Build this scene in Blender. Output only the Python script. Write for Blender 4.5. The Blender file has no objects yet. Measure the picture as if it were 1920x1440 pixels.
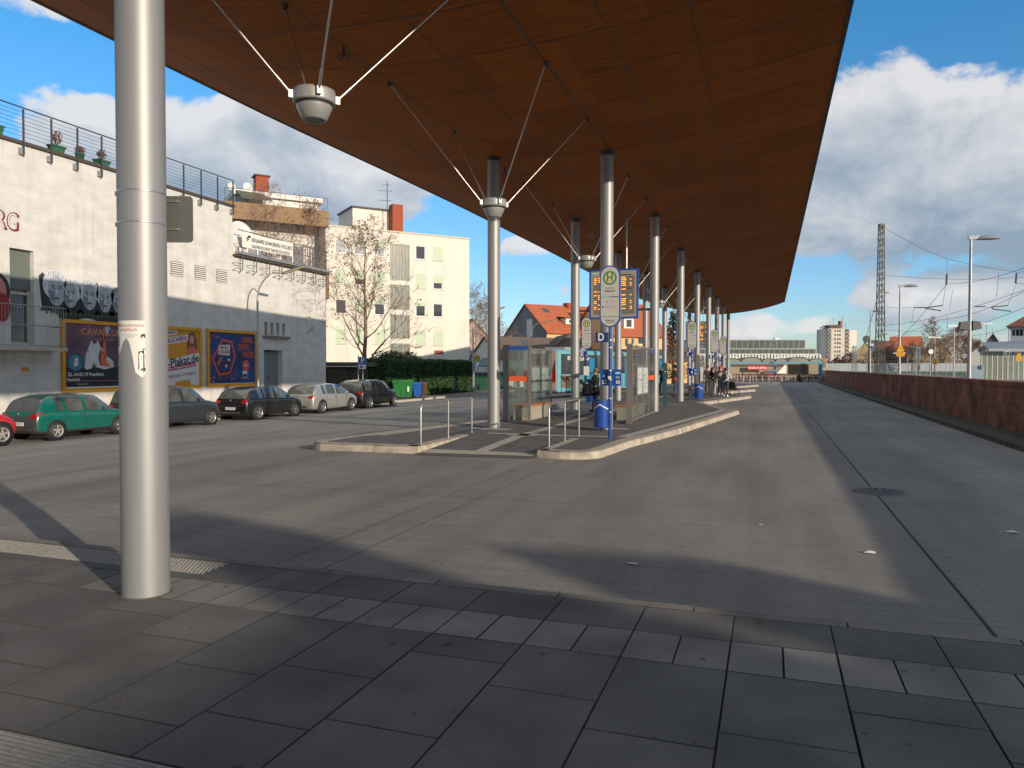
import bpy, bmesh, math, random
from math import sin, cos, pi, radians, atan, atan2, sqrt, tan
from mathutils import Vector, Matrix
random.seed(7)
S = bpy.context.scene
# ------------------------------------------------------------------ camera
F = 1400.0
YAW = atan(484/F); PIT = atan(32/F); CAM = Vector((0, 0, 1.72))
cam = bpy.data.cameras.new('camera'); co = bpy.data.objects.new('camera', cam)
S.collection.objects.link(co); S.camera = co
cam.sensor_width = 36; cam.lens = 36*F/1920; cam.clip_end = 4000; cam.clip_start = .05
co.location = CAM; co.rotation_euler = (pi/2-PIT, 0, YAW)
# ------------------------------------------------------------------ sun, sky, exposure
SUN_EL = radians(14.0); SX, SY = .867, -.498          # horizontal direction towards the sun
ld = bpy.data.lights.new('sun', 'SUN'); ld.energy = 4.6; ld.angle = radians(.6); ld.color = (1, .85, .67)
lo = bpy.data.objects.new('sun', ld); S.collection.objects.link(lo)
sdir = Vector((SX*cos(SUN_EL), SY*cos(SUN_EL), sin(SUN_EL)))
lo.rotation_euler = sdir.to_track_quat('Z', 'Y').to_euler(); lo.location = (60, -40, 30)
S.view_settings.view_transform = 'Standard'; S.view_settings.look = 'None'
S.view_settings.exposure = 0.0; S.view_settings.gamma = 1
W = bpy.data.worlds.new('World'); S.world = W; W.use_nodes = True
nt = W.node_tree; N = nt.nodes; Lk = nt.links; N.clear()
def nd(t, **k):
    n = N.new(t)
    for a, b in k.items(): setattr(n, a, b)
    return n
def mth(op, a, b=None, c=None, clamp=False):
    n = nd('ShaderNodeMath', operation=op, use_clamp=clamp)
    for i, x in enumerate((a, b, c)):
        if x is None: continue
        if isinstance(x, (int, float)): n.inputs[i].default_value = x
        else: Lk.new(x, n.inputs[i])
    return n.outputs[0]
def mixc(f, a, b):
    n = nd('ShaderNodeMix', data_type='RGBA')
    for s, x in ((n.inputs[0], f), (n.inputs[6], a), (n.inputs[7], b)):
        if hasattr(x, 'links'): Lk.new(x, s)
        elif isinstance(x, (int, float)): s.default_value = x
        else: s.default_value = (*x, 1)
    return n.outputs[2]
sky = nd('ShaderNodeTexSky', sky_type='NISHITA'); sky.sun_disc = False
sky.sun_elevation = SUN_EL; sky.sun_rotation = atan2(SX, SY); sky.air_density = 1.0; sky.dust_density = .35; sky.ozone_density = 1.6
tc = nd('ShaderNodeTexCoord'); sp = nd('ShaderNodeSeparateXYZ'); Lk.new(tc.outputs['Generated'], sp.inputs[0])
az = mth('ARCTAN2', sp.outputs[0], sp.outputs[1]); el = mth('ARCSINE', mth('MINIMUM', sp.outputs[2], .999))
def azel(px, py):
    u = (px-960)/F; return (math.degrees(-YAW+atan(u)), math.degrees(atan((688-py)/F/sqrt(1+u*u))))
BL = [(1610, 265, 5, 4.6, .85), (1770, 310, 8, 4.8, .8), (1930, 330, 7, 5.2, .85), (1610, 410, 8, 3.0, .78), (1850, 415, 8, 2.4, .75), (1500, 330, 5, 4, .6),
      (150, 240, 3.0, 2.6, .62), (420, 290, 5, 3.4, .62), (560, 270, 4.5, 3.8, .6), (680, 350, 6, 2.6, .55), (520, 370, 9, 3.0, .5), (330, 225, 3, 1.8, .4),
      (1690, 500, 3.5, 1.0, .34), (1830, 545, 7, 2.2, .5), (1480, 612, 8, .9, .27), (1640, 600, 5, 1.1, .3), (1850, 640, 9, 1.4, .3), (1000, 465, 5, .8, .26), (80, 15, 3, .9, .33),
      (1750, 680, 20, 1.2, .2), (860, 430, 3, .8, .2)]
def density(dx, dy):
    a = mth('ADD', az, radians(dx)); e = mth('ADD', el, radians(dy))
    cv = nd('ShaderNodeCombineXYZ'); Lk.new(a, cv.inputs[0]); Lk.new(mth('MULTIPLY', e, 1.5), cv.inputs[1])
    ns = nd('ShaderNodeTexNoise', noise_dimensions='2D'); Lk.new(cv.outputs[0], ns.inputs['Vector'])
    ns.inputs['Scale'].default_value = 6.5; ns.inputs['Detail'].default_value = 9; ns.inputs['Roughness'].default_value = .58; ns.inputs['Distortion'].default_value = .15
    tot = mth('MULTIPLY', mth('SUBTRACT', ns.outputs[0], .5), 1.35)
    s = None
    for px, py, ra, re, am in BL:
        ca, ce = azel(px, py)
        x = mth('DIVIDE', mth('SUBTRACT', a, radians(ca)), radians(ra)); y = mth('DIVIDE', mth('SUBTRACT', e, radians(ce)), radians(re))
        q = mth('ADD', mth('MULTIPLY', x, x), mth('MULTIPLY', y, y))
        g = mth('MULTIPLY', mth('MAXIMUM', mth('SUBTRACT', 1, mth('MULTIPLY', q, .5)), 0), am)
        s = g if s is None else mth('MAXIMUM', s, g)
    # unseen broken cloud added overhead and behind the camera to neutralise the blue fill
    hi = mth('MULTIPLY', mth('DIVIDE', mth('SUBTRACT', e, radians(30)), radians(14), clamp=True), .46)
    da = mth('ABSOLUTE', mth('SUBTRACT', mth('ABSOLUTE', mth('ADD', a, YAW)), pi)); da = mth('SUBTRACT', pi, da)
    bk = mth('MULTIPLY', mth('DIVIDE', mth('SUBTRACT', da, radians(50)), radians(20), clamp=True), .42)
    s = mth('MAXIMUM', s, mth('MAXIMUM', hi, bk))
    return mth('ADD', tot, mth('SUBTRACT', s, .17))
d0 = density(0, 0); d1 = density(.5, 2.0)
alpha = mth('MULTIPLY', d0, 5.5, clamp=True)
alpha = mth('MULTIPLY', mth('MULTIPLY', alpha, alpha), mth('SUBTRACT', 3, mth('MULTIPLY', alpha, 2)))
lit = mth('ADD', mth('MULTIPLY', mth('SUBTRACT', d0, d1), 1.5), mth('SUBTRACT', .62, mth('MULTIPLY', d0, .55)), clamp=True)
ccol = mixc(lit, (.30, .38, .475), (.80, .79, .79))
skm = nd('ShaderNodeMix', data_type='RGBA', blend_type='MULTIPLY'); skm.inputs[0].default_value = 1
Lk.new(sky.outputs[0], skm.inputs[6]); Lk.new(mixc(mth('DIVIDE', el, radians(24), clamp=True), (.110, .133, .184), (.050, .147, .204)), skm.inputs[7])
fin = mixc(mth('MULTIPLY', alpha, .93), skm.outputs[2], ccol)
below = mth('GREATER_THAN', sp.outputs[2], -.02)
fin = mixc(below, (.10, .09, .08), fin)
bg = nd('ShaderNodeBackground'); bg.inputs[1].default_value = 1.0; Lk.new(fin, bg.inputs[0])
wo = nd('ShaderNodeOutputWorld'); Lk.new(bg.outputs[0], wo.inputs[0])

# ------------------------------------------------------------------ geometry helpers
def ray(px, py):
    u = (px-960)/F; v = (720-py)/F
    f = Vector((-sin(YAW)*cos(PIT), cos(YAW)*cos(PIT), -sin(PIT))); r = Vector((cos(YAW), sin(YAW), 0)); U = r.cross(f)
    return f+r*u+U*v
def at(px, Z):                       # ground position seen at image column px, Z metres along the view axis
    u = (px-960)/F; return Vector((Z*(-sin(YAW)+u*cos(YAW)), Z*(cos(YAW)+u*sin(YAW)), 0))
def hz(py, Z): return 1.72+(688-py)*Z/F
def gz(px, py, z=0):
    d = ray(px, py); t = (z-CAM.z)/d.z; return CAM+d*t
def head(phi): return radians(90)+YAW-radians(phi)
C = S.collection
MATS = {}
def mat(name, col=(.5, .5, .5), rough=.6, metal=0, var=0, sc=4, bump=0, bsc=60, st=(1, 1, 1), col2=None, spec=.5, coat=0, emit=0, dist=.02):
    if name in MATS: return MATS[name]
    m = bpy.data.materials.new(name); m.use_nodes = True; MATS[name] = m
    t = m.node_tree; b = t.nodes['Principled BSDF']
    b.inputs['Base Color'].default_value = (*col, 1); b.inputs['Roughness'].default_value = rough; b.inputs['Metallic'].default_value = metal
    b.inputs['Specular IOR Level'].default_value = spec; b.inputs['Coat Weight'].default_value = coat; b.inputs['Coat Roughness'].default_value = .05
    if emit:
        b.inputs['Emission Color'].default_value = (*col, 1); b.inputs['Emission Strength'].default_value = emit
    if var or bump or col2:
        tc = t.nodes.new('ShaderNodeTexCoord'); mp = t.nodes.new('ShaderNodeMapping'); mp.inputs['Scale'].default_value = st
        t.links.new(tc.outputs['Object'], mp.inputs[0])
    if var or col2:
        n = t.nodes.new('ShaderNodeTexNoise'); n.inputs['Scale'].default_value = sc; n.inputs['Detail'].default_value = 7; n.inputs['Roughness'].default_value = .62
        t.links.new(mp.outputs[0], n.inputs['Vector'])
        r = t.nodes.new('ShaderNodeValToRGB'); a = [max(0, c*(1-var)) for c in col]; c2 = col2 or [min(1, c*(1+var)) for c in col]
        r.color_ramp.elements[0].position = .32; r.color_ramp.elements[1].position = .68
        r.color_ramp.elements[0].color = (*a, 1); r.color_ramp.elements[1].color = (*c2, 1)
        t.links.new(n.outputs[0], r.inputs[0]); t.links.new(r.outputs[0], b.inputs['Base Color'])
    if bump:
        n2 = t.nodes.new('ShaderNodeTexNoise'); n2.inputs['Scale'].default_value = bsc; n2.inputs['Detail'].default_value = 5
        t.links.new(mp.outputs[0], n2.inputs['Vector'])
        bp = t.nodes.new('ShaderNodeBump'); bp.inputs['Strength'].default_value = bump; bp.inputs['Distance'].default_value = dist
        t.links.new(n2.outputs[0], bp.inputs['Height']); t.links.new(bp.outputs[0], b.inputs['Normal'])
    return m
def tree_of(m): return m.node_tree, m.node_tree.nodes, m.node_tree.links, m.node_tree.nodes['Principled BSDF']
def glassmat(name, tint=(.8, .9, .9), mixf=.25, rough=.05):
    if name in MATS: return MATS[name]
    m = bpy.data.materials.new(name); m.use_nodes = True; MATS[name] = m
    t = m.node_tree; t.nodes.clear(); o = t.nodes.new('ShaderNodeOutputMaterial'); tr = t.nodes.new('ShaderNodeBsdfTransparent'); tr.inputs[0].default_value = (*tint, 1)
    g = t.nodes.new('ShaderNodeBsdfGlossy'); g.inputs['Roughness'].default_value = rough; d = t.nodes.new('ShaderNodeBsdfDiffuse'); d.inputs[0].default_value = (.32, .34, .32, 1)
    m1 = t.nodes.new('ShaderNodeMixShader'); m1.inputs[0].default_value = mixf; t.links.new(tr.outputs[0], m1.inputs[1]); t.links.new(d.outputs[0], m1.inputs[2])
    fr = t.nodes.new('ShaderNodeLayerWeight'); fr.inputs[0].default_value = .5; pw = t.nodes.new('ShaderNodeMath'); pw.operation = 'POWER'; pw.inputs[1].default_value = 4.5; t.links.new(fr.outputs['Facing'], pw.inputs[0])
    ml = t.nodes.new('ShaderNodeMath'); ml.operation = 'MULTIPLY_ADD'; ml.inputs[1].default_value = .6; ml.inputs[2].default_value = .03; t.links.new(pw.outputs[0], ml.inputs[0])
    m2 = t.nodes.new('ShaderNodeMixShader'); t.links.new(ml.outputs[0], m2.inputs[0]); t.links.new(m1.outputs[0], m2.inputs[1]); t.links.new(g.outputs[0], m2.inputs[2])
    t.links.new(m2.outputs[0], o.inputs[0]); return m
# ------------------------------------------------------------------ mesh builder
TXT = {}
def text_geo(s):
    if s in TXT: return TXT[s]
    cu = bpy.data.curves.new('t', 'FONT'); cu.body = s; cu.size = 1; cu.resolution_u = 3; cu.align_x = 'CENTER'; cu.align_y = 'CENTER'
    o = bpy.data.objects.new('t', cu); C.objects.link(o); dg = bpy.context.evaluated_depsgraph_get()
    me = o.evaluated_get(dg).to_mesh(); g = ([v.co.copy() for v in me.vertices], [tuple(p.vertices) for p in me.polygons])
    o.evaluated_get(dg).to_mesh_clear(); bpy.data.objects.remove(o); bpy.data.curves.remove(cu); TXT[s] = g; return g
class MB:
    def __init__(s, m=None): s.v = []; s.f = []; s.mi = []; s.sm = []; s.ms = []; s.cur = m; s.T = None
    def add(s, vs, fs, m=None, smooth=False):
        m = m or s.cur
        if m not in s.ms: s.ms.append(m)
        k = s.ms.index(m); b = len(s.v)
        if s.T is not None: vs = [s.T @ Vector(v) for v in vs]
        s.v += [tuple(v) for v in vs]
        for f in fs: s.f.append(tuple(i+b for i in f)); s.mi.append(k); s.sm.append(smooth)
        return s
    def quad(s, a, b, c, d, m=None): return s.add([a, b, c, d], [(0, 1, 2, 3)], m)
    def poly(s, pts, m=None): return s.add(pts, [tuple(range(len(pts)))], m)
    def box(s, x0, x1, y0, y1, z0, z1, m=None):
        return s.add([(x0, y0, z0), (x1, y0, z0), (x1, y1, z0), (x0, y1, z0), (x0, y0, z1), (x1, y0, z1), (x1, y1, z1), (x0, y1, z1)],
                     [(0, 3, 2, 1), (4, 5, 6, 7), (0, 1, 5, 4), (1, 2, 6, 5), (2, 3, 7, 6), (3, 0, 4, 7)], m)
    def prism(s, pts, ax, a, b, m=None):      # polygon extruded along axis 'x','y' or 'z'
        def P(p, t): return {'x': (t, p[0], p[1]), 'y': (p[0], t, p[1]), 'z': (p[0], p[1], t)}[ax]
        n = len(pts); vs = [P(p, a) for p in pts]+[P(p, b) for p in pts]
        return s.add(vs, [tuple(range(n))[::-1], tuple(range(n, 2*n))]+[(i, (i+1) % n, n+(i+1) % n, n+i) for i in range(n)], m)
    def tube(s, pts, r, m=None, n=8, cap=True):
        pts = [Vector(p) for p in pts]; R = r if isinstance(r, (list, tuple)) else [r]*len(pts)
        vs = []; fs = []; up = None
        for i, p in enumerate(pts):
            d = (pts[min(i+1, len(pts)-1)]-pts[max(i-1, 0)]).normalized()
            if up is None or abs(d.dot(up)) > .95: up = Vector((0, 0, 1)) if abs(d.z) < .9 else Vector((1, 0, 0))
            a = d.cross(up).normalized(); b = a.cross(d)
            for k in range(n): th = 2*pi*k/n; vs.append(p+(a*cos(th)+b*sin(th))*R[i])
        for i in range(len(pts)-1):
            for k in range(n): fs.append((i*n+k, i*n+(k+1) % n, (i+1)*n+(k+1) % n, (i+1)*n+k))
        s.add(vs, fs, m, True)
        if cap: s.add(vs[:n], [tuple(range(n))[::-1]], m); s.add(vs[-n:], [tuple(range(n))], m)
        return s
    def lathe(s, pr, c=(0, 0, 0), m=None, n=24, smooth=True, ax='z', sx=1, sy=1):
        vs = []; fs = []
        for r, z in pr:
            for k in range(n):
                th = 2*pi*k/n; x, y = r*cos(th)*sx, r*sin(th)*sy
                vs.append({'z': (c[0]+x, c[1]+y, c[2]+z), 'x': (c[0]+z, c[1]+x, c[2]+y), 'y': (c[0]+x, c[1]+z, c[2]+y)}[ax])
        for i in range(len(pr)-1):
            for k in range(n): fs.append((i*n+k, i*n+(k+1) % n, (i+1)*n+(k+1) % n, (i+1)*n+k))
        return s.add(vs, fs, m, smooth)
    def ball(s, c, r, m=None, n=12, sx=1, sy=1, sz=1):
        k = max(6, n//2+2); return s.lathe([(r*sin(pi*i/k)+1e-4, -r*sz*cos(pi*i/k)) for i in range(k+1)], c, m, n, True, 'z', sx, sy)
    def disc(s, c, r, m=None, n=24, ax='z', sx=1, sy=1):
        vs = []
        for k in range(n):
            th = 2*pi*k/n; x, y = r*cos(th)*sx, r*sin(th)*sy
            vs.append({'z': (c[0]+x, c[1]+y, c[2]), 'x': (c[0], c[1]+x, c[2]+y), 'y': (c[0]+x, c[1], c[2]+y)}[ax])
        return s.poly(vs, m)
    def text(s, t, x, z, h, m=None, y=0, wid=None, T=None, rot=0, bold=None):   # in the local x-z plane, read from -y
        if bold is None: bold = h >= .1
        if bold:
            for i, (dx, dz) in enumerate(((-.035, 0), (.035, .0), (0, .03), (0, -.03))): s.text(t, x+dx*h, z+dz*h, h, m, y-.0003*(i+1), wid, T, rot, False)
        vs, fs = text_geo(t); k = h/.7; kx = k
        if wid:
            w = max(v.x for v in vs)-min(v.x for v in vs); kx = wid/w if w > 0 else k
        c, q = cos(rot), sin(rot)
        P = []
        for v in vs:
            a, b = v.x*kx, v.y*k; P.append(Vector((x+a*c-b*q, y, z+a*q+b*c)))
        if T: P = [T(p) for p in P]
        return s.add(P, fs, m)
    def build(s, name, parent=None, **kw):
        me = bpy.data.meshes.new(name); me.from_pydata(s.v, [], s.f); me.update()
        for m in s.ms: me.materials.append(m)
        me.polygons.foreach_set('material_index', s.mi); me.polygons.foreach_set('use_smooth', s.sm); me.update()
        o = bpy.data.objects.new(name, me); C.objects.link(o)
        if parent is not None: o.parent = parent
        for k, v in kw.items(): o[k] = v
        return o
def thing(name, label, cat, loc=(0, 0, 0), rz=0, group=None):
    o = bpy.data.objects.new(name, None); C.objects.link(o); o.empty_display_size = .2
    o.location = loc; o.rotation_euler = (0, 0, rz); o['label'] = label; o['category'] = cat
    if group: o['group'] = group
    return o
def tag(o, label, cat, group=None, loc=None):
    o['label'] = label; o['category'] = cat
    if group: o['group'] = group
    if loc: o.location = loc
    return o
def struct(o): o['kind'] = 'structure'; return o
def kids(o): return [c for c in ALLK.get(o.name, [])]
def copy_tree(o, parent=None, label=None, group=None, loc=None, rz=None):
    c = o.copy(); C.objects.link(c); c.parent = parent
    for ch in list(o.children): copy_tree(ch, c)
    if label: c['label'] = label
    if group: c['group'] = group
    if loc is not None: c.location = loc
    if rz is not None: c.rotation_euler = (0, 0, rz)
    return c
class Fac:                            # a facade plane: local x to the right, y into the building, z up
    def __init__(s, x, y, z, th): s.o = Vector((x, y, z)); s.th = th; s.ex = Vector((cos(th), sin(th), 0)); s.ey = Vector((-sin(th), cos(th), 0))
    def uv(s, px, py, d=0):
        r = ray(px, py); q = s.o+s.ey*d; t = (q-CAM).dot(s.ey)/r.dot(s.ey); p = CAM+r*t-s.o
        return (p.dot(s.ex), p.z)
def facP(px, Z, phi, z0): p = at(px, Z); return Fac(p.x, p.y, z0, head(phi))
def holed(mb, u0, u1, z0, z1, holes, m, rev=.14, mrev=None, y=0):
    us = sorted({u0, u1, *[h[0] for h in holes], *[h[1] for h in holes]}); zs = sorted({z0, z1, *[h[2] for h in holes], *[h[3] for h in holes]})
    us = [u for u in us if u0 <= u <= u1]; zs = [z for z in zs if z0 <= z <= z1]
    for i in range(len(us)-1):
        for j in range(len(zs)-1):
            cu, cz = (us[i]+us[i+1])/2, (zs[j]+zs[j+1])/2
            if any(h[0] < cu < h[1] and h[2] < cz < h[3] for h in holes): continue
            mb.quad((us[i], y, zs[j]), (us[i+1], y, zs[j]), (us[i+1], y, zs[j+1]), (us[i], y, zs[j+1]), m)
    mr = mrev or m
    for a, b, c, d in holes:
        e = y+rev
        mb.quad((a, y, c), (a, e, c), (a, e, d), (a, y, d), mr); mb.quad((b, e, c), (b, y, c), (b, y, d), (b, e, d), mr)
        mb.quad((a, y, d), (a, e, d), (b, e, d), (b, y, d), mr); mb.quad((a, e, c), (a, y, c), (b, y, c), (b, e, c), mr)
def shell(mb, u0, u1, D, z0, z1, m, mroof, top=True):   # the three other walls and a flat roof
    mb.quad((u0, D, z0), (u0, 0, z0), (u0, 0, z1), (u0, D, z1), m); mb.quad((u1, 0, z0), (u1, D, z0), (u1, D, z1), (u1, 0, z1), m)
    mb.quad((u1, D, z0), (u0, D, z0), (u0, D, z1), (u1, D, z1), m)
    if top: mb.quad((u0, 0, z1), (u1, 0, z1), (u1, D, z1), (u0, D, z1), mroof)
def window(parent, a, b, c, d, y=.12, mf=None, mg=None, bars=1, shutter=0, msh=None, sill=None, name='window'):
    mf = mf or WHITE; mg = mg or GLASSD; t = .085 if (b-a) > .7 else .055
    mb = MB(mf); mb.box(a, b, y-.03, y+.03, c, c+t).box(a, b, y-.03, y+.03, d-t, d).box(a, a+t, y-.03, y+.03, c+t, d-t).box(b-t, b, y-.03, y+.03, c+t, d-t)
    for i in range(1, bars): x = a+(b-a)*i/bars; mb.box(x-t/2, x+t/2, y-.028, y+.028, c+t, d-t)
    w = mb.build(name, parent)
    MB(mg).quad((a+t, y+.01, c+t), (b-t, y+.01, c+t), (b-t, y+.01, d-t), (a+t, y+.01, d-t)).build('pane', w)
    if shutter > 0:
        h = (d-c)*shutter; MB(msh or SHUT).box(a+.002, b-.002, y-.075, y-.035, d-h, d-.003).build('shutter', w)
    if sill: MB(sill).box(a-.06, b+.06, -.06, y-.03, c-.05, c-.003).build('sill', w)
    return w
# ------------------------------------------------------------------ common materials
WHITE = mat('white_paint', (.72, .71, .68), .5); GLASSD = mat('dark_glass', (.05, .058, .066), .06, spec=.8)
SHUT = mat('pale_green_shutter', (.46, .54, .40), .6, var=.06, sc=3)
ALU = mat('brushed_aluminium', (.30, .303, .31), .5, .4, var=.05, sc=3, bump=.04, bsc=160, st=(1, 1, .15), dist=.003)
STEEL = mat('stainless_steel', (.52, .50, .48), .34, .85, var=.06, sc=8)
GALV = mat('galvanised_steel', (.36, .37, .38), .5, .6, var=.15, sc=6)
BLUE = mat('blue_enamel', (.012, .065, .32), .28, coat=.4, var=.06)
BLACK = mat('black_rubber', (.018, .018, .02), .6); DKGREY = mat('dark_grey_metal', (.07, .075, .08), .5, .3)
CONC = mat('pale_concrete', (.42, .385, .32), .85, var=.22, sc=5, bump=.35, bsc=70, dist=.006)
WOODT = mat('orange_wood', (.42, .15, .05), .5, var=.2, sc=6, st=(1, .2, 1))
RED = mat('red_enamel', (.5, .02, .02), .35)
SKIN = mat('skin', (.52, .3, .2), .55); DENIM = mat('blue_denim', (.03, .07, .16), .8, var=.15)
BLKF = mat('black_cloth', (.014, .014, .017), .85, bump=.3, bsc=30); BROOF = mat('bitumen_roof', (.1, .095, .09), .9, var=.15)
DARKHOLE = mat('dark_interior', (.012, .012, .012), .9)
LED = mat('amber_led', (1, .36, .03), .5, emit=1.6)
INK = mat('dark_print', (.03, .03, .05), .6); BLUEINK = mat('blue_print', (.02, .06, .25), .6); PAPER = mat('white_paper', (.72, .7, .66), .7)
# ================================================================== SETTING: ground, road, paving
def zr(x):                            # road surface height across the street
    if x > -9: return -.16
    if x > -21: return -.16-.40*(-9-x)/12
    return -.56
def roadmat():
    m = mat('road_concrete', (.2, .2, .2), .82); t, n, l, b = tree_of(m)
    tc = n.new('ShaderNodeTexCoord')
    def noise(sc, st, det=6, ro=.6):
        mp = n.new('ShaderNodeMapping'); mp.inputs['Scale'].default_value = st; l.new(tc.outputs['Object'], mp.inputs[0])
        x = n.new('ShaderNodeTexNoise'); x.inputs['Scale'].default_value = sc; x.inputs['Detail'].default_value = det; x.inputs['Roughness'].default_value = ro
        l.new(mp.outputs[0], x.inputs['Vector']); return x.outputs[0]
    def ramp(s, p0, c0, p1, c1):
        r = n.new('ShaderNodeValToRGB'); r.color_ramp.elements[0].position = p0; r.color_ramp.elements[1].position = p1
        r.color_ramp.elements[0].color = (*c0, 1); r.color_ramp.elements[1].color = (*c1, 1); l.new(s, r.inputs[0]); return r.outputs[0]
    def mul(a, c, f=1):
        x = n.new('ShaderNodeMix'); x.data_type = 'RGBA'; x.blend_type = 'MULTIPLY'; x.inputs[0].default_value = f; l.new(a, x.inputs[6]); l.new(c, x.inputs[7]); return x.outputs[2]
    base = ramp(noise(.35, (1, .6, 1), 8), .3, (.24, .225, .205), .7, (.34, .318, .288))
    brush = ramp(noise(9, (.12, 5.5, 1), 4, .7), .34, (.72, .72, .72), .62, (1.06, 1.06, 1.06))
    wet = ramp(noise(.9, (1, .25, 1), 5), .36, (.8, .81, .83), .56, (1, 1, 1))
    fine = ramp(noise(60, (1, 1, 1), 3, .8), .3, (.72, .72, .72), .7, (1.18, 1.18, 1.18)); track = ramp(noise(1.1, (1, .05, 1), 3), .4, (.86, .86, .87), .58, (1.03, 1.03, 1.03))
    spot = n.new('ShaderNodeTexVoronoi'); spot.inputs['Scale'].default_value = 1.5; l.new(tc.outputs['Object'], spot.inputs['Vector'])
    sp_ = ramp(spot.outputs['Distance'], .03, (.5, .5, .5), .055, (1, 1, 1))
    c = mul(mul(mul(mul(mul(base, brush), wet), fine), track), sp_, .7); l.new(c, b.inputs['Base Color'])
    bp = n.new('ShaderNodeBump'); bp.inputs['Strength'].default_value = .5; bp.inputs['Distance'].default_value = .006
    l.new(noise(14, (.15, 5, 1), 4, .75), bp.inputs['Height']); l.new(bp.outputs[0], b.inputs['Normal']); return m
ROAD = roadmat()
mb = MB(ROAD); xs = [6.3, 1.5, -3.9, -9, -12, -15, -18, -21, -22.55]; ys = [-60, 5.47, 15, 30, 50, 80, 110, 200]
for i in range(len(xs)-1):
    for j in range(len(ys)-1):
        a, b, c, d = xs[i+1], xs[i], ys[j], ys[j+1]
        if d <= 5.47 and a > -14.5: continue
        mb.quad((a, c, zr(a)), (b, c, zr(b)), (b, d, zr(b)), (a, d, zr(a)))
struct(mb.build('road'))
JOINT = mat('joint_tar', (.03, .03, .03), .9)
mb = MB(JOINT)
for x, w in ((1.5, .011), (-3.92, .004), (-4.43, .004), (-8.6, .004)):
    mb.quad((x-w, 5.48, -.156), (x+w, 5.48, -.156), (x+w, 14.3 if x < -3 else 92, -.156), (x-w, 14.3 if x < -3 else 92, -.156))
for y in (9.9, 12.7): mb.quad((-9, y-.005, -.156), (-2.5, y-.005, -.156), (-2.5, y+.005, -.156), (-9, y+.005, -.156))
struct(mb.build('road_joints'))
GR = mat('far_ground', (.07, .075, .05), .95, var=.3, sc=.05)
struct(MB(GR).quad((-3000, -3000, -.9), (3000, -3000, -.9), (3000, 3000, -.9), (-3000, 3000, -.9)).build('ground'))
struct(MB(mat('yard_asphalt', (.15, .145, .14), .9, var=.2, sc=.6)).quad((-120, -60, -.62), (40, -60, -.62), (40, 260, -.62), (-120, 260, -.62)).build('yard'))
SIDEW = mat('sidewalk_paving', (.25, .23, .2), .9, var=.2, sc=1.3, bump=.2, bsc=20)
mb = MB(SIDEW); mb.box(-25, -22.72, -60, 140, -.6, -.43); mb.box(-22.72, -22.55, -60, 140, -.6, -.425, CONC); struct(mb.build('sidewalk'))
# foreground paving: slab by slab
def slabmat(k, c):
    m = mat('slab_%s' % k, c, .78); t, n, l, b = tree_of(m); tc = n.new('ShaderNodeTexCoord')
    a = n.new('ShaderNodeTexNoise'); a.inputs['Scale'].default_value = 110; a.inputs['Detail'].default_value = 5; a.inputs['Roughness'].default_value = .95; l.new(tc.outputs['Object'], a.inputs[0])
    r = n.new('ShaderNodeValToRGB'); r.color_ramp.elements[0].position = .3; r.color_ramp.elements[1].position = .72
    r.color_ramp.elements[0].color = (*[x*.5 for x in c], 1); r.color_ramp.elements[1].color = (*[x*1.75 for x in c], 1); l.new(a.outputs[0], r.inputs[0])
    g = n.new('ShaderNodeTexNoise'); g.inputs['Scale'].default_value = 1.6; g.inputs['Detail'].default_value = 6; l.new(tc.outputs['Object'], g.inputs[0])
    r2 = n.new('ShaderNodeValToRGB'); r2.color_ramp.elements[0].position = .3; r2.color_ramp.elements[1].position = .7; r2.color_ramp.elements[0].color = (.62, .62, .61, 1); r2.color_ramp.elements[1].color = (1.1, 1.1, 1.1, 1); l.new(g.outputs[0], r2.inputs[0])
    v = n.new('ShaderNodeTexVoronoi'); v.inputs['Scale'].default_value = 4.3; v.inputs['Randomness'].default_value = 1; l.new(tc.outputs['Object'], v.inputs['Vector'])
    w = n.new('ShaderNodeTexNoise'); w.inputs['Scale'].default_value = 3; l.new(tc.outputs['Object'], w.inputs[0])
    ma = n.new('ShaderNodeMath'); ma.operation = 'MULTIPLY_ADD'; l.new(w.outputs[0], ma.inputs[0]); ma.inputs[1].default_value = -.5; l.new(v.outputs['Distance'], ma.inputs[2])
    r3 = n.new('ShaderNodeValToRGB'); r3.color_ramp.elements[0].position = 0; r3.color_ramp.elements[1].position = .02
    mb_ = n.new('ShaderNodeMath'); mb_.operation = 'ADD'; mb_.inputs[1].default_value = .185; l.new(ma.outputs[0], mb_.inputs[0])
    r3.color_ramp.elements[0].color = (.55, .55, .55, 1); r3.color_ramp.elements[1].color = (1, 1, 1, 1); l.new(mb_.outputs[0], r3.inputs[0])
    x = None
    for s in (r2.outputs[0], r3.outputs[0]):
        q = n.new('ShaderNodeMix'); q.data_type = 'RGBA'; q.blend_type = 'MULTIPLY'; q.inputs[0].default_value = 1; l.new(x or r.outputs[0], q.inputs[6]); l.new(s, q.inputs[7]); x = q.outputs[2]
    l.new(x, b.inputs['Base Color'])
    bp = n.new('ShaderNodeBump'); bp.inputs['Strength'].default_value = .6; bp.inputs['Distance'].default_value = .002; l.new(a.outputs[0], bp.inputs['Height']); l.new(bp.outputs[0], b.inputs['Normal'])
    return m
SL = [slabmat('dark%d' % i, (c, c*.97, c*.93)) for i, c in enumerate((.112, .125, .14, .12))]
SLL = [slabmat('light%d' % i, (c, c*.95, c*.88)) for i, c in enumerate((.215, .235, .2))]
SLK = slabmat('kerb', (.2, .185, .165))
EDGE = mat('slab_edge', (.055, .053, .046), .95)
mb = MB(); R = random.Random(3)
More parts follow.
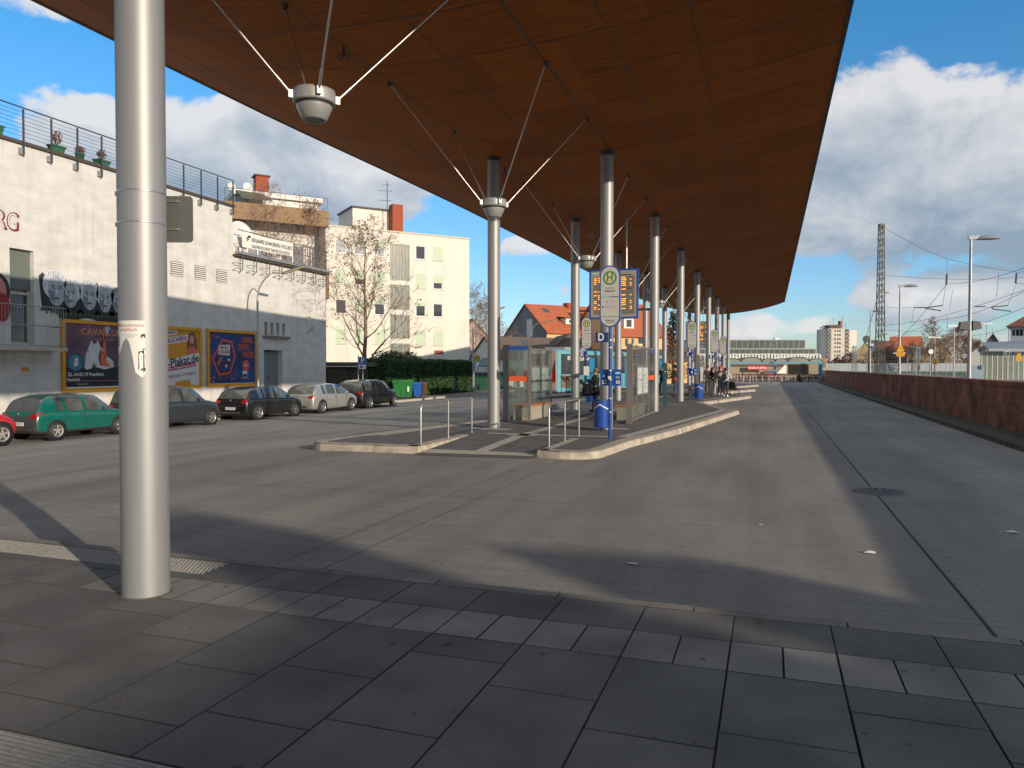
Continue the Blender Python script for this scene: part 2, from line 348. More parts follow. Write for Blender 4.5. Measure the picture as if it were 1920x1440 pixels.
def slab(x0, x1, y0, y1, m, g=.0028):
    dz = R.uniform(-.0012, .0012)-.0005; t = R.uniform(-.0009, .0009)
    gg = g*R.uniform(.7, 1.6); b = .003
    P = [(x0+gg, y0+g), (x1-gg, y0+g), (x1-gg, y1-g), (x0+gg, y1-g)]; Q = [(x0+gg+b, y0+g+b), (x1-gg-b, y0+g+b), (x1-gg-b, y1-g-b), (x0+gg+b, y1-g-b)]
    vs = [(p[0], p[1], -.016) for p in P]+[(p[0], p[1], dz-.0015) for p in P]+[(q[0], q[1], dz+(t if i in (0, 3) else -t)) for i, q in enumerate(Q)]
    mb.add(vs, [(8, 9, 10, 11)], m); mb.add(vs, [(i, (i+1) % 4, 4+(i+1) % 4, 4+i) for i in range(4)]+[(4+i, 4+(i+1) % 4, 8+(i+1) % 4, 8+i) for i in range(4)], EDGE)
for k in range(-24, 17):
    x0 = -.22+.61*k; x1 = x0+.61
    lt = x1 < -4.4
    slab(x0, x1, 4.84, 5.35 if not lt else 4.98, R.choice(SL))
    for h in (0, 1): slab(x0+.305*h, x0+.305*(h+1), 4.36, 4.84, R.choice(SLL if not lt or x1 > -5 else SL))
    y = 4.36; i = 0; Lp = [[.75, .62, .92], [.32, .92, .62], [.62, .92, .45], [.92, .62, .32]][k % 4]
    while y > -3:
        L = Lp[i % 3]; e = y-L
        if x1 < -2.0 and y > 2.53 > e: e = 2.53
        if x1 < -2.0 and abs(y-2.53) < .01: y = 1.98; continue
        slab(x0, x1, e, y, R.choice(SL), .0034); y = e; i += 1
for k in range(-14, 10): slab(-.5+1.0*k, .5+1.0*k, 5.35, 5.475, SLK, .003)
struct(mb.build('foreground_paving'))
struct(MB(mat('joint_moss', (.032, .032, .022), .95, var=.4, sc=9)).box(-15, 10.2, -3.2, 5.475, -.3, -.0165).build('paving_bed'))
TACT = slabmat('tactile', (.36, .34, .30)); TACB = mat('tactile_rib', (.27, .26, .24), .8, var=.2, sc=20)
mb = MB(TACT); n = 0
for i in range(26):                   # ribbed guide strip, bottom left
    x0 = -14.9+.5*i; x1 = x0+.5
    if x1 > -1.9: break
    mb.box(x0+.003, x1-.003, 1.99, 2.525, -.016, -.004)
    for j in range(17): y = 2.0+.031*j; mb.box(x0+.004, x1-.004, y, y+.017, -.004, .002, TACB)
for i in range(22):                   # studded strip beside the kerb
    x0 = -15+.48*i; x1 = x0+.48
    if x1 > -4.4: break
    mb.box(x0+.003, x1-.003, 4.985, 5.345, -.016, -.002)
    if x0 > -9.5:
        for a in range(12):
            for b_ in range(9):
                px_, py_ = x0+.02+a*.04+(b_ % 2)*.02, 5.005+b_*.038
                if px_ < x1-.02: mb.lathe([(.014, 0), (.008, .006), (.0001, .006)], (px_, py_, -.002), TACB, 6, False)
struct(mb.build('tactile_paving'))
# ---------------------------------------------------------------- the bus island
PAV = mat('island_paving', (.135, .13, .125), .85, var=.18, sc=2.2, bump=.3, bsc=120, dist=.004); tt, nn, ll, bb = tree_of(PAV)
br = nn.new('ShaderNodeTexBrick'); br.inputs['Scale'].default_value = 1.6; br.inputs['Mortar Size'].default_value = .008; br.offset = .5
br.inputs['Color1'].default_value = (1, 1, 1, 1); br.inputs['Color2'].default_value = (.86, .86, .86, 1); br.inputs['Mortar'].default_value = (.45, .45, .45, 1)
tcb = nn.new('ShaderNodeTexCoord'); ll.new(tcb.outputs['Object'], br.inputs['Vector'])
mx = nn.new('ShaderNodeMix'); mx.data_type = 'RGBA'; mx.blend_type = 'MULTIPLY'; mx.inputs[0].default_value = 1
src = bb.inputs['Base Color'].links[0].from_socket; ll.new(src, mx.inputs[6]); ll.new(br.outputs[0], mx.inputs[7]); ll.new(mx.outputs[2], bb.inputs['Base Color'])
def arc(cx, cy, r, a0, a1, n=5): return [(cx+r*cos(radians(a0+(a1-a0)*i/n)), cy+r*sin(radians(a0+(a1-a0)*i/n))) for i in range(n+1)]
RT = [(-4.56, 14.78)]+arc(-3.95, 15.35, .68, 262, 350)+[(-3.1, 17.3), (-2.42, 21), (-1.25, 30.3), (-1.16, 30.9), (-1.6, 31.5), (-3.12, 37.5), (-1.15, 46.4), (-1.07, 47), (-1.5, 47.6), (-3.1, 53.2), (-1.12, 60.2), (-1.05, 60.8), (-1.5, 61.4), (-3.1, 67.4), (-1.1, 76), (-1.05, 76.6), (-2.5, 81)]
LT = [(-7.2, 14.58), (-9.3, 14.5)]+arc(-9.45, 15.1, .6, 255, 185, 5)+[(-9.98, 16), (-8.52, 24.4), (-8.0, 29.5), (-8.4, 30.3), (-9.95, 35.5), (-8.2, 45), (-8.4, 46), (-9.95, 51.5), (-8.2, 61), (-8.4, 62), (-9.95, 67), (-8.3, 76), (-7, 81)]
mb = MB(PAV); mb.poly([(x, y, -.004) for x, y in ([(-4.56, 17.55)]+RT+LT[::-1]+[(-7.2, 17.55)])])
mb.add([(-7.2, 14.35, -.15), (-4.56, 14.5, -.15), (-4.56, 17.55, -.004), (-7.2, 17.55, -.004)], [(0, 1, 2, 3)])
struct(mb.build('bus_island'))
def kerb(mb, P, w, sgn, z1=0, z0=-.22, m=CONC):
    n = len(P); O = []
    for i in range(n):
        a = Vector(P[max(i-1, 0)]); b = Vector(P[min(i+1, n-1)]); c = Vector(P[i]); d1 = (c-a).normalized() if i else (b-c).normalized(); d2 = (b-c).normalized() if i < n-1 else d1
        n1 = Vector((-d1.y, d1.x)); n2 = Vector((-d2.y, d2.x)); q = (n1+n2).normalized(); q = q/max(.45, q.dot(n1)); O.append(q*sgn)
    for i in range(n-1):
        A, B = Vector(P[i]), Vector(P[i+1]); L = (B-A).length; k = max(1, round(L/1.0))
        for j in range(k):
            s0, s1 = j/k, (j+1)/k; g = .004/L if k > 1 else 0
            s0 += g; s1 -= g
            p0, p1 = A.lerp(B, s0), A.lerp(B, s1); q0, q1 = O[i].lerp(O[i+1], s0), O[i].lerp(O[i+1], s1)
            c = .035; V = []
            for p, q in ((p0, q0), (p1, q1)):
                V += [(*(p-q*.02), z0), (*(p-q*.0), z1-.05), (*(p+q*c), z1), (*(p+q*w), z1), (*(p+q*w), z0)]
            mb.add(V, [(0, 1, 6, 5), (1, 2, 7, 6), (2, 3, 8, 7), (3, 4, 9, 8), (0, 4, 3, 2, 1), (5, 6, 7, 8, 9)], m)
KM = mat('kerb_concrete', (.40, .35, .29), .85, var=.32, sc=3.2, bump=.5, bsc=45, dist=.008)
mb = MB(KM); kerb(mb, RT, .3, 1, m=KM); kerb(mb, LT, .3, -1, m=KM)
kerb(mb, [(-7.2, 14.58), (-7.2, 16.0), (-7.18, 17.5)], .28, 1, z1=.0, m=KM); kerb(mb, [(-4.56, 14.78), (-4.56, 17.5)], .22, -1, m=KM)
struct(mb.build('island_kerb'))
WL = mat('pale_paving_stone', (.43, .40, .35), .8, var=.15, sc=6, bump=.2, bsc=40)
mb = MB(WL)
def strip(p, q, w):
    a, b = Vector(p), Vector(q); d = (b-a).normalized(); nn_ = Vector((-d.y, d.x))*w/2; L = (b-a).length; k = max(1, int(L/.6))
    for i in range(k):
        s, e = a+d*(L*i/k+.004), a+d*(L*(i+1)/k-.004); mb.quad((*(s-nn_), .001), (*(e-nn_), .001), (*(e+nn_), .001), (*(s+nn_), .001))
strip((-3.42, 18.1), (-1.72, 31), .3); strip((-9.3, 16.7), (-8.2, 24), .28); strip((-8.15, 24.4), (-7.7, 29), .28)
strip((-6.95, 18.1), (-3.7, 18.1), .3); strip((-5.9, 17.6), (-5.9, 80), .3); strip((-3.4, 40), (-1.6, 46.3), .3); strip((-3.4, 55), (-1.6, 60.4), .3); strip((-9.3, 37), (-8.5, 44), .28)
strip((-6.3, 17.85), (-5.5, 17.85), .25); strip((-7.9, 19.4), (-6.7, 19.4), .5); strip((-4.5, 20.6), (-3.7, 20.6), .4); strip((-8.2, 31), (-5.9, 31), .3); strip((-5.9, 34.5), (-3.6, 34.5), .3)
mb.quad((-7.15, 14.62, -.132), (-4.6, 14.72, -.128), (-4.6, 15.1, -.108), (-7.15, 15.1, -.108))
mb.quad((-6.1, 15.12, -.112), (-5.8, 15.12, -.112), (-5.75, 17.6, .001), (-6.05, 17.6, .001))
struct(mb.build('guide_strips'))
# ---------------------------------------------------------------- right side: gutter, brick wall, platform
mb = MB(mat('mossy_kerb', (.075, .078, .05), .95, var=.5, sc=4, bump=.6, bsc=15)); mb.box(5.3, 6.26, 2, 97, -.3, -.04)
struct(mb.build('gutter'))
BRK = mat('dark_brick', (.1, .05, .035), .9); t, n, l, b = tree_of(BRK)
tc = n.new('ShaderNodeTexCoord'); mp = n.new('ShaderNodeMapping'); mp.inputs['Rotation'].default_value = (0, pi/2, pi/2); mp.inputs['Scale'].default_value = (1, 1, 1)
sx_ = n.new('ShaderNodeSeparateXYZ'); cx_ = n.new('ShaderNodeCombineXYZ'); l.new(tc.outputs['Object'], sx_.inputs[0])
ad = n.new('ShaderNodeMath'); ad.operation = 'ADD'; l.new(sx_.outputs[0], ad.inputs[0]); l.new(sx_.outputs[1], ad.inputs[1]); l.new(ad.outputs[0], cx_.inputs[0]); l.new(sx_.outputs[2], cx_.inputs[1])
bt = n.new('ShaderNodeTexBrick'); bt.inputs['Scale'].default_value = 1; bt.inputs['Brick Width'].default_value = .25; bt.inputs['Row Height'].default_value = .083; bt.inputs['Mortar Size'].default_value = .009
bt.inputs['Color1'].default_value = (.44, .16, .10, 1); bt.inputs['Color2'].default_value = (.24, .10, .07, 1); bt.inputs['Mortar'].default_value = (.14, .12, .105, 1); l.new(cx_.outputs[0], bt.inputs['Vector'])
no = n.new('ShaderNodeTexNoise'); no.inputs['Scale'].default_value = .9; no.inputs['Detail'].default_value = 8; l.new(tc.outputs['Object'], no.inputs[0])
rr = n.new('ShaderNodeValToRGB'); rr.color_ramp.elements[0].position = .35; rr.color_ramp.elements[1].position = .65; rr.color_ramp.elements[0].color = (.38, .38, .38, 1); rr.color_ramp.elements[1].color = (1.15, 1.1, 1.05, 1); l.new(no.outputs[0], rr.inputs[0])
mu = n.new('ShaderNodeMix'); mu.data_type = 'RGBA'; mu.blend_type = 'MULTIPLY'; mu.inputs[0].default_value = 1; l.new(bt.outputs[0], mu.inputs[6]); l.new(rr.outputs[0], mu.inputs[7]); l.new(mu.outputs[2], b.inputs['Base Color'])
bp = n.new('ShaderNodeBump'); bp.inputs['Strength'].default_value = .7; bp.inputs['Distance'].default_value = .008; bp.invert = True; l.new(bt.outputs['Fac'], bp.inputs['Height']); l.new(bp.outputs[0], b.inputs['Normal'])
wl = thing('brick_wall', 'long dark red brick wall edging the station platform at the right of the road', 'wall', (6.25, 3, -.16))
MB(BRK).box(0, .34, 0, 94, 0, 1.36).build('wall_body', wl)
mb = MB(BRK)
for i in range(188): mb.box(-.025, .365, i*.5+.006, i*.5+.494, 1.362, 1.485)
mb.build('coping', wl)
PLT = mat('platform_paving', (.17, .16, .15), .9, var=.2, sc=.8)
struct(MB(PLT).box(6.6, 12.5, -20, 150, -.5, .62).box(17, 24, 30, 150, -.5, .55).build('station_platform'))
struct(MB(mat('track_ballast', (.12, .1, .08), .95, var=.4, sc=5)).box(12.5, 17, -20, 260, -.5, -.1).build('track_bed'))
struct(MB(mat('field_grass', (.045, .1, .02), .9, var=.3, sc=.3)).box(24, 130, 20, 330, -.5, .05).build('sports_field'))
# ---------------------------------------------------------------- manhole, litter
mh = thing('manhole_cover', 'round iron manhole cover in the road near the right expansion joint', 'manhole', (1.59, 12.41, -.156))
MB(mat('manhole_frame', (.2, .19, .17), .85, var=.2)).lathe([(.40, 0), (.40, .004), (.33, .004)], n=40).build('frame', mh)
mb = MB(mat('cast_iron', (.09, .085, .08), .6, .6, var=.2)); mb.lathe([(.325, .005), (.0001, .005)], n=36)
for r in (.1, .18, .26):
    for k in range(int(r*60)): a = 2*pi*k/int(r*60); mb.box(r*cos(a)-.012, r*cos(a)+.012, r*sin(a)-.012, r*sin(a)+.012, .005, .012)
mb.build('lid', mh)
for (x, y, s, lab) in ((-1.23, 7.06, .055, 'flat white paper scrap lying in the dark shadow wedge on the road'), (.96, 8.25, .06, 'crumpled white paper scrap on the sunlit grey road left of the long joint'), (2.6, 9.8, .06, 'thin white twig shaped litter at the right edge of the road'), (-.1, 9.3, .035, 'tiny white litter shred in the middle of the road')):
    mb = MB(PAPER); r = random.Random(x); P = [(-s, -s*.5), (s*.8, -s*.6), (s, s*.5), (-s*.7, s*.6)]
    mb.add([(p[0], p[1], .004+r.random()*.012) for p in P]+[(0, 0, .03 if s > .058 else .012)], [(0, 1, 4), (1, 2, 4), (2, 3, 4), (3, 0, 4)])
    tag(mb.build('paper_litter'), lab, 'litter', None, (x, y, -.158)) 
# ================================================================== CANOPY
def interp(tab, y):
    for (y0, x0), (y1, x1) in zip(tab, tab[1:]):
        if y <= y1: return x0+(x1-x0)*max(0, (y-y0))/(y1-y0)
    return tab[-1][1]
XL = [(-6, -12.7), (9, -12.66), (17, -12.54), (22, -12.15), (28, -11.8), (40, -11.6), (60, -11.65), (69, -11.75), (74, -11.1), (79.5, -9.6), (83, -8.7), (85.1, -7.6), (85.7, -5.8)]
XR = [(-6, 1.34), (80.2, 1.3), (81.6, .6), (83.2, -.6), (84.4, -2.8), (85.2, -4.4), (85.7, -5.4)]
def sof(x): return 7.53+.0163*(x+5.5)**2
WOOD = mat('soffit_wood', (.3, .1, .03), .65, spec=.12); t, n, l, b = tree_of(WOOD)
tc = n.new('ShaderNodeTexCoord'); mp = n.new('ShaderNodeMapping'); mp.inputs['Scale'].default_value = (.45, 16, 1); l.new(tc.outputs['Object'], mp.inputs[0])
a = n.new('ShaderNodeTexNoise'); a.inputs['Scale'].default_value = 3.2; a.inputs['Detail'].default_value = 10; a.inputs['Roughness'].default_value = .68; a.inputs['Distortion'].default_value = .3; l.new(mp.outputs[0], a.inputs[0])
r = n.new('ShaderNodeValToRGB'); r.color_ramp.elements[0].position = .34; r.color_ramp.elements[1].position = .68; r.color_ramp.elements[0].color = (.20, .052, .010, 1); r.color_ramp.elements[1].color = (.60, .19, .030, 1); l.new(a.outputs[0], r.inputs[0])
bk = n.new('ShaderNodeTexBrick'); bk.offset = .0; bk.inputs['Scale'].default_value = 1; bk.inputs['Brick Width'].default_value = 1.65; bk.inputs['Row Height'].default_value = 1.73; bk.inputs['Mortar Size'].default_value = 0
bk.inputs['Color1'].default_value = (1, 1, 1, 1); bk.inputs['Color2'].default_value = (.8, .8, .8, 1); l.new(tc.outputs['Object'], bk.inputs['Vector'])
mu = n.new('ShaderNodeMix'); mu.data_type = 'RGBA'; mu.blend_type = 'MULTIPLY'; mu.inputs[0].default_value = 1; l.new(r.outputs[0], mu.inputs[6]); l.new(bk.outputs[0], mu.inputs[7]); l.new(mu.outputs[2], b.inputs['Base Color'])
cn = thing('station_canopy', 'huge curved bus station canopy with brown wooden underside on silver columns', 'canopy', (-5.3, -6, 0))
ys = [-6+1.73*i for i in range(int(80/1.73)+1)]+[78, 80.2, 81.6, 83.2, 84, 84.6, 85.2, 85.7]; ys = sorted(set(y for y in ys if y <= 85.7)); nx = 22
def grid(zf, m, flip):
    mb = MB(m); V = []; Fc = []
    for y in ys:
        a, b = interp(XL, y), interp(XR, y)
        for i in range(nx+1): x = a+(b-a)*i/nx; V.append((x+5.3, y+6, zf(x, i/nx)))
    for j in range(len(ys)-1):
        for i in range(nx):
            f = (j*(nx+1)+i, j*(nx+1)+i+1, (j+1)*(nx+1)+i+1, (j+1)*(nx+1)+i); Fc.append(f[::-1] if flip else f)
    return mb.add(V, Fc, None, True)
mb = grid(lambda x, u: sof(x), WOOD, True)
for sx0 in (-11.4, -9.4, -7.45, -5.8, -4.12, -2.75, -1.33):
    w = .018 if sx0 in (-7.45, -4.12) else .012
    for j in range(len(ys)-1):
        if interp(XL, ys[j+1]) < sx0 < interp(XR, ys[j+1]): z = sof(sx0)-.004; mb.quad((sx0-w+5.3, ys[j]+6, z), (sx0-w+5.3, ys[j+1]+6, z), (sx0+w+5.3, ys[j+1]+6, z), (sx0+w+5.3, ys[j]+6, z), DKGREY)
for y in ys[1:]:
    if y > 83: continue
    a, b = interp(XL, y), interp(XR, y)
    for i in range(nx):
        x0, x1 = a+(b-a)*i/nx, a+(b-a)*(i+1)/nx; mb.quad((x0+5.3, y+6-.011, sof(x0)-.005), (x0+5.3, y+6.011, sof(x0)-.005), (x1+5.3, y+6.011, sof(x1)-.005), (x1+5.3, y+6-.011, sof(x1)-.005), DKGREY)
mb.build('soffit', cn)
grid(lambda x, u: sof(x)+.1+.75*sin(pi*u), mat('roof_sheet', (.3, .31, .32), .5, .5), False).build('roof_deck', cn)
mb = MB(DKGREY); bd = [(interp(XL, y), y) for y in ys]+[(interp(XR, y), y) for y in ys[::-1]]; bd.append(bd[0])
for (x0, y0), (x1, y1) in zip(bd, bd[1:]):
    o = .04; c0 = 1 if x0 > -5.3 else -1; c1 = 1 if x1 > -5.3 else -1
    V = []
    for x, y, c in ((x0, y0, c0), (x1, y1, c1)): V += [(x+5.3-c*.03, y+6, sof(x)-.02), (x+5.3+c*o, y+6, sof(x)-.02), (x+5.3+c*o, y+6, sof(x)+.14), (x+5.3-c*.03, y+6, sof(x)+.16)]
    mb.add(V, [(0, 1, 5, 4), (1, 2, 6, 5), (2, 3, 7, 6), (3, 0, 4, 7)])
mb.build('edge_trim', cn)
# columns
def column(x, y, lab, r=.175):
    t = thing('canopy_column', lab, 'column', (x, y, 0), 0, 'silver columns carrying the canopy')
    z = sof(x)
    MB(ALU).lathe([(r, 0.004), (r, z-.12)], n=48).build('shaft', t)
    MB(DKGREY).lathe([(r*.97, z-.12), (r*.97, z+.02)], n=32).build('collar', t); MB(mat('base_sealant', (.09, .085, .075), .9, var=.3, sc=20)).lathe([(r-.002, .012), (r+.004, .01), (r+.016, .0015)], n=40).build('base_joint', t); return t
big = column(-4.47, 4.42, 'big silver column standing alone in the foreground with a torn white poster', .169)
for z in (2.78, 3.01):
    mb = MB(STEEL); mb.lathe([(.1695, z), (.171, z+.003), (.171, z+.010), (.1695, z+.013)], n=48)
    mb.T = Matrix.Rotation(radians(-62), 4, 'Z'); mb.box(-.03, .0, -.19, -.165, z-.008, z+.022); mb.tube([(-.045, -.18, z+.007), (.015, -.18, z+.007)], .006, n=8); mb.T = None; mb.build('clamp_band', big)
ords = ['first', 'second', 'third', 'fourth', 'fifth', 'sixth', 'seventh', 'eighth']
CY = [20.1+8.86*i for i in range(8)]
for i, y in enumerate(CY):
    column(-4.22, y, ['silver column behind the large round topped stop sign and blue bin', 'silver column at the end of the right glass shelter, board arm fixed to it'][i] if i < 2 else 'silver column of the right hand row, %s one counted from the stop sign D' % ords[i])
for i, y in enumerate(CY[:7]):
    column(-7.35, y-.4 if i == 0 else y, ['silver column left of the glass shelter beside the left handrail', 'silver column in front of the light blue bus'][i] if i < 2 else 'silver column of the left hand row, %s one counted from the left handrail' % ords[i])
# torn poster on the big column (wraps round the shaft)
vd = atan2(-4.42, 4.47)   # direction from the column to the camera
def wrap(rr, a0):
    def f(p): th = a0+p.x/rr; return Vector((rr*cos(th), rr*sin(th), p.z))
    return f
ps = thing('torn_poster', 'torn white paper poster with red blackletter heading stuck on the big silver column', 'poster', (-4.47, 4.42, 0))
mb = MB(PAPER); r0 = .1712; ZT, ZB = 2.06, 1.62; cen = vd-.28
for i in range(24):
    xa, xb = -.17+.23*i/24, -.17+.23*(i+1)/24
    def low(x):
        u = (x+.17)/.23
        tear = [(0, 1.86), (.06, 1.80), (.16, 1.84), (.3, 1.91), (.42, 1.93), (.52, 1.90), (.62, 1.80), (.7, 1.68), (.78, 1.665), (.9, 1.64), (1, 1.67)]
        return interp([(a_, b_) for a_, b_ in tear], u)
    w = wrap(r0, cen); mb.quad(w(Vector((xa, 0, low(xa)))), w(Vector((xb, 0, low(xb)))), w(Vector((xb, 0, ZT))), w(Vector((xa, 0, ZT))))
mb.build('sheet', ps)
REDI = mat('dark_red_print', (.32, .02, .03), .7); w = wrap(.1718, cen); mb = MB(REDI)
mb.text('Weihnachtsmarkt', -.058, 2.025, .023, REDI, wid=.225, T=w); mb.text('in Haßloch', -.07, 1.992, .026, REDI, wid=.15, T=w)
mb.text('am 1. Adventswochenende', -.05, 1.955, .009, INK, wid=.11, T=w); mb.text('am Brunnen', -.05, 1.94, .009, INK, wid=.07, T=w)
for (x0, x1, z0, z1) in ((.03, .062, 1.93, 1.965), (.0, .062, 1.845, 1.855), (.045, .055, 1.68, 1.86), (.012, .02, 1.70, 1.84), (.005, .062, 1.79, 1.798), (.03, .062, 1.69, 1.715), (-.165, -.15, 1.87, 1.95), (-.16, -.156, 1.95, 1.98), (.015, .05, 1.815, 1.84)):
    mb.poly([w(Vector(q)) for q in ((x0, 0, z0), (x1, 0, z0+.004), (x1-.003, 0, z1), ((x0+x1)/2, 0, z1-.003), (x0+.002, 0, z1-.008))], INK)
mb.build('print', ps)
sg = thing('traffic_sign', 'grey back of a rounded rectangular sign clamped behind the big foreground column', 'sign', (-4.47, 4.42, 0), head(88))
mb = MB(mat('grey_sign_back', (.12, .125, .115), .5, .3)); q = []
for cx_, cz_, a0 in ((.27, 2.72, 270), (.27, 3.02, 0), (-.05, 3.02, 90), (-.05, 2.72, 180)):
    q += [(cx_+.03*cos(radians(a0+i*30)), cz_+.03*sin(radians(a0+i*30))) for i in range(4)]
mb.prism(q, 'y', .2, .205); mb.build('plate', sg); [MB(STEEL).box(.0, .2, .19, .1995, z, z+.012).build('bracket', sg) for z in (2.785, 3.0)]
# hanging hub lamps
HUBM = mat('lamp_silver', (.37, .37, .365), .4, .35, var=.06, sc=6)
def hub(y, lab):
    t = thing('hanging_lamp', lab, 'lamp', (-5.82, y, 5.2), 0, 'conical lamps hung on four rods')
    MB(HUBM).lathe([(.24, .05), (.278, .05), (.283, .08), (.283, .19), (.278, .22), (.0001, .23)], n=36).build('ring', t)
    MB(mat('black_gasket', (.03, .03, .03), .7)).lathe([(.245, .02), (.245, .06)], n=32).build('gasket', t)
    MB(HUBM).lathe([(.242, .04), (.235, .0), (.165, -.155), (.155, -.165), (.13, -.17)], n=36).build('shade', t)
    MB(mat('lamp_lens', (.06, .06, .06), .15)).lathe([(.13, -.168), (.0001, -.166)], n=24).build('lens', t)
    for a, b in ((-1.68, -1.7), (-1.68, 1.7), (1.7, -1.7), (1.7, 1.7)):
        X, Y = -5.82+a, y+b; L = sqrt(a*a+b*b); ux, uy = a/L, b/L
        mb = MB(STEEL); mb.tube([(ux*.31, uy*.31, .15), (a, b, sof(X)-5.2)], .014, n=8); mb.tube([(ux*.31, uy*.31, .15), (ux*.31+(a-ux*.31)*.09, uy*.31+(b-uy*.31)*.09, .15+(sof(X)-5.35)*.09)], .021, n=8); rd = mb.build('rod', t)
        T = Matrix.Rotation(atan2(b, a), 4, 'Z'); mb = MB(HUBM); mb.T = T; mb.box(.275, .34, -.03, .03, .09, .19); mb.build('lug', t)
        MB(DKGREY).lathe([(.035, -.06), (.05, 0)], (a, b, sof(X)-5.2), n=12).build('anchor', rd)
    return t
HL = ['large hanging lamp cone nearest the camera, between the big column and the sky', 'second hanging lamp cone, in front of the left column of the front pair', 'third hanging lamp cone, left of the large stop sign']
for i, y in enumerate([8.7, 15.6]+[24.5+8.86*k for k in range(6)]): hub(y, HL[i] if i < 3 else 'hanging lamp cone, %s one counted from the camera' % ords[i])
for (x, y) in ((-7.46, 12.1), (-7.46, 20.9), (-7.46, 29.6)):
    m_ = MB(DKGREY); m_.tube([(0, 0, 0), (0, 0, -.14)], .02)
    for k in range(2):
        cx_ = -.07+.14*k; m_.tube([(cx_+.05*cos(a*pi/5), 0, -.17+.05*sin(a*pi/5)) for a in range(11)], .011, n=6, cap=False)
    tag(m_.build('ceiling_ring'), ['pair of dark steel rings under the canopy beside the first hanging lamp', 'pair of dark rings under the canopy near the front left column', 'farthest pair of dark rings under the canopy'][[12.1, 20.9, 29.6].index(y)], 'ring', None, (x, y, sof(x)))

fl = MB(mat('fallen_leaf', (.22, .09, .03), .8, var=.4, sc=30)); R_ = random.Random(31)
for k in range(90):
    x, y = (R_.uniform(-5, 1.5), 5.33+R_.gauss(0, .05)) if k < 50 else (R_.uniform(-7, 2), R_.uniform(2.4, 9)); z = .004 if y < 5.45 else -.15; a = R_.uniform(0, 6.3); s_ = R_.uniform(.008, .018)
    fl.add([(x+s_*cos(a), y+s_*sin(a), z), (x-s_*.5*sin(a), y+s_*.5*cos(a), z+.006), (x-s_*cos(a), y-s_*sin(a), z+.002), (x+s_*.5*sin(a), y-s_*.5*cos(a), z+.001)], [(0, 1, 2, 3)])
o_ = fl.build('fallen_leaves'); o_['kind'] = 'stuff'; o_['label'] = 'tiny dry leaves and crumbs scattered along the paving joint and kerb'; o_['category'] = 'leaves'
# ================================================================== CINEMA (white building on the left)
STUC = mat('white_stucco', (.56, .55, .525), .9, var=.08, sc=1.0, bump=.45, bsc=16, st=(1, 1, 2.2), col2=(.66, .65, .625), dist=.012); tS, nS, lS, bS = tree_of(STUC); tcS = nS.new('ShaderNodeTexCoord'); mpS = nS.new('ShaderNodeMapping'); mpS.inputs['Scale'].default_value = (2.6, 1, .22); lS.new(tcS.outputs['Object'], mpS.inputs[0]); noS = nS.new('ShaderNodeTexNoise'); noS.inputs['Scale'].default_value = 1.3; noS.inputs['Detail'].default_value = 7; lS.new(mpS.outputs[0], noS.inputs[0]); rS = nS.new('ShaderNodeValToRGB'); rS.color_ramp.elements[0].position = .3; rS.color_ramp.elements[1].position = .52; rS.color_ramp.elements[0].color = (.89, .875, .85, 1); rS.color_ramp.elements[1].color = (1, 1, 1, 1); lS.new(noS.outputs[0], rS.inputs[0]); mS = nS.new('ShaderNodeMix'); mS.data_type = 'RGBA'; mS.blend_type = 'MULTIPLY'; mS.inputs[0].default_value = 1; lS.new(bS.inputs['Base Color'].links[0].from_socket, mS.inputs[6]); lS.new(rS.outputs[0], mS.inputs[7]); lS.new(mS.outputs[2], bS.inputs['Base Color'])
PLIN = mat('dark_red_plinth', (.14, .04, .03), .8, var=.2, sc=3); TRIM = mat('dark_brown_trim', (.07, .055, .045), .7)
cf = Fac(-25, 20, -.43, pi/2); D = cf.uv
cin = thing('cinema_building', 'big white stucco building with painted grey faces, louvre vents and railed roof', 'building', tuple(cf.o), pi/2)
hol = [(*[-1.1, -.2], 2.95, 6.3), (12.65, 14.2, .55, 3.05)]+[(12.72+.5*i, 12.97+.5*i, 3.85, 4.5) for i in range(4)]
mb = MB(STUC); holed(mb, -14, 10.3, .5, 9.98, [h for h in hol if h[1] < 10], STUC, .3); holed(mb, 10.3, 18.4, .5, 7.6, [h for h in hol if h[0] > 10.3], STUC, .35)
shell(mb, -14, 10.3, 14, 0, 9.98, STUC, BROOF); mb.quad((18.4, 0, 0), (18.4, 14, 0), (18.4, 14, 7.6), (18.4, 0, 7.6)); mb.quad((10.3, 0, 7.6), (18.4, 0, 7.6), (18.4, 14, 7.6), (10.3, 14, 7.6), BROOF)
mb.build('wall', cin)
mb = MB(PLIN); mb.box(-14, 18.42, -.03, .02, 0, .5); mb.build('plinth', cin)
mb = MB(TRIM); mb.box(-14, 10.42, -.1, .4, 9.985, 10.1); mb.build('roof_edge', cin)
mb = MB(GALV); mb.box(10.32, 18.5, -.22, .12, 7.605, 7.7, TRIM).box(10.34, 18.5, -.3, -.1, 7.72, 7.86); mb.build('gutter', cin)
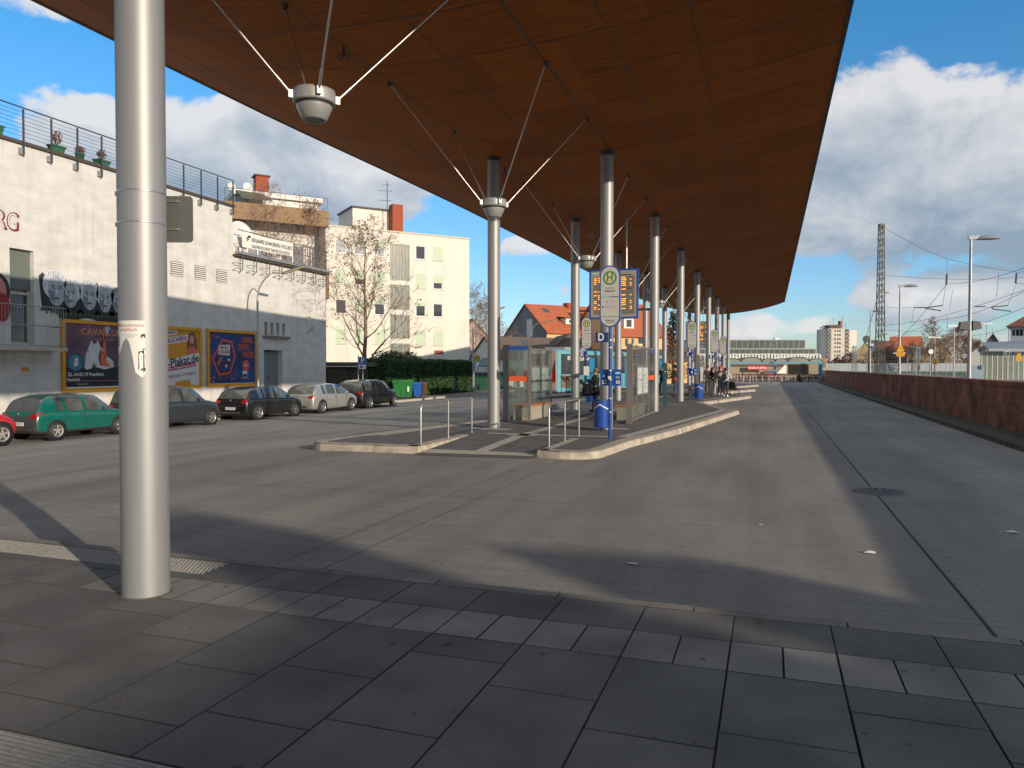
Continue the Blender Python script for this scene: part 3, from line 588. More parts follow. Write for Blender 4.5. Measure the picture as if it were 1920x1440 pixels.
# windows and door
w = window(cin, -1.1, -.2, 2.95, 6.3, .26, mat('cream_frame', (.5, .46, .36), .6), GLASSD, 1, .42, mat('grey_blind', (.13, .15, .14), .6)); MB(mat('cream_frame')).box(-1.05, -.25, .2, .3, 4.72, 4.8).build('transom', w)
dr = MB(mat('grey_door_paint', (.16, .2, .23), .45, var=.06)); dr.box(12.65, 13.4, .3, .34, .57, 2.95).box(13.415, 14.18, .3, .34, .57, 2.95); dr = dr.build('door', cin)
MB(DKGREY).box(13.34, 13.37, .26, .3, 1.5, 1.62).build('handle', dr)
MB(CONC).box(12.5, 14.3, -.35, .3, .505, .56).build('door_step', cin)
for i in range(4): MB(DARKHOLE).quad((12.72+.5*i, .34, 3.85), (12.97+.5*i, .34, 3.85), (12.97+.5*i, .34, 4.5), (12.72+.5*i, .34, 4.5)).build('slot_window', cin)
MB(mat('stone_sill', (.2, .17, .14), .9, var=.2)).box(12.55, 14.75, -.14, .0, 3.66, 3.8).build('sill', cin)
for (a, b) in ((320, 344), (365, 386), (406, 426)):
    u0, z0 = D(a, 520 if a == 320 else (527 if a == 365 else 533)); u1, z1 = D(b, 496 if a == 320 else (504 if a == 365 else 511)); z0, z1 = 6.2, 6.83
    mb = MB(WHITE); mb.quad((u0, -.004, z0), (u1, -.004, z0), (u1, -.004, z1), (u0, -.004, z1), TRIM)
    for k in range(7): z = z0+(z1-z0)*k/7; mb.add([(u0, -.005, z+.06), (u1, -.005, z+.06), (u1, -.05, z+.015), (u0, -.05, z+.015), (u0, -.05, z), (u1, -.05, z)], [(0, 1, 2, 3)[::-1], (3, 2, 5, 4)[::-1]], WHITE)
    mb.build('louvre_vent', cin)
# balcony
bl = MB(CONC).box(-2.6, .5, -.75, -.005, 2.72, 2.84).build('balcony_slab', cin)
mb = MB(GALV)
for z in (2.9, 3.6, 4.28): mb.tube([(-2.6, -.72, z), (.46, -.72, z), (.46, -.02, z)], .018, n=6)
for i in range(28): mb.tube([(-2.6+.11*i, -.72, 2.84), (-2.6+.11*i, -.72, 4.28)], .008, n=4)
for i in range(6): mb.tube([(.46, -.72+.12*i, 2.84), (.46, -.72+.12*i, 4.28)], .008, n=4)
mb.build('balcony_railing', bl)
# roof railing
mb = MB(DKGREY); y = -.12
mb.tube([(-14, y, 11.25), (10.3, y, 11.25)], .025, n=6)
for k in range(7): z = 10.25+.14*k; mb.tube([(-14, y, z), (10.3, y, z)], .007, n=4)
for k in range(22): u = -12.55+1.085*k; mb.box(u-.025, u+.025, y-.03, y+.02, 9.6, 11.2); mb.box(u-.12, u+.04, -.1, -.005, 9.62, 9.84, GALV)
mb.build('roof_railing', cin)
mb = MB(DKGREY)
for k in range(8):
    u = 10.7+1.05*k; mb.tube([(u, -.28, 6.95), (u, -.28, 8.9)], .025, n=5); mb.tube([(u, -.02, 6.8), (u, -.28, 6.95), (u-.45, -.28, 7.0), (u-.45, -.02, 6.9)], .015, n=4); mb.tube([(u, -.28, 7.25), (u-.45, -.28, 7.25), (u-.45, -.02, 7.25)], .015, n=4)
mb.tube([(10.4, -.28, 8.9), (18.3, -.28, 8.9)], .022, n=6); mb.tube([(10.4, -.28, 8.4), (18.3, -.28, 8.4)], .012, n=5); mb.build('terrace_railing', cin)
MB(mat('yellow_plate', (.55, .25, .03), .6)).box(-.72, -.46, -.012, -.002, 2.0, 2.14).build('small_plate', cin)
# lettering RG with purple outline
mb = MB(); PUR = mat('plum_paint', (.2, .02, .07), .8); 
for i, ch in enumerate('SCHAUBURG'):
    x = -.99-(8-i)*.44; mb.text(ch, x+.03, 7.18, .64, PUR, y=-.006, wid=.42, rot=-.05); mb.text(ch, x, 7.2, .56, STUC, y=-.012, wid=.33, rot=-.05, bold=False)
mb.build('wall_lettering', cin)
# mural of grey painted heads
G1, G2, G3, G4 = [mat('mural_%s' % n_, c, .85, var=.2, sc=7) for n_, c in (('black', (.03, .035, .04)), ('grey', (.17, .2, .24)), ('pale', (.36, .40, .45)), ('white', (.55, .58, .62)))]
mb = MB()
def blob(pts, m, y): mb.poly([(p[0], y, p[1]) for p in pts], m)
def ov(cx, cz, rx, rz, m, y, n=20, a0=0, a1=360): blob([(cx+rx*cos(radians(a0+(a1-a0)*k/n)), cz+rz*sin(radians(a0+(a1-a0)*k/n))) for k in range(n+(a1-a0 < 360))], m, y)
bt_, tp_ = [], []
for k in range(25): x = -.02+3.7*k/24; tp_.append((x, 5.45+.1*sin(k*.9)+.08*sin(k*2.1)-.02*k/2)); bt_.append((x+.1, 4.05+.13*sin(k*.45+2)+(.0 if k > 4 else .18)-.012*k))
for k in range(24): blob([bt_[k], bt_[k+1], tp_[k+1], tp_[k]], G1, -.004)
for (cx, cz, rx, rz, lean) in ((.62, 5.0, .43, .66, .06), (1.32, 4.88, .35, .54, -.05), (2.08, 4.9, .38, .6, .02), (2.82, 4.84, .36, .58, 0), (3.42, 4.8, .3, .5, .03)):
    blob([(cx-rx*1.5, 4.2), (cx+rx*1.5, 4.2), (cx+rx*.8, cz-rz*.7), (cx-rx*.8, cz-rz*.7)], G2 if rx < .3 else G1, -.006)
    ov(cx, cz+rz*.28, rx*1.15, rz*.85, G4 if rx > .3 else G2, -.008); ov(cx+lean, cz-.03, rx*.82, rz*.86, G3, -.010)
    blob([(cx+lean-rx*.8, cz-.02), (cx+lean-rx*.15, cz-.05), (cx+lean-rx*.2, cz-rz*.8), (cx+lean-rx*.6, cz-rz*.55)], G2, -.012)
    for q in (-1, 1):
        ov(cx+lean+q*rx*.33, cz+rz*.1, rx*.17, rz*.05, G1, -.014, 10); ov(cx+lean+q*rx*.33, cz+rz*.22, rx*.22, rz*.03, G1, -.014, 8); ov(cx+lean+q*rx*.36, cz+rz*.1, rx*.05, rz*.04, G4, -.016, 6)
    blob([(cx+lean-.02, cz+.02), (cx+lean+.03, cz+.02), (cx+lean+.06, cz-rz*.26), (cx+lean-.05, cz-rz*.26)], G4, -.014)
    ov(cx+lean, cz-rz*.47, rx*.28, rz*.05, G1, -.014, 10)
    for q in range(9): x = cx-rx*.9+rx*1.8*q/8; zt1 = cz+rz*.28+rz*.8*sqrt(max(.02, 1-(abs(x+.05-cx)/(rx*1.15))**2)); blob([(x, cz+rz*.62), (x+.012, cz+rz*.62), (x+.06, zt1-.03), (x+.03, zt1-.02)], G2 if q % 2 else G3, -.012)
for k in range(16): blob([(.2+.2*k, 4.12+.04*sin(k)), (.34+.2*k, 4.1), (.3+.2*k, 4.24+.04*sin(3*k))], mat('mural_moss', (.08, .09, .04), .9), -.009)
mb.build('mural', cin)
mb = MB(); ov(-1.6, 4.75, .5, .65, G1, -.004); ov(-1.65, 4.75, .42, .55, mat('mural_pink', (.5, .22, .18), .8), -.006); ov(-1.4, 4.2, .3, .5, mat('mural_red', (.28, .03, .03), .8), -.008); mb.build('mural', cin)
# roof planters
TERR = mat('green_planter', (.03, .13, .07), .6); BRNL = mat('dry_brown_leaves', (.16, .06, .03), .9, var=.4, sc=9)
def leafblob(mb, c, r, n, s, m, sq=1, rnd=random):
    for _ in range(n):
        while True:
            p = Vector((rnd.uniform(-1, 1), rnd.uniform(-1, 1), rnd.uniform(-1, 1)))
            if p.length < 1: break
        p = Vector(c)+Vector((p.x*r, p.y*r, p.z*r*sq)); a = Vector((rnd.gauss(0, 1), rnd.gauss(0, 1), rnd.gauss(0, 1))).normalized(); b = a.orthogonal().normalized(); k = s*rnd.uniform(.5, 1.3)
        q = a.cross(b); mb.add([p-b*k, p+q*k*.5, p+b*k, p-q*k*.5], [(0, 1, 2, 3)], m)
for i, (yy, wd, hh, hp) in enumerate(((18.62, .5, .32, .75), (21.0, .52, .26, .62), (22.0, .36, .24, .3), (23.0, .55, .24, .45), (24.4, .5, .26, .5))):
    t = thing('roof_planter', ['green box planter with a bushy brown shrub, leftmost on the white roof edge', 'green box planter holding a thin brown stem plant on the roof edge', 'small round green pot with a few dry sprigs on the roof edge', 'green box planter with reddish plant just left of the big column', 'green planter with dry plant behind the big column'][i], 'planter', (-25.28, yy, 9.71), 0, 'planters on the roof edge')
    mb = MB(TERR); a, b = .4*wd, .5*wd
    if i == 2: mb.lathe([(.0001, 0), (.13, 0), (.17, hh), (.19, hh+.01), (.15, hh)], n=16)
    else: mb.add([(-.13, -a, 0), (.13, -a, 0), (.13, a, 0), (-.13, a, 0), (-.17, -b, hh), (.17, -b, hh), (.17, b, hh), (-.17, b, hh)], [(0, 3, 2, 1), (4, 5, 6, 7), (0, 1, 5, 4), (1, 2, 6, 5), (2, 3, 7, 6), (3, 0, 4, 7)]).box(-.19, .19, -b-.02, b+.02, hh-.04, hh+.01)
    mb.build('pot', t); mb = MB(BRNL); R_ = random.Random(i)
    for _ in range(9): a = R_.uniform(0, 6.3); mb.tube([(0, 0, hh), (.12*cos(a), .16*sin(a), hh+hp*R_.uniform(.5, 1))], .008, n=3)
    leafblob(mb, (0, 0, hh+hp*.55), .2, 160, .045, BRNL, hp/.42, R_); mb.build('plant', t)
# banner and dish on the terrace
P4 = [D(453, 434, -.32), D(549, 456, -.32), D(548, 481, -.32), D(453, 463, -.32)]
bn = thing('cloth_banner', 'white hand lettered cloth banner tied to the roof terrace railing above the street', 'banner', tuple(cf.o), pi/2)
MB(PAPER).add([(p[0], -.33-.03*(i % 2), p[1]) for i, p in enumerate(P4)]+[((P4[0][0]+P4[1][0])/2, -.34, (P4[0][1]+P4[1][1])/2-.03), ((P4[2][0]+P4[3][0])/2, -.37, (P4[2][1]+P4[3][1])/2-.02)], [(0, 4, 5, 3), (4, 1, 2, 5)]).build('cloth', bn)
bx0, bx1 = P4[0][0], P4[1][0]; bz = P4[0][1]; sl = (P4[1][1]-P4[0][1])/(bx1-bx0); Wb = bx1-bx0
mb = MB(INK); rt = atan(sl)
for t_, fx, fz, h, wd in (('100 JAHRE SCHAUBURG 1912-2012', .56, .30, .2, .8), ('DAS PRIVATE EVENT-THEATER ZUM MIETEN', .54, .62, .17, .74), ('WWW.SCHAUBURG', .5, .92, .13, .4)):
    mb.text(t_, bx0+Wb*fx, bz+sl*Wb*fx-fz*1.0-.02, h, INK, y=-.39, wid=Wb*wd, rot=rt, bold=False)
mb.build('lettering', bn)
def dish(loc, r, rz, lab, elv=.5):
    t = thing('satellite_dish', lab, 'dish', loc, rz)
    MB(GALV).tube([(0, 0, 0), (0, 0, r*1.1), (0, -.1, r*1.2)], .03, n=6).build('mast', t)
    mb = MB(mat('dish_white', (.62, .62, .6), .5)); mb.T = Matrix.Translation((0, -.15, r*1.25)) @ Matrix.Rotation(pi/2+elv*-.6, 4, 'X')
    mb.lathe([(.001, -.12*r), (r*.5, -.07*r), (r*.85, .06*r), (r, .14*r), (r, .17*r), (r*.85, .09*r), (.001, -.09*r)], n=28); mb.build('reflector', t)
    mb = MB(DKGREY); mb.tube([(0, -.2, r*.5), (0, -.2-r*.9, r*.9), (0, -.2-r*.9, r*1.05)], .015, n=5); mb.box(-.05, .05, -.28-r*.9, -.16-r*.9, r*1.0, r*1.14); mb.build('feed_arm', t)
dish((-25.3, 31.1, 7.4), .72, radians(75), 'large pale satellite dish behind the banner on the white building terrace', .4)
# ================================================================== BILLBOARDS
YEL = mat('yellow_frame', (.62, .30, .01), .5)
def board(y0, lab, name='billboard'):
    t = thing(name, lab, 'billboard', (-24.98, y0, .77), pi/2, 'poster billboards on the white wall')
    mb = MB(YEL); L, H, w_ = 3.56, 2.74, .13
    mb.box(0, L, -.08, 0, 0, w_).box(0, L, -.08, 0, H-w_, H).box(0, w_, -.08, 0, w_, H-w_).box(L-w_, L, -.08, 0, w_, H-w_)
    mb.build('frame', t); return t
def px_rect(mb, x0, x1, z0, z1, m, y): mb.quad((x0, y, z0), (x1, y, z0), (x1, y, z1), (x0, y, z1), m)
MC = lambda n_, c=(.5, .5, .5), **k: mat(n_, c, .55, **k)
t = board(20.82, 'yellow framed billboard with a white horse poster, partly hidden by the big column'); mb = MB()
NV = MC('poster_night', (.035, .03, .075), col2=(.22, .11, .15), var=.3, sc=.9, st=(.6, 1, 1)); px_rect(mb, .13, 3.43, .13, 2.61, NV, -.02)
px_rect(mb, .13, 3.43, .13, .92, MC('poster_dark', (.012, .014, .03)), -.022)
ORG = MC('poster_orange', (.62, .22, .08)); mb.text('CAVALLUNA', 1.95, 2.3, .24, ORG, y=-.026, wid=2.2); mb.text('WELT DER FANTASIE', 1.9, 2.03, .07, ORG, y=-.026, wid=1.0)
HW = MC('horse_white', (.55, .56, .58), var=.15, sc=4); o_ = lambda cx, cz, rx, rz, m, y: mb.poly([(cx+rx*cos(2*pi*k/20), y, cz+rz*sin(2*pi*k/20)) for k in range(20)], m)
mb.poly([(x, -.024, z) for x, z in ((.98, .9), (1.05, 1.4), (1.2, 1.75), (1.32, 2.0), (1.38, 1.84), (1.55, 1.9), (1.6, 2.02), (1.68, 1.84), (1.85, 1.5), (2.05, 1.35), (2.3, 1.2), (2.35, .95), (1.9, .85), (1.5, .95), (1.42, 1.15), (1.3, .9), (1.1, .84))], HW)
mb.poly([(x, -.026, z) for x, z in ((1.7, 1.0), (1.62, 1.3), (1.7, 1.6), (1.8, 1.84), (1.92, 1.78), (2.0, 1.55), (1.98, 1.2), (1.9, 1.0))], MC('hair_brown', (.08, .03, .02)))
o_(1.8, 1.62, .07, .1, MC('face_tan', (.5, .28, .2)), -.028); mb.poly([(x, -.028, z) for x, z in ((1.75, 1.0), (1.7, 1.3), (1.76, 1.5), (1.88, 1.5), (1.95, 1.25), (2.2, .95))], MC('dress_orange', (.6, .14, .05)))
mb.poly([(x, -.03, z) for x, z in ((1.86, 1.9), (1.97, 2.6), (2.2, 2.52), (2.0, 2.2))], MC('flag_blue', (.3, .45, .6))); mb.poly([(x, -.03, z) for x, z in ((1.86, 1.4), (1.83, 2.5), (1.95, 2.55), (1.97, 1.4))], MC('flag_orange', (.65, .12, .04)))
o_(.6, 1.12, .35, .36, MC('badge_dark', (.03, .05, .08)), -.024); o_(.6, 1.12, .3, .31, MC('badge_teal', (.05, .2, .3), var=.4, sc=4), -.026); mb.poly([(x, -.028, z) for x, z in ((.5, .98), (.55, 1.25), (.68, 1.32), (.72, 1.15), (.66, .98))], HW)
mb.text('22.-24.02.19 Frankfurt', 1.05, .66, .13, PAPER, y=-.026, wid=1.6); mb.text('Festhalle', .5, .47, .1, PAPER, y=-.026, wid=.55); px_rect(mb, .2, 3.3, .40, .415, ORG, -.026); mb.text('TICKETS', .9, .28, .06, PAPER, y=-.026, wid=.5)
px_rect(mb, .13, 3.43, .13, .19, PAPER, -.026); mb.text('WELT', 2.95, 1.3, .15, ORG, y=-.028, wid=.5); mb.text('FANTASIE', 2.95, 1.05, .15, ORG, y=-.028, wid=.8)
mb.build('poster', t)
t = board(24.5, 'yellow framed billboard with orange and white advert, right of the big column'); mb = MB()
px_rect(mb, .13, 3.43, .13, 2.61, MC('advert_orange', (.58, .27, .02)), -.02); WH = MC('advert_white', (.66, .65, .64))
mb.poly([(.13, -.024, .35), (3.43, -.024, .8), (3.43, -.024, 1.62), (.13, -.024, 1.0)], WH); NVY = MC('advert_navy', (.02, .025, .07)); MAG = MC('advert_crimson', (.45, .01, .06))
rr_ = .15; mb.poly([(.3, -.026, 1.75), (2.75, -.026, 2.12), (2.75, -.026, 2.42), (.3, -.026, 2.05)], WH); mb.poly([(.6, -.0255, 2.2), (2.05, -.0255, 2.4), (2.05, -.0255, 2.6), (.6, -.0255, 2.5)], WH)
PL = MC('advert_plum', (.25, .02, .12)); mb.text('FLÄCHE BUCHEN!', 1.5, 2.08, .2, PL, y=-.03, wid=2.3, rot=rr_); mb.text('KUNDEN GEWINNUNGS', 1.3, 2.42, .12, PL, y=-.03, wid=1.35, rot=.1)
mb.text('Gross-Plakat.de', 1.85, 1.13, .36, NVY, y=-.03, wid=3.05, rot=rr_)
mb.poly([(.5, -.027, .62), (3.2, -.027, .98), (3.2, -.027, 1.16), (.5, -.027, .8)], MAG); mb.text('Die Marke für Plakatwerbung', 1.85, .89, .1, WH, y=-.03, wid=2.5, rot=rr_*.9)
mb.poly([(.13, -.026, .13), (3.43, -.026, .13), (3.43, -.026, .84), (.13, -.026, .42)], WH); mb.poly([(1.9, -.0275, .13), (2.9, -.0275, .13), (2.8, -.0275, .38), (2.0, -.0275, .3)], MC('advert_orange'))
mb.text('Hotline 05223 177877', 1.9, .53, .13, PL, y=-.03, wid=2.6, rot=rr_*.7)
mb.poly([(x, -.028, z) for x, z in ((2.72, 1.62), (2.65, 2.0), (2.78, 2.45), (2.95, 2.56), (3.15, 2.5), (3.28, 2.2), (3.3, 1.7))], MC('hair_auburn', (.2, .07, .03))); o_(2.97, 2.2, .14, .2, MC('face_tan'), -.03); mb.poly([(x, -.029, z) for x, z in ((2.65, 1.55), (2.8, 1.85), (3.15, 1.85), (3.36, 1.6))], MC('blouse_coral', (.6, .15, .1)))
mb.poly([(2.91, -.032, 2.1), (3.03, -.032, 2.1), (2.97, -.032, 2.06)], WH); mb.build('poster', t)
t = board(28.42, 'yellow framed billboard with dark blue chocolate advert beside the tall street lamp'); mb = MB()
px_rect(mb, .13, 3.43, .13, 2.61, MC('choc_blue', (.008, .02, .07), col2=(.015, .07, .26), var=.2, sc=.5), -.02); CORL = MC('choc_coral', (.6, .10, .06))
hx = [(1.05, 2.3), (1.75, 2.22), (2.0, 1.45), (1.6, .62), (.8, .52), (.33, 1.35)]
mb.poly([(x, -.024, z) for x, z in hx], CORL); mb.poly([(1.17+(x-1.17)*.86, -.026, 1.41+(z-1.41)*.88) for x, z in hx], MC('choc_plum', (.09, .015, .06), var=.3, sc=5)); mb.poly([(1.17+(x-1.17)*.74, -.028, 1.38+(z-1.41)*.76) for x, z in hx], MC('choc_mid', (.012, .04, .16)))
mb.poly([(.75, -.03, 1.55), (1.55, -.03, 1.5), (1.6, -.03, 2.03), (.8, -.03, 2.0)], WH); mb.text('FERRERO', 1.18, 1.87, .15, MC('choc_red', (.4, .03, .08)), y=-.033, wid=.62); mb.text('KÜSSCHEN', 1.18, 1.66, .16, MC('choc_red'), y=-.033, wid=.68)
for k in range(5): o_(.95+.11*k, 1.12+.06*sin(k*2), .1, .09, MC('choc_brown', (.13, .05, .02)), -.032)
mb.poly([(.68, -.032, 1.1), (.95, -.032, 1.45), (1.02, -.032, 1.4), (.78, -.032, 1.05)], MC('cinnamon', (.45, .2, .08))); o_(1.5, 1.3, .1, .05, WH, -.033); o_(1.3, 1.0, .07, .07, WH, -.034)
mb.text('CREMIG.', 2.85, 2.28, .28, CORL, y=-.03, wid=.85); mb.text('ZIMTIG.', 2.62, 1.92, .28, CORL, y=-.03, wid=.88); mb.text('KNACKIG.', 2.93, 1.56, .28, CORL, y=-.03, wid=.86)
o_(2.75, 1.02, .26, .28, CORL, -.024); mb.text('NEU', 2.75, 1.03, .12, WH, y=-.03, wid=.34); px_rect(mb, 2.5, 2.85, .42, .76, WH, -.026); px_rect(mb, 2.52, 2.83, .44, .6, MC('choc_blue'), -.028); px_rect(mb, 2.4, 2.95, .36, .42, CORL, -.027)
R_ = random.Random(9)
for _ in range(60):
    a = R_.choice([0, 1]); x, z = (R_.uniform(.2, 1.2), R_.uniform(2.2, 2.55)) if a else (R_.uniform(.2, 2.1), R_.uniform(.2, .62)); 
    if a and z < 2.35+.3*(x-.9): continue
    s_ = R_.uniform(.02, .06); o_(x, z, s_, s_, R_.choice([CORL, MC('choc_plum'), MC('choc_redbit', (.35, .04, .05))]), -.023)
for _ in range(12): z = R_.uniform(.9, 2.3); s_ = .04; o_(.25, z, s_, s_, CORL, -.023)
px_rect(mb, .13, 3.43, .13, .16, WH, -.026); mb.build('poster', t)
# ================================================================== BUILDINGS BEHIND
CREAM = mat('cream_render', (.66, .63, .56), .9, var=.08, sc=.7, st=(1, 1, .3)); BRICKR = mat('red_brick', (.30, .07, .035), .9, var=.2, sc=8)
LINTEL = mat('pale_panel', (.5, .5, .46), .7)
def pr4(fc, L, d=0):                   # pixel rect -> local hole
    a = fc.uv(L[0], L[1], d); b = fc.uv(L[2], L[3], d); u0, u1 = sorted((a[0], b[0])); z0, z1 = sorted((a[1], b[1])); return u0, u1, z0, z1
# apartment block
af = facP(612, 65.6, 60.3, -.6); ap = thing('apartment_block', 'cream four storey apartment block with green shutters and a grey glazed stairwell', 'building', tuple(af.o), af.th)
Lf = af.uv(880, 600)[0]; Ht = af.uv(880, 449)[1]
cols_ = [(629, 649), (665, 687), (702, 721), (779.5, 798), (812, 831)]
rowc = [af.uv(800, y)[1] for y in (474.5, 528.5, 581, 634)]
ws = []; hh = 1.32
for ci, (a, b) in enumerate(cols_):
    u0 = af.uv(a, 600)[0]; u1 = u0+1.02
    for ri in range(4): ws.append((ci, ri, u0, u1, rowc[ri]-hh/2, rowc[ri]+hh/2))
su0, su1 = af.uv(731.5, 600)[0], af.uv(768, 600)[0]
st_ = [af.uv(750, y)[1] for y in (458, 526, 534, 581, 590, 635, 644, 690)]
hol = [w[2:] for w in ws]+[(su0, su1, st_[2*i+1], st_[2*i]) for i in range(4)]
mb = MB(CREAM); holed(mb, 0, Lf, 0, Ht, hol, CREAM, .1); shell(mb, 0, Lf, 11, 0, Ht, CREAM, BROOF); mb.build('wall', ap)
MB(mat('roof_coping', (.55, .5, .4), .7)).box(-.08, Lf+.08, -.08, 11.08, Ht+.003, Ht+.13).build('coping', ap)
shut = {(0, 0): .0, (1, 0): .45, (2, 0): .5, (0, 1): .9, (1, 1): .6, (2, 1): .97, (0, 2): 0, (1, 2): .97, (2, 2): .25, (3, 0): 0, (4, 0): .97, (3, 1): .97, (4, 1): .55, (3, 2): .25, (4, 2): 0}
CURT = mat('net_curtain', (.4, .42, .44), .9, var=.3, sc=9, st=(6, 1, 1))
for ci, ri, a, b, c, d in ws:
    s_ = shut.get((ci, ri), .98); window(ap, a, b, c, d, .075, mg=CURT if (ri == 0 and ci < 3) else GLASSD, shutter=s_, sill=LINTEL)
GST = mat('stair_glass', (.12, .13, .11), .25, var=.35, sc=2, st=(4, 1, .4), col2=(.26, .27, .23))
for i in range(4):
    z1, z0 = st_[2*i], st_[2*i+1]; mb = MB(GST); mb.quad((su0, .09, z0), (su1, .09, z0), (su1, .09, z1), (su0, .09, z1))
    for k in range(7): x = su0+(su1-su0)*k/6; mb.box(max(su0, x-.02), min(su1, x+.02), .06, .085, z0, z1, mat('stair_mullion', (.3, .3, .26), .5))
    mb.box(su0, su1, .05, .086, z1-.08, z1, mat('stair_mullion')); mb.build('stair_glazing', ap)
mb = MB(LINTEL); a, b, c, d = pr4(af, (814, 657, 831, 664)); mb.box(a, b, -.02, .0, c, d, BRICKR); mb.build('wall_plate', ap)
# roof-top box, chimney, mast, dish
d_ = 5; a, b, c, d = pr4(af, (661, 384, 737, 470), d_); Hb = af.uv(700, 393, d_)[1]
MB(CREAM).box(a+.0, b, d_, d_+4.5, Ht+.02, Hb).build('roof_house', ap); MB(BROOF).box(a-.15, b+.1, d_-.2, d_+4.6, Hb+.003, Hb+.14).build('roof_house_cap', ap)
a, b, c, d = pr4(af, (736, 383, 756, 470), 4); MB(BRICKR).box(a, b, 4, 5.0, Ht+.02, af.uv(745, 383, 4)[1]).build('chimney', ap)
a, c = af.uv(726, 340, 4.2); mb = MB(DKGREY); mb.tube([(a, 4.2, Ht), (a, 4.2, c)], .04, n=6)
for z, w_ in ((c-.4, .5), (c-1.0, .9), (c-1.9, .9)): mb.tube([(a-w_, 4.2, z), (a+w_*.6, 4.2, z+.1)], .02, n=4)
for k in range(6): mb.tube([(a-.9+.25*k, 4.0, c-1.95), (a-.9+.25*k, 4.4, c-1.95)], .012, n=3)
mb.build('aerial_mast', ap); p = af.o+af.ex*(a-.7)+af.ey*3.5; dish((p.x, p.y, af.o.z+Ht+.1), .55, af.th+.9, 'satellite dish at the foot of the aerial mast on the cream apartment roof', .3)
# brown terrace building behind the cinema
bf = facP(424, 50, 60.3, -.6); tb = thing('terrace_building', 'brown balconied building with white penthouse and brick chimney behind the white cinema', 'building', tuple(bf.o), bf.th)
L2 = bf.uv(617, 500)[0]; zt = bf.uv(617, 396)[1]; zb_ = bf.uv(617, 426)[1]; BRN = mat('brown_pebbledash', (.26, .17, .10), .95, var=.22, sc=5, bump=.5, bsc=30)
for q0, q1 in ((zb_, zt), (7.2, 8.9)): MB(BRN).prism([(0, 0), (L2, 0), (L2, 9), (L2-.22, 9), (L2-.22, .22), (0, .22)], 'z', q0, q1).build('parapet', tb)
mb = MB(mat('facade_white', (.62, .6, .55), .85)); hw = [pr4(bf, r, 1.6) for r in ((463, 418, 503, 428), (526, 428, 572, 462), (578, 432, 590, 466))]; hw[0] = (hw[0][0], hw[0][1], 9.9, 11.0); hw[1] = (hw[1][0], hw[1][1], 8.95, 11.1); hw[2] = (hw[2][0], hw[2][1], 8.95, 11.1)
holed(mb, 0, L2-.3, 0, zb_+.2, hw, mat('facade_white'), .15, y=1.6); shell(mb, 0, L2-.3, 10, 0, zb_+.21, mat('facade_white'), BROOF); mb.build('wall', tb)
for h in hw: window(tb, *h, y=1.72, mg=mat('blue_grey_glass', (.12, .14, .18), .1), bars=2)
pen_w = mat('penthouse_white', (.7, .68, .64), .8); z0 = zt-.2; q0 = bf.uv(441, 350, 2.2); q1 = bf.uv(597, 373, 2.2); zp = q1[1]
mb = MB(pen_w); mb.box(q0[0], q1[0], 2.2, 8, z0, zp-.35).box(q0[0]-.2, q1[0]+.25, 1.9, 8.3, zp-.345, zp); mb.build('penthouse', tb)
a, b, c, d = pr4(bf, (520, 378, 590, 400), 2.2); mb = MB(mat('louvre_blind', (.45, .46, .46), .6))
for k in range(30): x = a+(b-a)*k/30; mb.box(x, x+(b-a)/30-.02, 2.13, 2.19, z0+.2, zp-.8)
mb.build('blind', tb)
aw = [bf.uv(x, y, 1.9) for x, y in ((440, 352), (492, 360), (506, 383), (449, 377))]
MB(mat('olive_awning', (.1, .11, .075), .9, var=.1)).add([(aw[0][0], 2.1, aw[0][1]), (aw[1][0], 2.1, aw[1][1]), (aw[2][0], .8, aw[2][1]), (aw[3][0], .8, aw[3][1])], [(0, 1, 2, 3)]).build('awning', tb)
a, b, c, d = pr4(bf, (480, 332, 504, 350), 5); MB(BRICKR).box(a, b, 5, 6, zp-.3, bf.uv(490, 330, 5)[1]).build('chimney', tb); zc = bf.uv(490, 330, 5)[1]; MB(TRIM).box(a-.12, b+.12, 4.9, 6.1, zc+.003, zc+.1).build('chimney_cap', tb)
mb = MB(DKGREY); mb.tube([(L2-.1, .1, zt+.9), (0, .1, zt+.9)], .02, n=5)
for k in range(8): mb.tube([(L2*k/7*.99+.02, .1, zt), (L2*k/7*.99+.02, .1, zt+.9)], .015, n=4)
mb.build('parapet_rail', tb)
for px_, r_ in ((432, .3), (462, .35)):
    u_, v_ = bf.uv(px_, 348, 3); p = bf.o+bf.ex*u_+bf.ey*3; dish((p.x, p.y, bf.o.z+zp-.05), r_, bf.th+.3, 'small white satellite dish on the penthouse roof, %s' % ('left one by the railing' if r_ < .33 else 'right one by the chimney'), .3)
# conservatory glass at left of the penthouse
u_, v_ = bf.uv(405, 395, 2); mb = MB(mat('blue_sheet', (.22, .28, .34), .3)); mb.add([(u_-.4, 2, zt-.4), (q0[0], 2, zt-.4), (q0[0], 2, zp-.5), (u_+1.6, 2, zp-1.3)], [(0, 1, 2, 3)]); mb.add([(u_-.4, 2, zt-.4), (u_+1.6, 2, zp-1.3), (u_+1.6, 5, zp-1.3), (u_-.4, 5, zt-.4)], [(0, 1, 2, 3)])
mb.build('conservatory', tb)
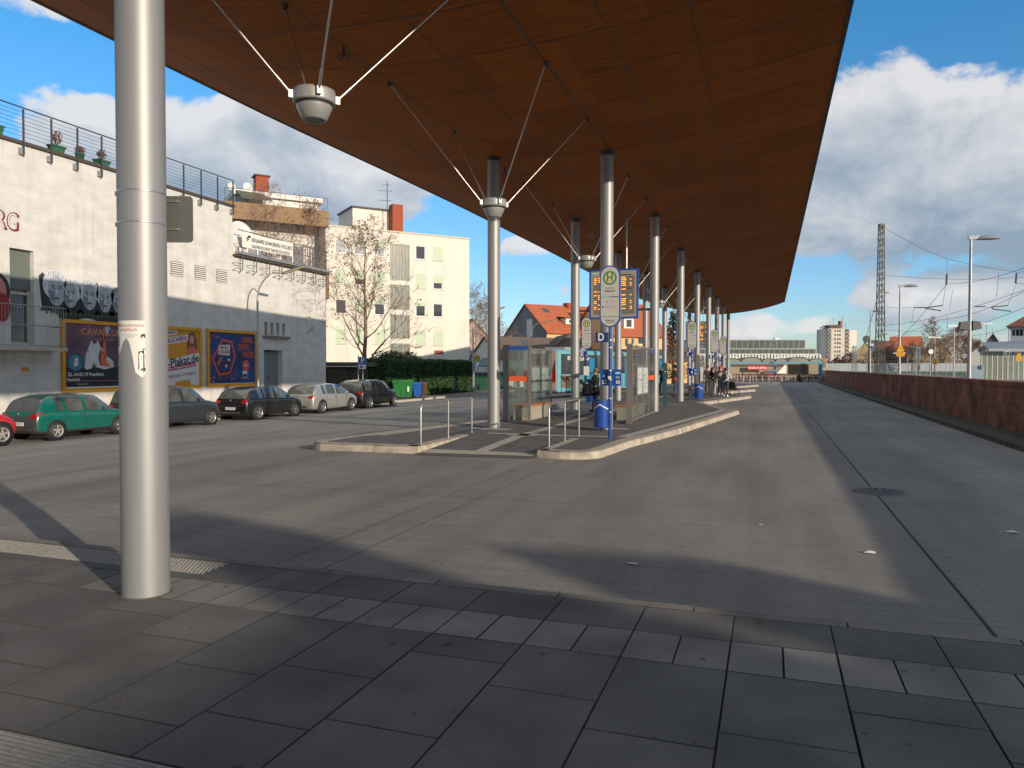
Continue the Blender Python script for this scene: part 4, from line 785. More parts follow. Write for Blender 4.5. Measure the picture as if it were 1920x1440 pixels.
# ================================================================== CARS
def ev_mesh(o):
    dg = bpy.context.evaluated_depsgraph_get(); return bpy.data.meshes.new_from_object(o.evaluated_get(dg))
CHROME = mat('wheel_alloy', (.5, .5, .49), .3, .8); TAIL = mat('tail_lamp_red', (.3, .006, .01), .2, coat=.3); CGL = mat('car_glass', (.075, .09, .09), .03, spec=1, coat=.6, var=.5, sc=2)
PLATE = mat('number_plate', (.68, .68, .66), .5); HEADL = mat('headlamp_glass', (.5, .52, .55), .1, coat=1)
def car(y, L, Wd, H, paint, lab, kind='hatch', x=-21.6, z=-.56, rims=CHROME, belt=.93, lower=None, wr=.31, group='cars parked along the kerb', ro=.72, wb=2.55, plate='', nose=1.0):
    t = thing('parked_car', lab, 'car', (x, y, z), 0, group)
    w = Wd/2; b = belt; h = H; S_ = L/4.0
    G = 1 if kind == 'hatch' else 0
    st = [  # y, zlow, width factor, belt z, top z, top half-width factor
        (0.0, .34, .80, .60, .62, .9), (.05, .24, .93, b*.8, b*.84, .9), (.12, .2, .97, b*.95, b*1.0, .88), (.30 if kind != 'van' else .2, .18, .99, b, (b+h)/2+.1, .80), (.52 if kind != 'van' else .34, .18, 1, b, h-.09, .76),
        (.80, .18, 1, b, h-.02, .745), (1.05, .18, 1, b-.005, h, .74), (1.16, .18, 1, b-.01, h, .74), (1.85, .18, 1, b-.025, h, .745), (1.95, .18, 1, b-.03, h-.003, .745),
        (2.50, .18, 1, b-.045, h-.06, .75), (2.72, .18, 1, b-.055, h-.16, .76), (3.12*nose, .18, .99, b-.06, b+.0, .86), (3.45, .19, .97, b-.12, b-.03, .86), (3.78, .2, .92, b-.22, b-.14, .86), (3.93, .24, .86, .60, .66, .84), (4.0, .32, .74, .5, .54, .8)]
    V = []; 
    for (yy, zl, wf, zb, zt, tf) in st:
        yy *= S_; W_ = w*wf; zm = zl+.55*(zb-zl)
        half = [(W_*.86, zl), (W_*.98, zl+.1), (W_*1.0, zm), (W_*.985, zb-.05), (W_*.955, zb), (W_*tf, zt-.035 if zt-zb > .15 else zt-.01), (W_*tf*.55, zt)]
        V += [(-a, yy, q) for a, q in half]+[(a, yy, q) for a, q in half[::-1]]
    n = 14; Fc = []; MI = []
    for i in range(len(st)-1):
        for k in range(n-1):
            m = 0
            if k in (4, 8) and 3 <= i <= 11 and i not in (6, 8) and not (i in (4,) and kind == 'hatch') and not (i == 3): m = 1
            if k in (5, 6, 7) and i in (2, 3): m = 1
            if k in (5, 6, 7) and i in (10, 11): m = 1
            if k in (4, 8) and i == 11: m = 1
            if lower and k in (0, 12) : m = 2
            if lower and i in (0,) or (lower and i == len(st)-2): m = 2
            Fc.append((i*n+k, i*n+k+1, (i+1)*n+k+1, (i+1)*n+k)); MI.append(m)
        Fc.append((i*n+n-1, i*n, (i+1)*n, (i+1)*n+n-1)); MI.append(2 if lower else 0)
    Fc.append(tuple(range(n))[::-1]); MI.append(2 if lower else 0); Fc.append(tuple((len(st)-1)*n+k for k in range(n))); MI.append(2 if lower else 0)
    me = bpy.data.meshes.new('b'); me.from_pydata(V, [], Fc); me.polygons.foreach_set('material_index', MI); me.update()
    cr = me.attributes.new('crease_edge', 'FLOAT', 'EDGE'); e_m = {}
    for p, m in zip(me.polygons, MI):
        for ek in p.edge_keys: e_m.setdefault(ek, set()).add(m)
    for e in me.edges:
        k = tuple(sorted(e.vertices)); v = 0
        if len(e_m.get(k, ())) > 1: v = .75
        ka = {e.vertices[0] % n, e.vertices[1] % n}
        if ka in ({4}, {9}): v = max(v, .55)
        if ka in ({0}, {13}, {5}, {8}): v = max(v, .35)
        cr.data[e.index].value = v
    o = bpy.data.objects.new('b', me); C.objects.link(o); sm = o.modifiers.new('s', 'SUBSURF'); sm.levels = 2; sm.render_levels = 2
    m2 = ev_mesh(o); bpy.data.objects.remove(o)
    parts = {0: ('body', paint), 1: ('windows', CGL), 2: ('lower_trim', lower)}
    for mi, (nm, mm) in parts.items():
        mb = MB(mm); ids = {}; vs = []; fs = []
        for p in m2.polygons:
            if p.material_index != mi: continue
            f = []
            for v in p.vertices:
                if v not in ids: ids[v] = len(vs); vs.append(m2.vertices[v].co.copy())
                f.append(ids[v])
            fs.append(tuple(f))
        if fs: mb.add(vs, fs, None, True); mb.build(nm, t)
    # wheels
    yr = .62*S_+.12; 
    for i, yw in enumerate((yr, yr+wb)):
        for sgn in (-1, 1):
            X = sgn*w
            MB(mat('wheel_arch', (.012, .012, .013), .8)).lathe([(wr+.055, -.12), (wr+.055, .004), (.0001, .004)] if sgn > 0 else [(wr+.055, .12), (wr+.055, -.004), (.0001, -.004)], (X*.992, yw, wr+.01), n=28, ax='x').build('wheel_arch', t)
            q = 1 if sgn > 0 else -1
            ty = MB(BLACK).lathe([(wr*.66, -.12*q), (wr*.97, -.11*q), (wr, -.08*q), (wr, .0), (wr*.97, .03*q), (wr*.66, .035*q)], (X*.985+.01*q, yw, wr), n=28, ax='x').build('wheel', t)
            mb = MB(rims); cx = X*.985+.01*q
            mb.lathe([(wr*.66, .036*q), (wr*.6, .034*q), (wr*.57, .012*q)], (cx, yw, wr), n=28, ax='x')
            mb.lathe([(wr*.16, .03*q), (.0001, .034*q)], (cx, yw, wr), n=12, ax='x')
            for k in range(5):
                a = 2*pi*k/5+.3; d = Vector((0, cos(a), sin(a))); e = Vector((0, -sin(a), cos(a))); c0 = Vector((cx+.03*q, yw, wr)); c1 = Vector((cx+.022*q, yw, wr))
                mb.add([c0+d*.03+e*wr*.11, c0+d*.03-e*wr*.11, c1+d*wr*.6-e*wr*.09, c1+d*wr*.6+e*wr*.09], [(0, 1, 2, 3)])
            mb.lathe([(wr*.58, .008*q), (.0001, .008*q)], (cx, yw, wr), DKGREY, 20, True, 'x'); mb.build('rim', ty)
    # details
    for q in (-1, 1):
        mb = MB(TAIL); mb.T = Matrix.Translation((q*w*.80, .075*S_+.0, b*.86)); 
        mb.add([(-q*.16, -.055, -.06), (q*.08, -.03, -.08), (q*.115, .09, -.07), (q*.155, .26, .05), (q*.12, .12, .1), (q*.06, -.02, .09), (-q*.14, -.04, .05)], [(0, 1, 5, 6), (1, 2, 4, 5), (2, 3, 4)], None, False)
        mb.add([(-q*.16, -.045, -.06), (-q*.16, .1, -.06), (-q*.14, .1, .05), (-q*.14, -.03, .05)], [(0, 1, 2, 3)]); mb.build('tail_lamp', t)
        MB(HEADL).ball((q*w*.66, 3.82*S_, .66), .12, n=10, sx=1.1, sy=.7, sz=.6).build('headlamp', t)
        mb = MB(paint); mb.ball((q*(w+.06), 2.62*S_, b+.05), .085, n=10, sx=1, sy=.6, sz=.75); mb.tube([(q*(w-.06), 2.62*S_, b-.01), (q*(w+.02), 2.62*S_, b+.02)], .02); mb.build('wing_mirror', t)
        mb = MB(DKGREY)
        for yy in (1.08, 1.9, 2.75): mb.box(q*w*1.004-.003, q*w*1.004+.003, yy*S_-.004, yy*S_+.004, .3, b-.06)
        mb.box(q*w*.99-.012, q*w*.99+.012, 1.7*S_, 1.86*S_, b-.14, b-.115); mb.build('door_seam', t)
    if kind != 'x': MB(DKGREY).box(-w*.55, w*.55, -.004*0+.06, .075, b*.86, b*.87).build('boot_seam', t); MB(mat('badge_silver', (.5, .5, .5), .3, .8)).disc((0, .035, b*.93), .04, ax='y').build('badge', t)
    pl = MB(PLATE); pl.box(-.26, .26, -.022, -.008, .46, .57); pl.box(-.26, -.22, -.024, -.022, .46, .57, BLUE); pl.text(plate or 'GG', .02, .515, .075, INK, y=-.026, wid=.4); pl.build('number_plate', t)
    MB(DKGREY).box(-.5, .5, -.012, .02, .3, .38).build('bumper_insert', t)
    mb = MB(DKGREY); mb.tube([(0, .55*S_, h-.04), (0, .42*S_, h+.25)], .006, n=4); mb.build('aerial', t)
    return t
paintm = lambda n_, c, m=0: mat(n_, c, .28, m, coat=1, var=.04)
P_TEAL = paintm('teal_paint', (.0, .105, .085)); P_RED = paintm('bright_red_paint', (.45, .01, .015)); P_NAVY = paintm('dark_slate_paint', (.025, .03, .04)); P_BLK = paintm('black_paint', (.008, .009, .011)); P_SIL = paintm('silver_paint', (.42, .42, .41), .5)
TRIMB = mat('grey_bumper_plastic', (.045, .045, .048), .7); HUBC = mat('hubcap_grey', (.36, .35, .34), .5, .3)
car(12.3, 3.7, 1.66, 1.42, P_RED, 'bright red car cut off by the left edge of the picture', wb=2.4, rims=HUBC, plate='GG K 12', z=-.52)
car(16.5, 3.6, 1.6, 1.40, P_TEAL, 'teal green three door hatchback with grey bumpers, left of the big column', lower=TRIMB, rims=HUBC, wb=2.35, wr=.28, belt=.88, plate='GG MA 771', z=-.53)
car(20.45, 4.1, 1.72, 1.58, P_NAVY, 'dark slate tall hatchback half hidden behind the big column', kind='van', wb=2.65, belt=1.0, plate='GG B 204')
car(25.95, 4.2, 1.74, 1.42, P_BLK, 'black hatchback parked under the dark blue chocolate billboard', wb=2.62, belt=.93, plate='GG ER 338', wr=.325)
car(30.75, 4.3, 1.78, 1.46, P_SIL, 'silver hatchback parked between the two black cars', wb=2.65, belt=.95, plate='GG HL 67', wr=.32)
car(35.35, 4.3, 1.76, 1.58, P_BLK, 'tall black family car at the far end of the parked row', kind='van', wb=2.75, belt=1.0, plate='GG DS 12', wr=.32)
car(38.9, 4.2, 1.7, 1.4, paintm('light_grey_paint', (.3, .3, .3), .4), 'pale grey car just showing behind the tall black family car', x=-23.9, wb=2.6, z=-.45, plate='GG U 5')
# ================================================================== TREES
def bare_tree(name, lab, loc, H, spread, seed, nlev=5, col=(.15, .11, .08), leaves=0, lc=(.16, .05, .02), r0=.2, crown0=.25, group=None, droop=0, lsz=.09, tw=.008, cat='tree', nb=(3, 5)):
    rnd = random.Random(seed); t = thing(name, lab, cat, loc, 0, group)
    bk = mat('bark_%d' % int(col[0]*1000), col, .9, var=.25, sc=8); tr = MB(bk); cr = MB(bk); lf = MB(mat('leaf_%d_%d' % (int(lc[0]*1000), int(lc[1]*1000)), lc, .8, var=.45, sc=5))
    tips = []
    def grow(p, d, L, r, lev):
        k = 4 if lev < 3 else 3; P = [p]; q = p.copy(); dd = d.copy()
        for i in range(k):
            dd = (dd+Vector((rnd.gauss(0, .12), rnd.gauss(0, .12), rnd.gauss(0, .07)+(.10 if lev < 3 else -droop)))).normalized(); q = q+dd*L/k; P.append(q)
        R_ = [r*(1-.55*i/k) for i in range(k+1)]; (tr if lev < 1 else cr).tube(P, R_, n=8 if lev < 1 else (5 if lev < 2 else 3), cap=False)
        if lev >= nlev: tips.append((P[-1], dd)); tips.append((P[1], dd)); return
        for _ in range(rnd.randint(*nb)):
            f = rnd.uniform(.25, 1); i = min(k-1, int(f*k)); b = P[i].lerp(P[i+1], f*k-i); a = rnd.uniform(0, 2*pi); e = rnd.uniform(.45, .95)
            o = dd.orthogonal().normalized(); o = (Matrix.Rotation(a, 3, dd) @ o); grow(b, (dd*cos(e)+o*sin(e)).normalized(), L*rnd.uniform(.5, .75), max(tw, R_[i]*.5), lev+1)
        grow(P[-1], dd, L*.62, R_[-1], lev+1)
    P = [Vector((0, 0, 0))]; n = 10
    for i in range(n): P.append(Vector((rnd.gauss(0, .03)*H*.1, rnd.gauss(0, .03)*H*.1, H*.92*(i+1)/n)))
    R_ = [max(.02, r0*(1-.93*i/n)) for i in range(n+1)]; tr.tube(P, R_, n=9)
    nbr = 17
    for j in range(nbr):
        f = crown0+(1-crown0)*((j+rnd.random())/nbr)**.9; i = min(n-1, int(f*n)); b = P[i].lerp(P[i+1], f*n-i); a = j*2.4+rnd.uniform(-.5, .5); e = rnd.uniform(.75, 1.25)*(1.1-.55*f)
        d = Vector((cos(a)*sin(e), sin(a)*sin(e), cos(e))); L = spread*(1.05-.78*((f-crown0)/(1-crown0)))*rnd.uniform(.5, .72); grow(b, d, L, R_[i]*.42, 1)
    for k in range(leaves):
        p, d = rnd.choice(tips); c = p+Vector((rnd.gauss(0, .1), rnd.gauss(0, .1), rnd.gauss(0, .1)-.05)); a = Vector((rnd.gauss(0, 1), rnd.gauss(0, 1), rnd.gauss(0, 1))).normalized(); b = a.orthogonal().normalized(); s = lsz*rnd.uniform(.5, 1.3); q = a.cross(b)
        lf.add([c-b*s, c+q*s*.6, c+b*s, c-q*s*.6], [(0, 1, 2, 3)])
    tr.build('trunk', t); c_ = cr.build('crown', t)
    if leaves: lf.build('leaves', c_)
    return t
g_ = at(685, 53); bare_tree('street_tree', 'tall nearly bare tree with brown seed clusters before the cream apartment block', (g_.x, g_.y, -.6), 12.2, 6.2, 5, 4, leaves=1500, r0=.2, crown0=.16, lsz=.075, tw=.011, nb=(3, 4), col=(.2, .14, .1), lc=(.2, .09, .06))
g_ = at(500, 43); bare_tree('terrace_tree', 'bare reddish twigged tree behind the cloth banner, left of the pair', (g_.x, g_.y, 1.5), 10.6, 4.2, 8, 4, leaves=500, r0=.09, crown0=.2, lc=(.2, .09, .05), lsz=.05, tw=.009, nb=(3, 4), col=(.26, .17, .12))
g_ = at(578, 45); bare_tree('terrace_tree', 'bare twiggy tree behind the far end of the roof terrace rail, right of the pair', (g_.x, g_.y, .5), 11.2, 4.4, 11, 4, leaves=1200, r0=.09, crown0=.25, lc=(.2, .09, .05), lsz=.06, tw=.009, nb=(3, 4), col=(.26, .17, .12))
g_ = at(893, 88); bare_tree('birch_tree', 'reddish bare birch with drooping twigs right of the cream apartment block', (g_.x, g_.y, -.6), 11.6, 5.2, 21, 4, col=(.33, .27, .22), leaves=1200, lc=(.22, .1, .06), r0=.17, crown0=.2, droop=.12, tw=.014, lsz=.07, nb=(3, 4))
g_ = at(912, 92); bare_tree('birch_tree', 'second reddish bare birch partly behind the front left column', (g_.x, g_.y, -.6), 10.2, 4.8, 23, 4, col=(.25, .16, .1), leaves=1200, lc=(.24, .11, .06), r0=.16, crown0=.2, droop=.12, tw=.014, lsz=.07, nb=(3, 4))
# hedge
def hedge(name, lab, loc, L, Dp, H, n, seed, rz=0, m=None, s=.07):
    rnd = random.Random(seed); t = thing(name, lab, 'hedge', loc, rz); m = m or mat('hedge_leaf', (.03, .078, .018), .6, var=.55, sc=9)
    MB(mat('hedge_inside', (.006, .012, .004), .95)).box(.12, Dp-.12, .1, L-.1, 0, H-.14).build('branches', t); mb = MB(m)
    for _ in range(n):
        f = rnd.random(); yy = rnd.uniform(0, L); bump = .07*sin(yy*2.1)+.05*sin(yy*5.3+1)
        if f < .55: p = Vector((Dp-.05+rnd.gauss(0, .06)+bump, yy, rnd.uniform(0, H)))
        elif f < .85: p = Vector((rnd.uniform(0, Dp), yy, H-.08+rnd.gauss(0, .06)+bump))
        else: p = Vector((rnd.uniform(0, Dp), rnd.gauss(.03, .05), rnd.uniform(0, H)))
        a = Vector((rnd.gauss(0, 1), rnd.gauss(0, 1), rnd.gauss(0, 1))).normalized(); b = a.orthogonal().normalized(); k = s*rnd.uniform(.5, 1.4); q = a.cross(b)
        mb.add([p-b*k, p+q*k*.55, p+b*k, p-q*k*.55], [(0, 1, 2, 3)])
    mb.build('foliage', t); return t
hedge('hedge', 'long clipped dark green hedge behind the bins and bicycle', (-26.0, 44.6, -.45), 15.6, 1.7, 2.65, 34000, 4)
t = thing('garden_bush', 'rounded evergreen bush rising over the long clipped hedge', 'bush', (-27.3, 51, -.45)); mb = MB(mat('hedge_leaf')); R_ = random.Random(5)
for k in range(9): leafblob(mb, (R_.uniform(-.8, .8), -3+.75*k, 2.0+.6*sin(pi*k/8)+R_.uniform(0, .2)), 1.0, 900, .08, mat('hedge_leaf'), .8, R_)
mb.build('foliage', t); mb = MB(mat('bark_150', (.15, .11, .08), .9)); [mb.tube([(0, -3+.75*k, 0), (0, -3+.75*k, 2.2)], .05, n=5) for k in range(9)]; mb.build('stems', t)
# garage, green mesh gate
gf = facP(606, 49.5, 75, -.5); t = thing('garage', 'low dark garage with flat black roof between the white building and the hedge', 'garage', tuple(gf.o), gf.th)
a0 = gf.uv(606, 700)[0]; a1 = gf.uv(716, 700)[0]; zt_ = gf.uv(660, 679)[1]
mb = MB(mat('garage_dark', (.05, .045, .035), .8, var=.2)); mb.box(-3, a1, .3, 6, 0, zt_-.3); mb.build('wall', t)
MB(BROOF).box(-3.1, a1+.1, -.1, 6, zt_-.29, zt_).build('roof', t)
for i, (p, q) in enumerate(((614, 650), (664, 690), (692, 712))):
    u0, u1 = gf.uv(p, 700)[0], gf.uv(q, 700)[0]; mb = MB(mat('garage_door_wood', (.09, .07, .05), .7, var=.2)); mb.box(u0, u1, .2, .29, .02, zt_-.45)
    for k in range(9): x = u0+(u1-u0)*k/9; mb.box(x, x+.02, .185, .2, .02, zt_-.45, DARKHOLE)
    mb.build('door', t)
t = thing('mesh_fence', 'dark green wire fence panel and gate right of the hedge', 'fence', (-24.6, 60.4, -.45)); mb = MB(mat('fence_green', (.008, .07, .035), .6))
mb.box(-.02, .0, 0, 9, .05, 1.65)
for k in range(10): mb.tube([(.03, k, 0), (.03, k, 1.75)], .035, n=6)
for k in range(5): mb.tube([(.02, 0, .1+.4*k), (.02, 9, .1+.4*k)], .015, n=4)
mb.build('panel', t)
# ================================================================== STREET FURNITURE LEFT
def street_lamp(loc, lab, H=7.1, arm=2.7, head_=1.35, rz=0):
    t = thing('street_lamp', lab, 'street lamp', loc, rz, 'street lamps on the left pavement'); mb = MB(GALV)
    mb.tube([(0, 0, 0), (0, 0, 1.2), (0, 0, 1.25), (0, 0, H-1.6)], [.085, .085, .065, .05], n=12); mb.tube([(0, 0, H-1.6)]+[(1.5*(1-cos(a*pi/16)), 0, H-1.6+1.35*sin(a*pi/16)) for a in range(1, 7)]+[(arm*.62, 0, H-.42)], .035, n=8); mb.build('pole', t)
    x0 = arm*.55; mb = MB(mat('lamp_head_grey', (.2, .2, .19), .5, .3)); mb.T = Matrix.Translation((x0, 0, H-.45)) @ Matrix.Rotation(-.26, 4, 'Y'); mb.prism([(-.09, 0), (.09, 0), (.06, .09), (-.06, .09)], 'x', 0, head_); h_ = mb.build('lamp_head', t)
    mb = MB(mat('lamp_diffuser', (.7, .55, .25), .3)); mb.T = Matrix.Translation((x0, 0, H-.45)) @ Matrix.Rotation(-.26, 4, 'Y'); mb.prism([(-.06, -.04), (.06, -.04), (.08, -.002), (-.08, -.002)], 'x', .15, head_-.08); mb.build('diffuser', h_)
    return t
street_lamp((-23.9, 30.75, -.43), 'tall street lamp with curved arm against the white building')
street_lamp((-23.3, 57.5, -.43), 'street lamp by the hedge end, its head showing beside the front left column')
street_lamp((-23.3, 73.5, -.43), 'far street lamp with arm in front of the red roofed house')
t = thing('parking_sign', 'blue parking sign with white P on a twin post by the parked cars', 'sign', (-23.0, 39.3, -.43), radians(45)); mb = MB(GALV)
zt_ = hz(668, 42)+.43; mb.tube([(-.3, 0, 0), (-.3, 0, zt_+.1)], .03, n=8).tube([(-.02, .02, 0), (-.02, .02, zt_-.5)], .03, n=8); mb.build('post', t)
mb = MB(BLUE); mb.box(-.28, .18, -.02, 0, zt_-.46, zt_); mb.box(-.25, .15, -.021, -.02, zt_-.43, zt_-.03, MC('sign_blue', (.02, .1, .42))); mb.text('P', -.05, zt_-.23, .3, WHITE, y=-.024); mb.build('plate', t)
mb = MB(WHITE); mb.box(-.26, .16, -.02, 0, zt_-.72, zt_-.48); mb.box(-.2, -.05, -.022, -.02, zt_-.68, zt_-.52, MC('sign_blue')); mb.box(-.0, .12, -.022, -.02, zt_-.62, zt_-.58, INK); mb.build('supplementary_plate', t)
t = thing('stop_sign_post', 'round yellow bus stop sign with green H at the end of the hedge', 'sign', (-22.95, 56.9, -.43)); zt_ = hz(672, 61.6)+.43
MB(GALV).tube([(0, 0, 0), (0, 0, zt_+.2)], .03, n=8).build('post', t); mb = MB(mat('sign_green', (.01, .16, .06), .5)); mb.disc((.25, -.03, zt_), .28, ax='y'); mb.disc((.25, -.034, zt_), .235, mat('sign_yellow', (.65, .45, .03), .5), ax='y'); mb.text('H', .25, zt_, .26, mat('sign_green'), y=-.04); mb.box(.2, .3, -.029, .0, zt_-.05, zt_+.05, GALV); mb.build('disc', t)
# bins
def bin4(loc, col, lab, wd, dp, h):
    t = thing('wheelie_bin', lab, 'bin', loc, radians(20)); m = mat('bin_%d_%d' % (int(col[1]*999), int(col[2]*999)), col, .45, var=.08)
    mb = MB(m); a, b = wd/2, dp/2; mb.add([(-a*.86, -b*.8, .14), (a*.86, -b*.8, .14), (a*.86, b*.8, .14), (-a*.86, b*.8, .14), (-a, -b, h*.86), (a, -b, h*.86), (a, b, h*.86), (-a, b, h*.86)], [(0, 3, 2, 1), (0, 1, 5, 4), (1, 2, 6, 5), (2, 3, 7, 6), (3, 0, 4, 7)])
    mb.box(-a-.03, a+.03, -b-.03, b+.03, h*.84, h*.88)
    for k in range(3): mb.box(-a*.7+k*a*.6, -a*.7+k*a*.6+.05, -b*.93, -b*.85, .2, h*.7)
    mb.build('tub', t); MB(m).prism([(-b-.05, h*.885), (b+.05, h*.885), (b+.02, h*.95), (b*.3, h), (-b*.6, h*.98), (-b-.04, h*.92)], 'x', -a-.04, a+.04).build('lid', t)
    for q in (-1, 1):
        for r_ in (-1, 1): MB(BLACK).lathe([(.0001, -.02), (.08, -.02), (.08, .02), (.0001, .02)], (q*a*.75, r_*b*.7, .08), n=12, ax='x').build('wheel', t)
    if wd > 1: MB(WHITE).box(a*.55, a*.75, -b-.034, -b-.031, .5, .85).build('sticker', t)
    return t
bin4((-23.3, 45.0, -.43), (.02, .17, .04), 'large green four wheeled refuse container in front of the hedge', 1.25, .95, 1.3)
bin4((-22.9, 46.4, -.43), (.01, .1, .42), 'blue wheeled bin standing right of the green container', .55, .6, 1.1)
bin4((-22.9, 47.2, -.43), (.12, .055, .03), 'brown wheeled bin beside the blue one', .55, .6, 1.1)
def bicycle(loc, rz, lab, col=(.03, .03, .03), group=None, parts=True):
    t = thing('bicycle', lab, 'bicycle', loc, rz, group); fm = mat('frame_%d_%d' % (int(col[0]*999), int(col[2]*999)), col, .35)
    for x in (-.52, .52):
        mb = MB(BLACK); mb.tube([(x+.33*cos(a*pi/10), 0, .34+.33*sin(a*pi/10)) for a in range(21)], .018, n=5, cap=False)
        for k in range(8): mb.tube([(x, 0, .34), (x+.32*cos(k*pi/4), 0, .34+.32*sin(k*pi/4))], .004, GALV, n=3, cap=False)
        mb.build('wheel', t)
    mb = MB(fm); B = (-.08, 0, .3); Sx = (-.2, 0, .78); Hd = (.36, 0, .8)
    for p, q in ((B, Sx), (B, Hd), (Sx, Hd), (B, (-.52, 0, .34)), (Sx, (-.52, 0, .34)), (Hd, (.52, 0, .34))): mb.tube([p, q], .018, n=5)
    mb.build('frame', t); MB(BLACK).tube([(-.32, 0, .9), (-.2, 0, .9), (-.08, 0, .88)], [.06, .06, .03], n=6).tube([(-.2, 0, .78), (-.2, 0, .88)], .012, n=4).build('saddle', t)
    MB(fm).tube([(.36, 0, .8), (.34, 0, 1.0)], .014, n=4).tube([(.25, -.28, 1.02), (.38, -.1, 1.0), (.38, .1, 1.0), (.25, .28, 1.02)], .014, n=5).build('handlebar', t)
    return t
bicycle((-22.9, 53.2, -.43), radians(80), 'lone dark bicycle parked on the pavement before the hedge', (.1, .12, .16))
# ================================================================== ISLAND FURNITURE
def handrail(x, lab, ys_):
    t = thing('handrail', lab, 'handrail', (x, ys_[0], 0), 0, 'steel handrails beside the crossing'); H = .92; L = ys_[2]-ys_[0]
    MB(STEEL).tube([(0, 0, 0), (0, 0, H-.16)]+[(0, .16*(1-cos(a*pi/10)), H-.16+.16*sin(a*pi/10)) for a in range(1, 6)]+[(0, L-.02, H)], .021, n=12).build('rail', t)
    for y in ys_[1:]: MB(STEEL).tube([(0, y-ys_[0], 0), (0, y-ys_[0], H-.015)], .02, n=12).build('post', t)
    return t
handrail(-7.33, 'left stainless handrail in front of the first white paving stripe', (15.0, 16.5, 18.0)); handrail(-4.48, 'right stainless handrail between the crossing and the stop sign marked D', (15.4, 16.7, 18.05))
SG = glassmat('shelter_glass', (.90, .94, .93), .07); SFR = mat('shelter_frame', (.22, .205, .19), .5, .4, var=.08); ORA = mat('orange_band', (.75, .11, .03), .5); CONB = mat('bench_concrete', (.33, .30, .25), .85, var=.2, sc=3, bump=.3)
POSTW = mat('timetable_paper', (.50, .53, .50), .5, var=.1, sc=3)
def shelter(x, y, L, side, lab, end=True, pos=(2.8, 3.9), detail=True):
    t = thing('bus_shelter', lab, 'bus shelter', (x, y, 0), 0, 'glass shelters under the canopy'); H = 2.42; s = side
    n = 4
    for k in range(n):
        a, b = L*k/n+.04, L*(k+1)/n-.04; MB(SG).box(-.008, .008, a, b, .12, H-.1).build('glass_pane', t)
        (k == 0 if end else k >= 2) and MB(ORA).box(-.012, .012, a+.01, b-.01, 1.27, 1.42).build('warning_band', t)
    for k in range(n+1): w_ = .022 if k else .09; MB(SFR).box(-w_, w_, L*k/n-(.012 if 0 < k < n else .035), L*k/n+(.012 if 0 < k < n else .035), 0, H).build('post', t)
    mb = MB(SFR); mb.box(-.035, .035, 0, L, H-.1+.003, H-.04); mb.box(-.03, .03, .03, L-.03, .06, .12); mb.build('frame_rail', t)
    if end:
        MB(SG).box(.09, .72, -.01, .01, .12, H-.1).build('glass_pane', t); MB(ORA).box(.1, .71, -.014, .014, 1.27, 1.42).build('warning_band', t)
        MB(BLUE).box(.09, .74, -.02, .02, H-.16, H-.04).build('header_band', t); MB(SFR).box(.74, .82, -.04, .04, 0, H).build('post', t); MB(SFR).box(.09, .74, -.03, .03, H-.035, H).build('frame_rail', t)
    else: MB(BLUE).box(-.02, .02, L-1.0, L-.1, H-.2, H-.1).build('header_band', t)
    b0 = .25 if end else 1.4; bn = MB(CONB).box(s*.16, s*.66, b0, b0+2.5, 0.005, .44).build('bench', t); MB(WOODT).box(s*.13, s*.70, b0-.03, b0+2.53, .445, .50).build('bench_top', bn)
    for p in pos:
        f = MB(SFR).box(-.05*s-.02, -.05*s+.02, p-.03, p+1.03, .82, 1.78).build('notice_board', t); mb = MB(POSTW); R_ = random.Random(int(p*10))
        for q in (-1, 1):
            xx = -.05*s+q*.024; mb.quad((xx, p+.03, .86), (xx, p+.97, .86), (xx, p+.97, 1.7), (xx, p+.03, 1.7), POSTW)
            for k in range(34):
                a, z = R_.uniform(.08, .85), R_.uniform(.9, 1.55); w_, h_ = R_.uniform(.02, .12), R_.uniform(.01, .05); mb.quad((xx+q*.002, p+a, z), (xx+q*.002, p+a+w_, z), (xx+q*.002, p+a+w_, z+h_), (xx+q*.002, p+a, z+h_), R_.choice([BLUEINK, INK, MC('map_red', (.5, .12, .08)), MC('map_teal', (.1, .3, .35)), MC('map_grey', (.3, .3, .3))]))
        mb.build('timetable', f)
    return t
shelter(-7.95, 22.4, 5.2, 1, 'left glass shelter with blue header, orange band and two timetable boards', True, (2.8, 3.95))
shelter(-4.0, 22.4, 5.1, -1, 'glass shelter right of the stop sign D, seen along its road side', False, (1.0, 2.1))
shelter(-7.95, 44.0, 5.2, 1, 'farther left glass shelter in the second bay behind the middle columns', True, (2.8, 3.95))
shelter(-4.0, 44.6, 4.6, -1, 'farther right glass shelter behind the stop sign marked C', False, (1.0, 2.1))
SGN_W = mat('sign_face', (.50, .48, .44), .35, coat=.3); SGRN = mat('sign_ring_green', (.03, .22, .12), .4); SYEL = mat('sign_centre_buff', (.62, .50, .26), .4)
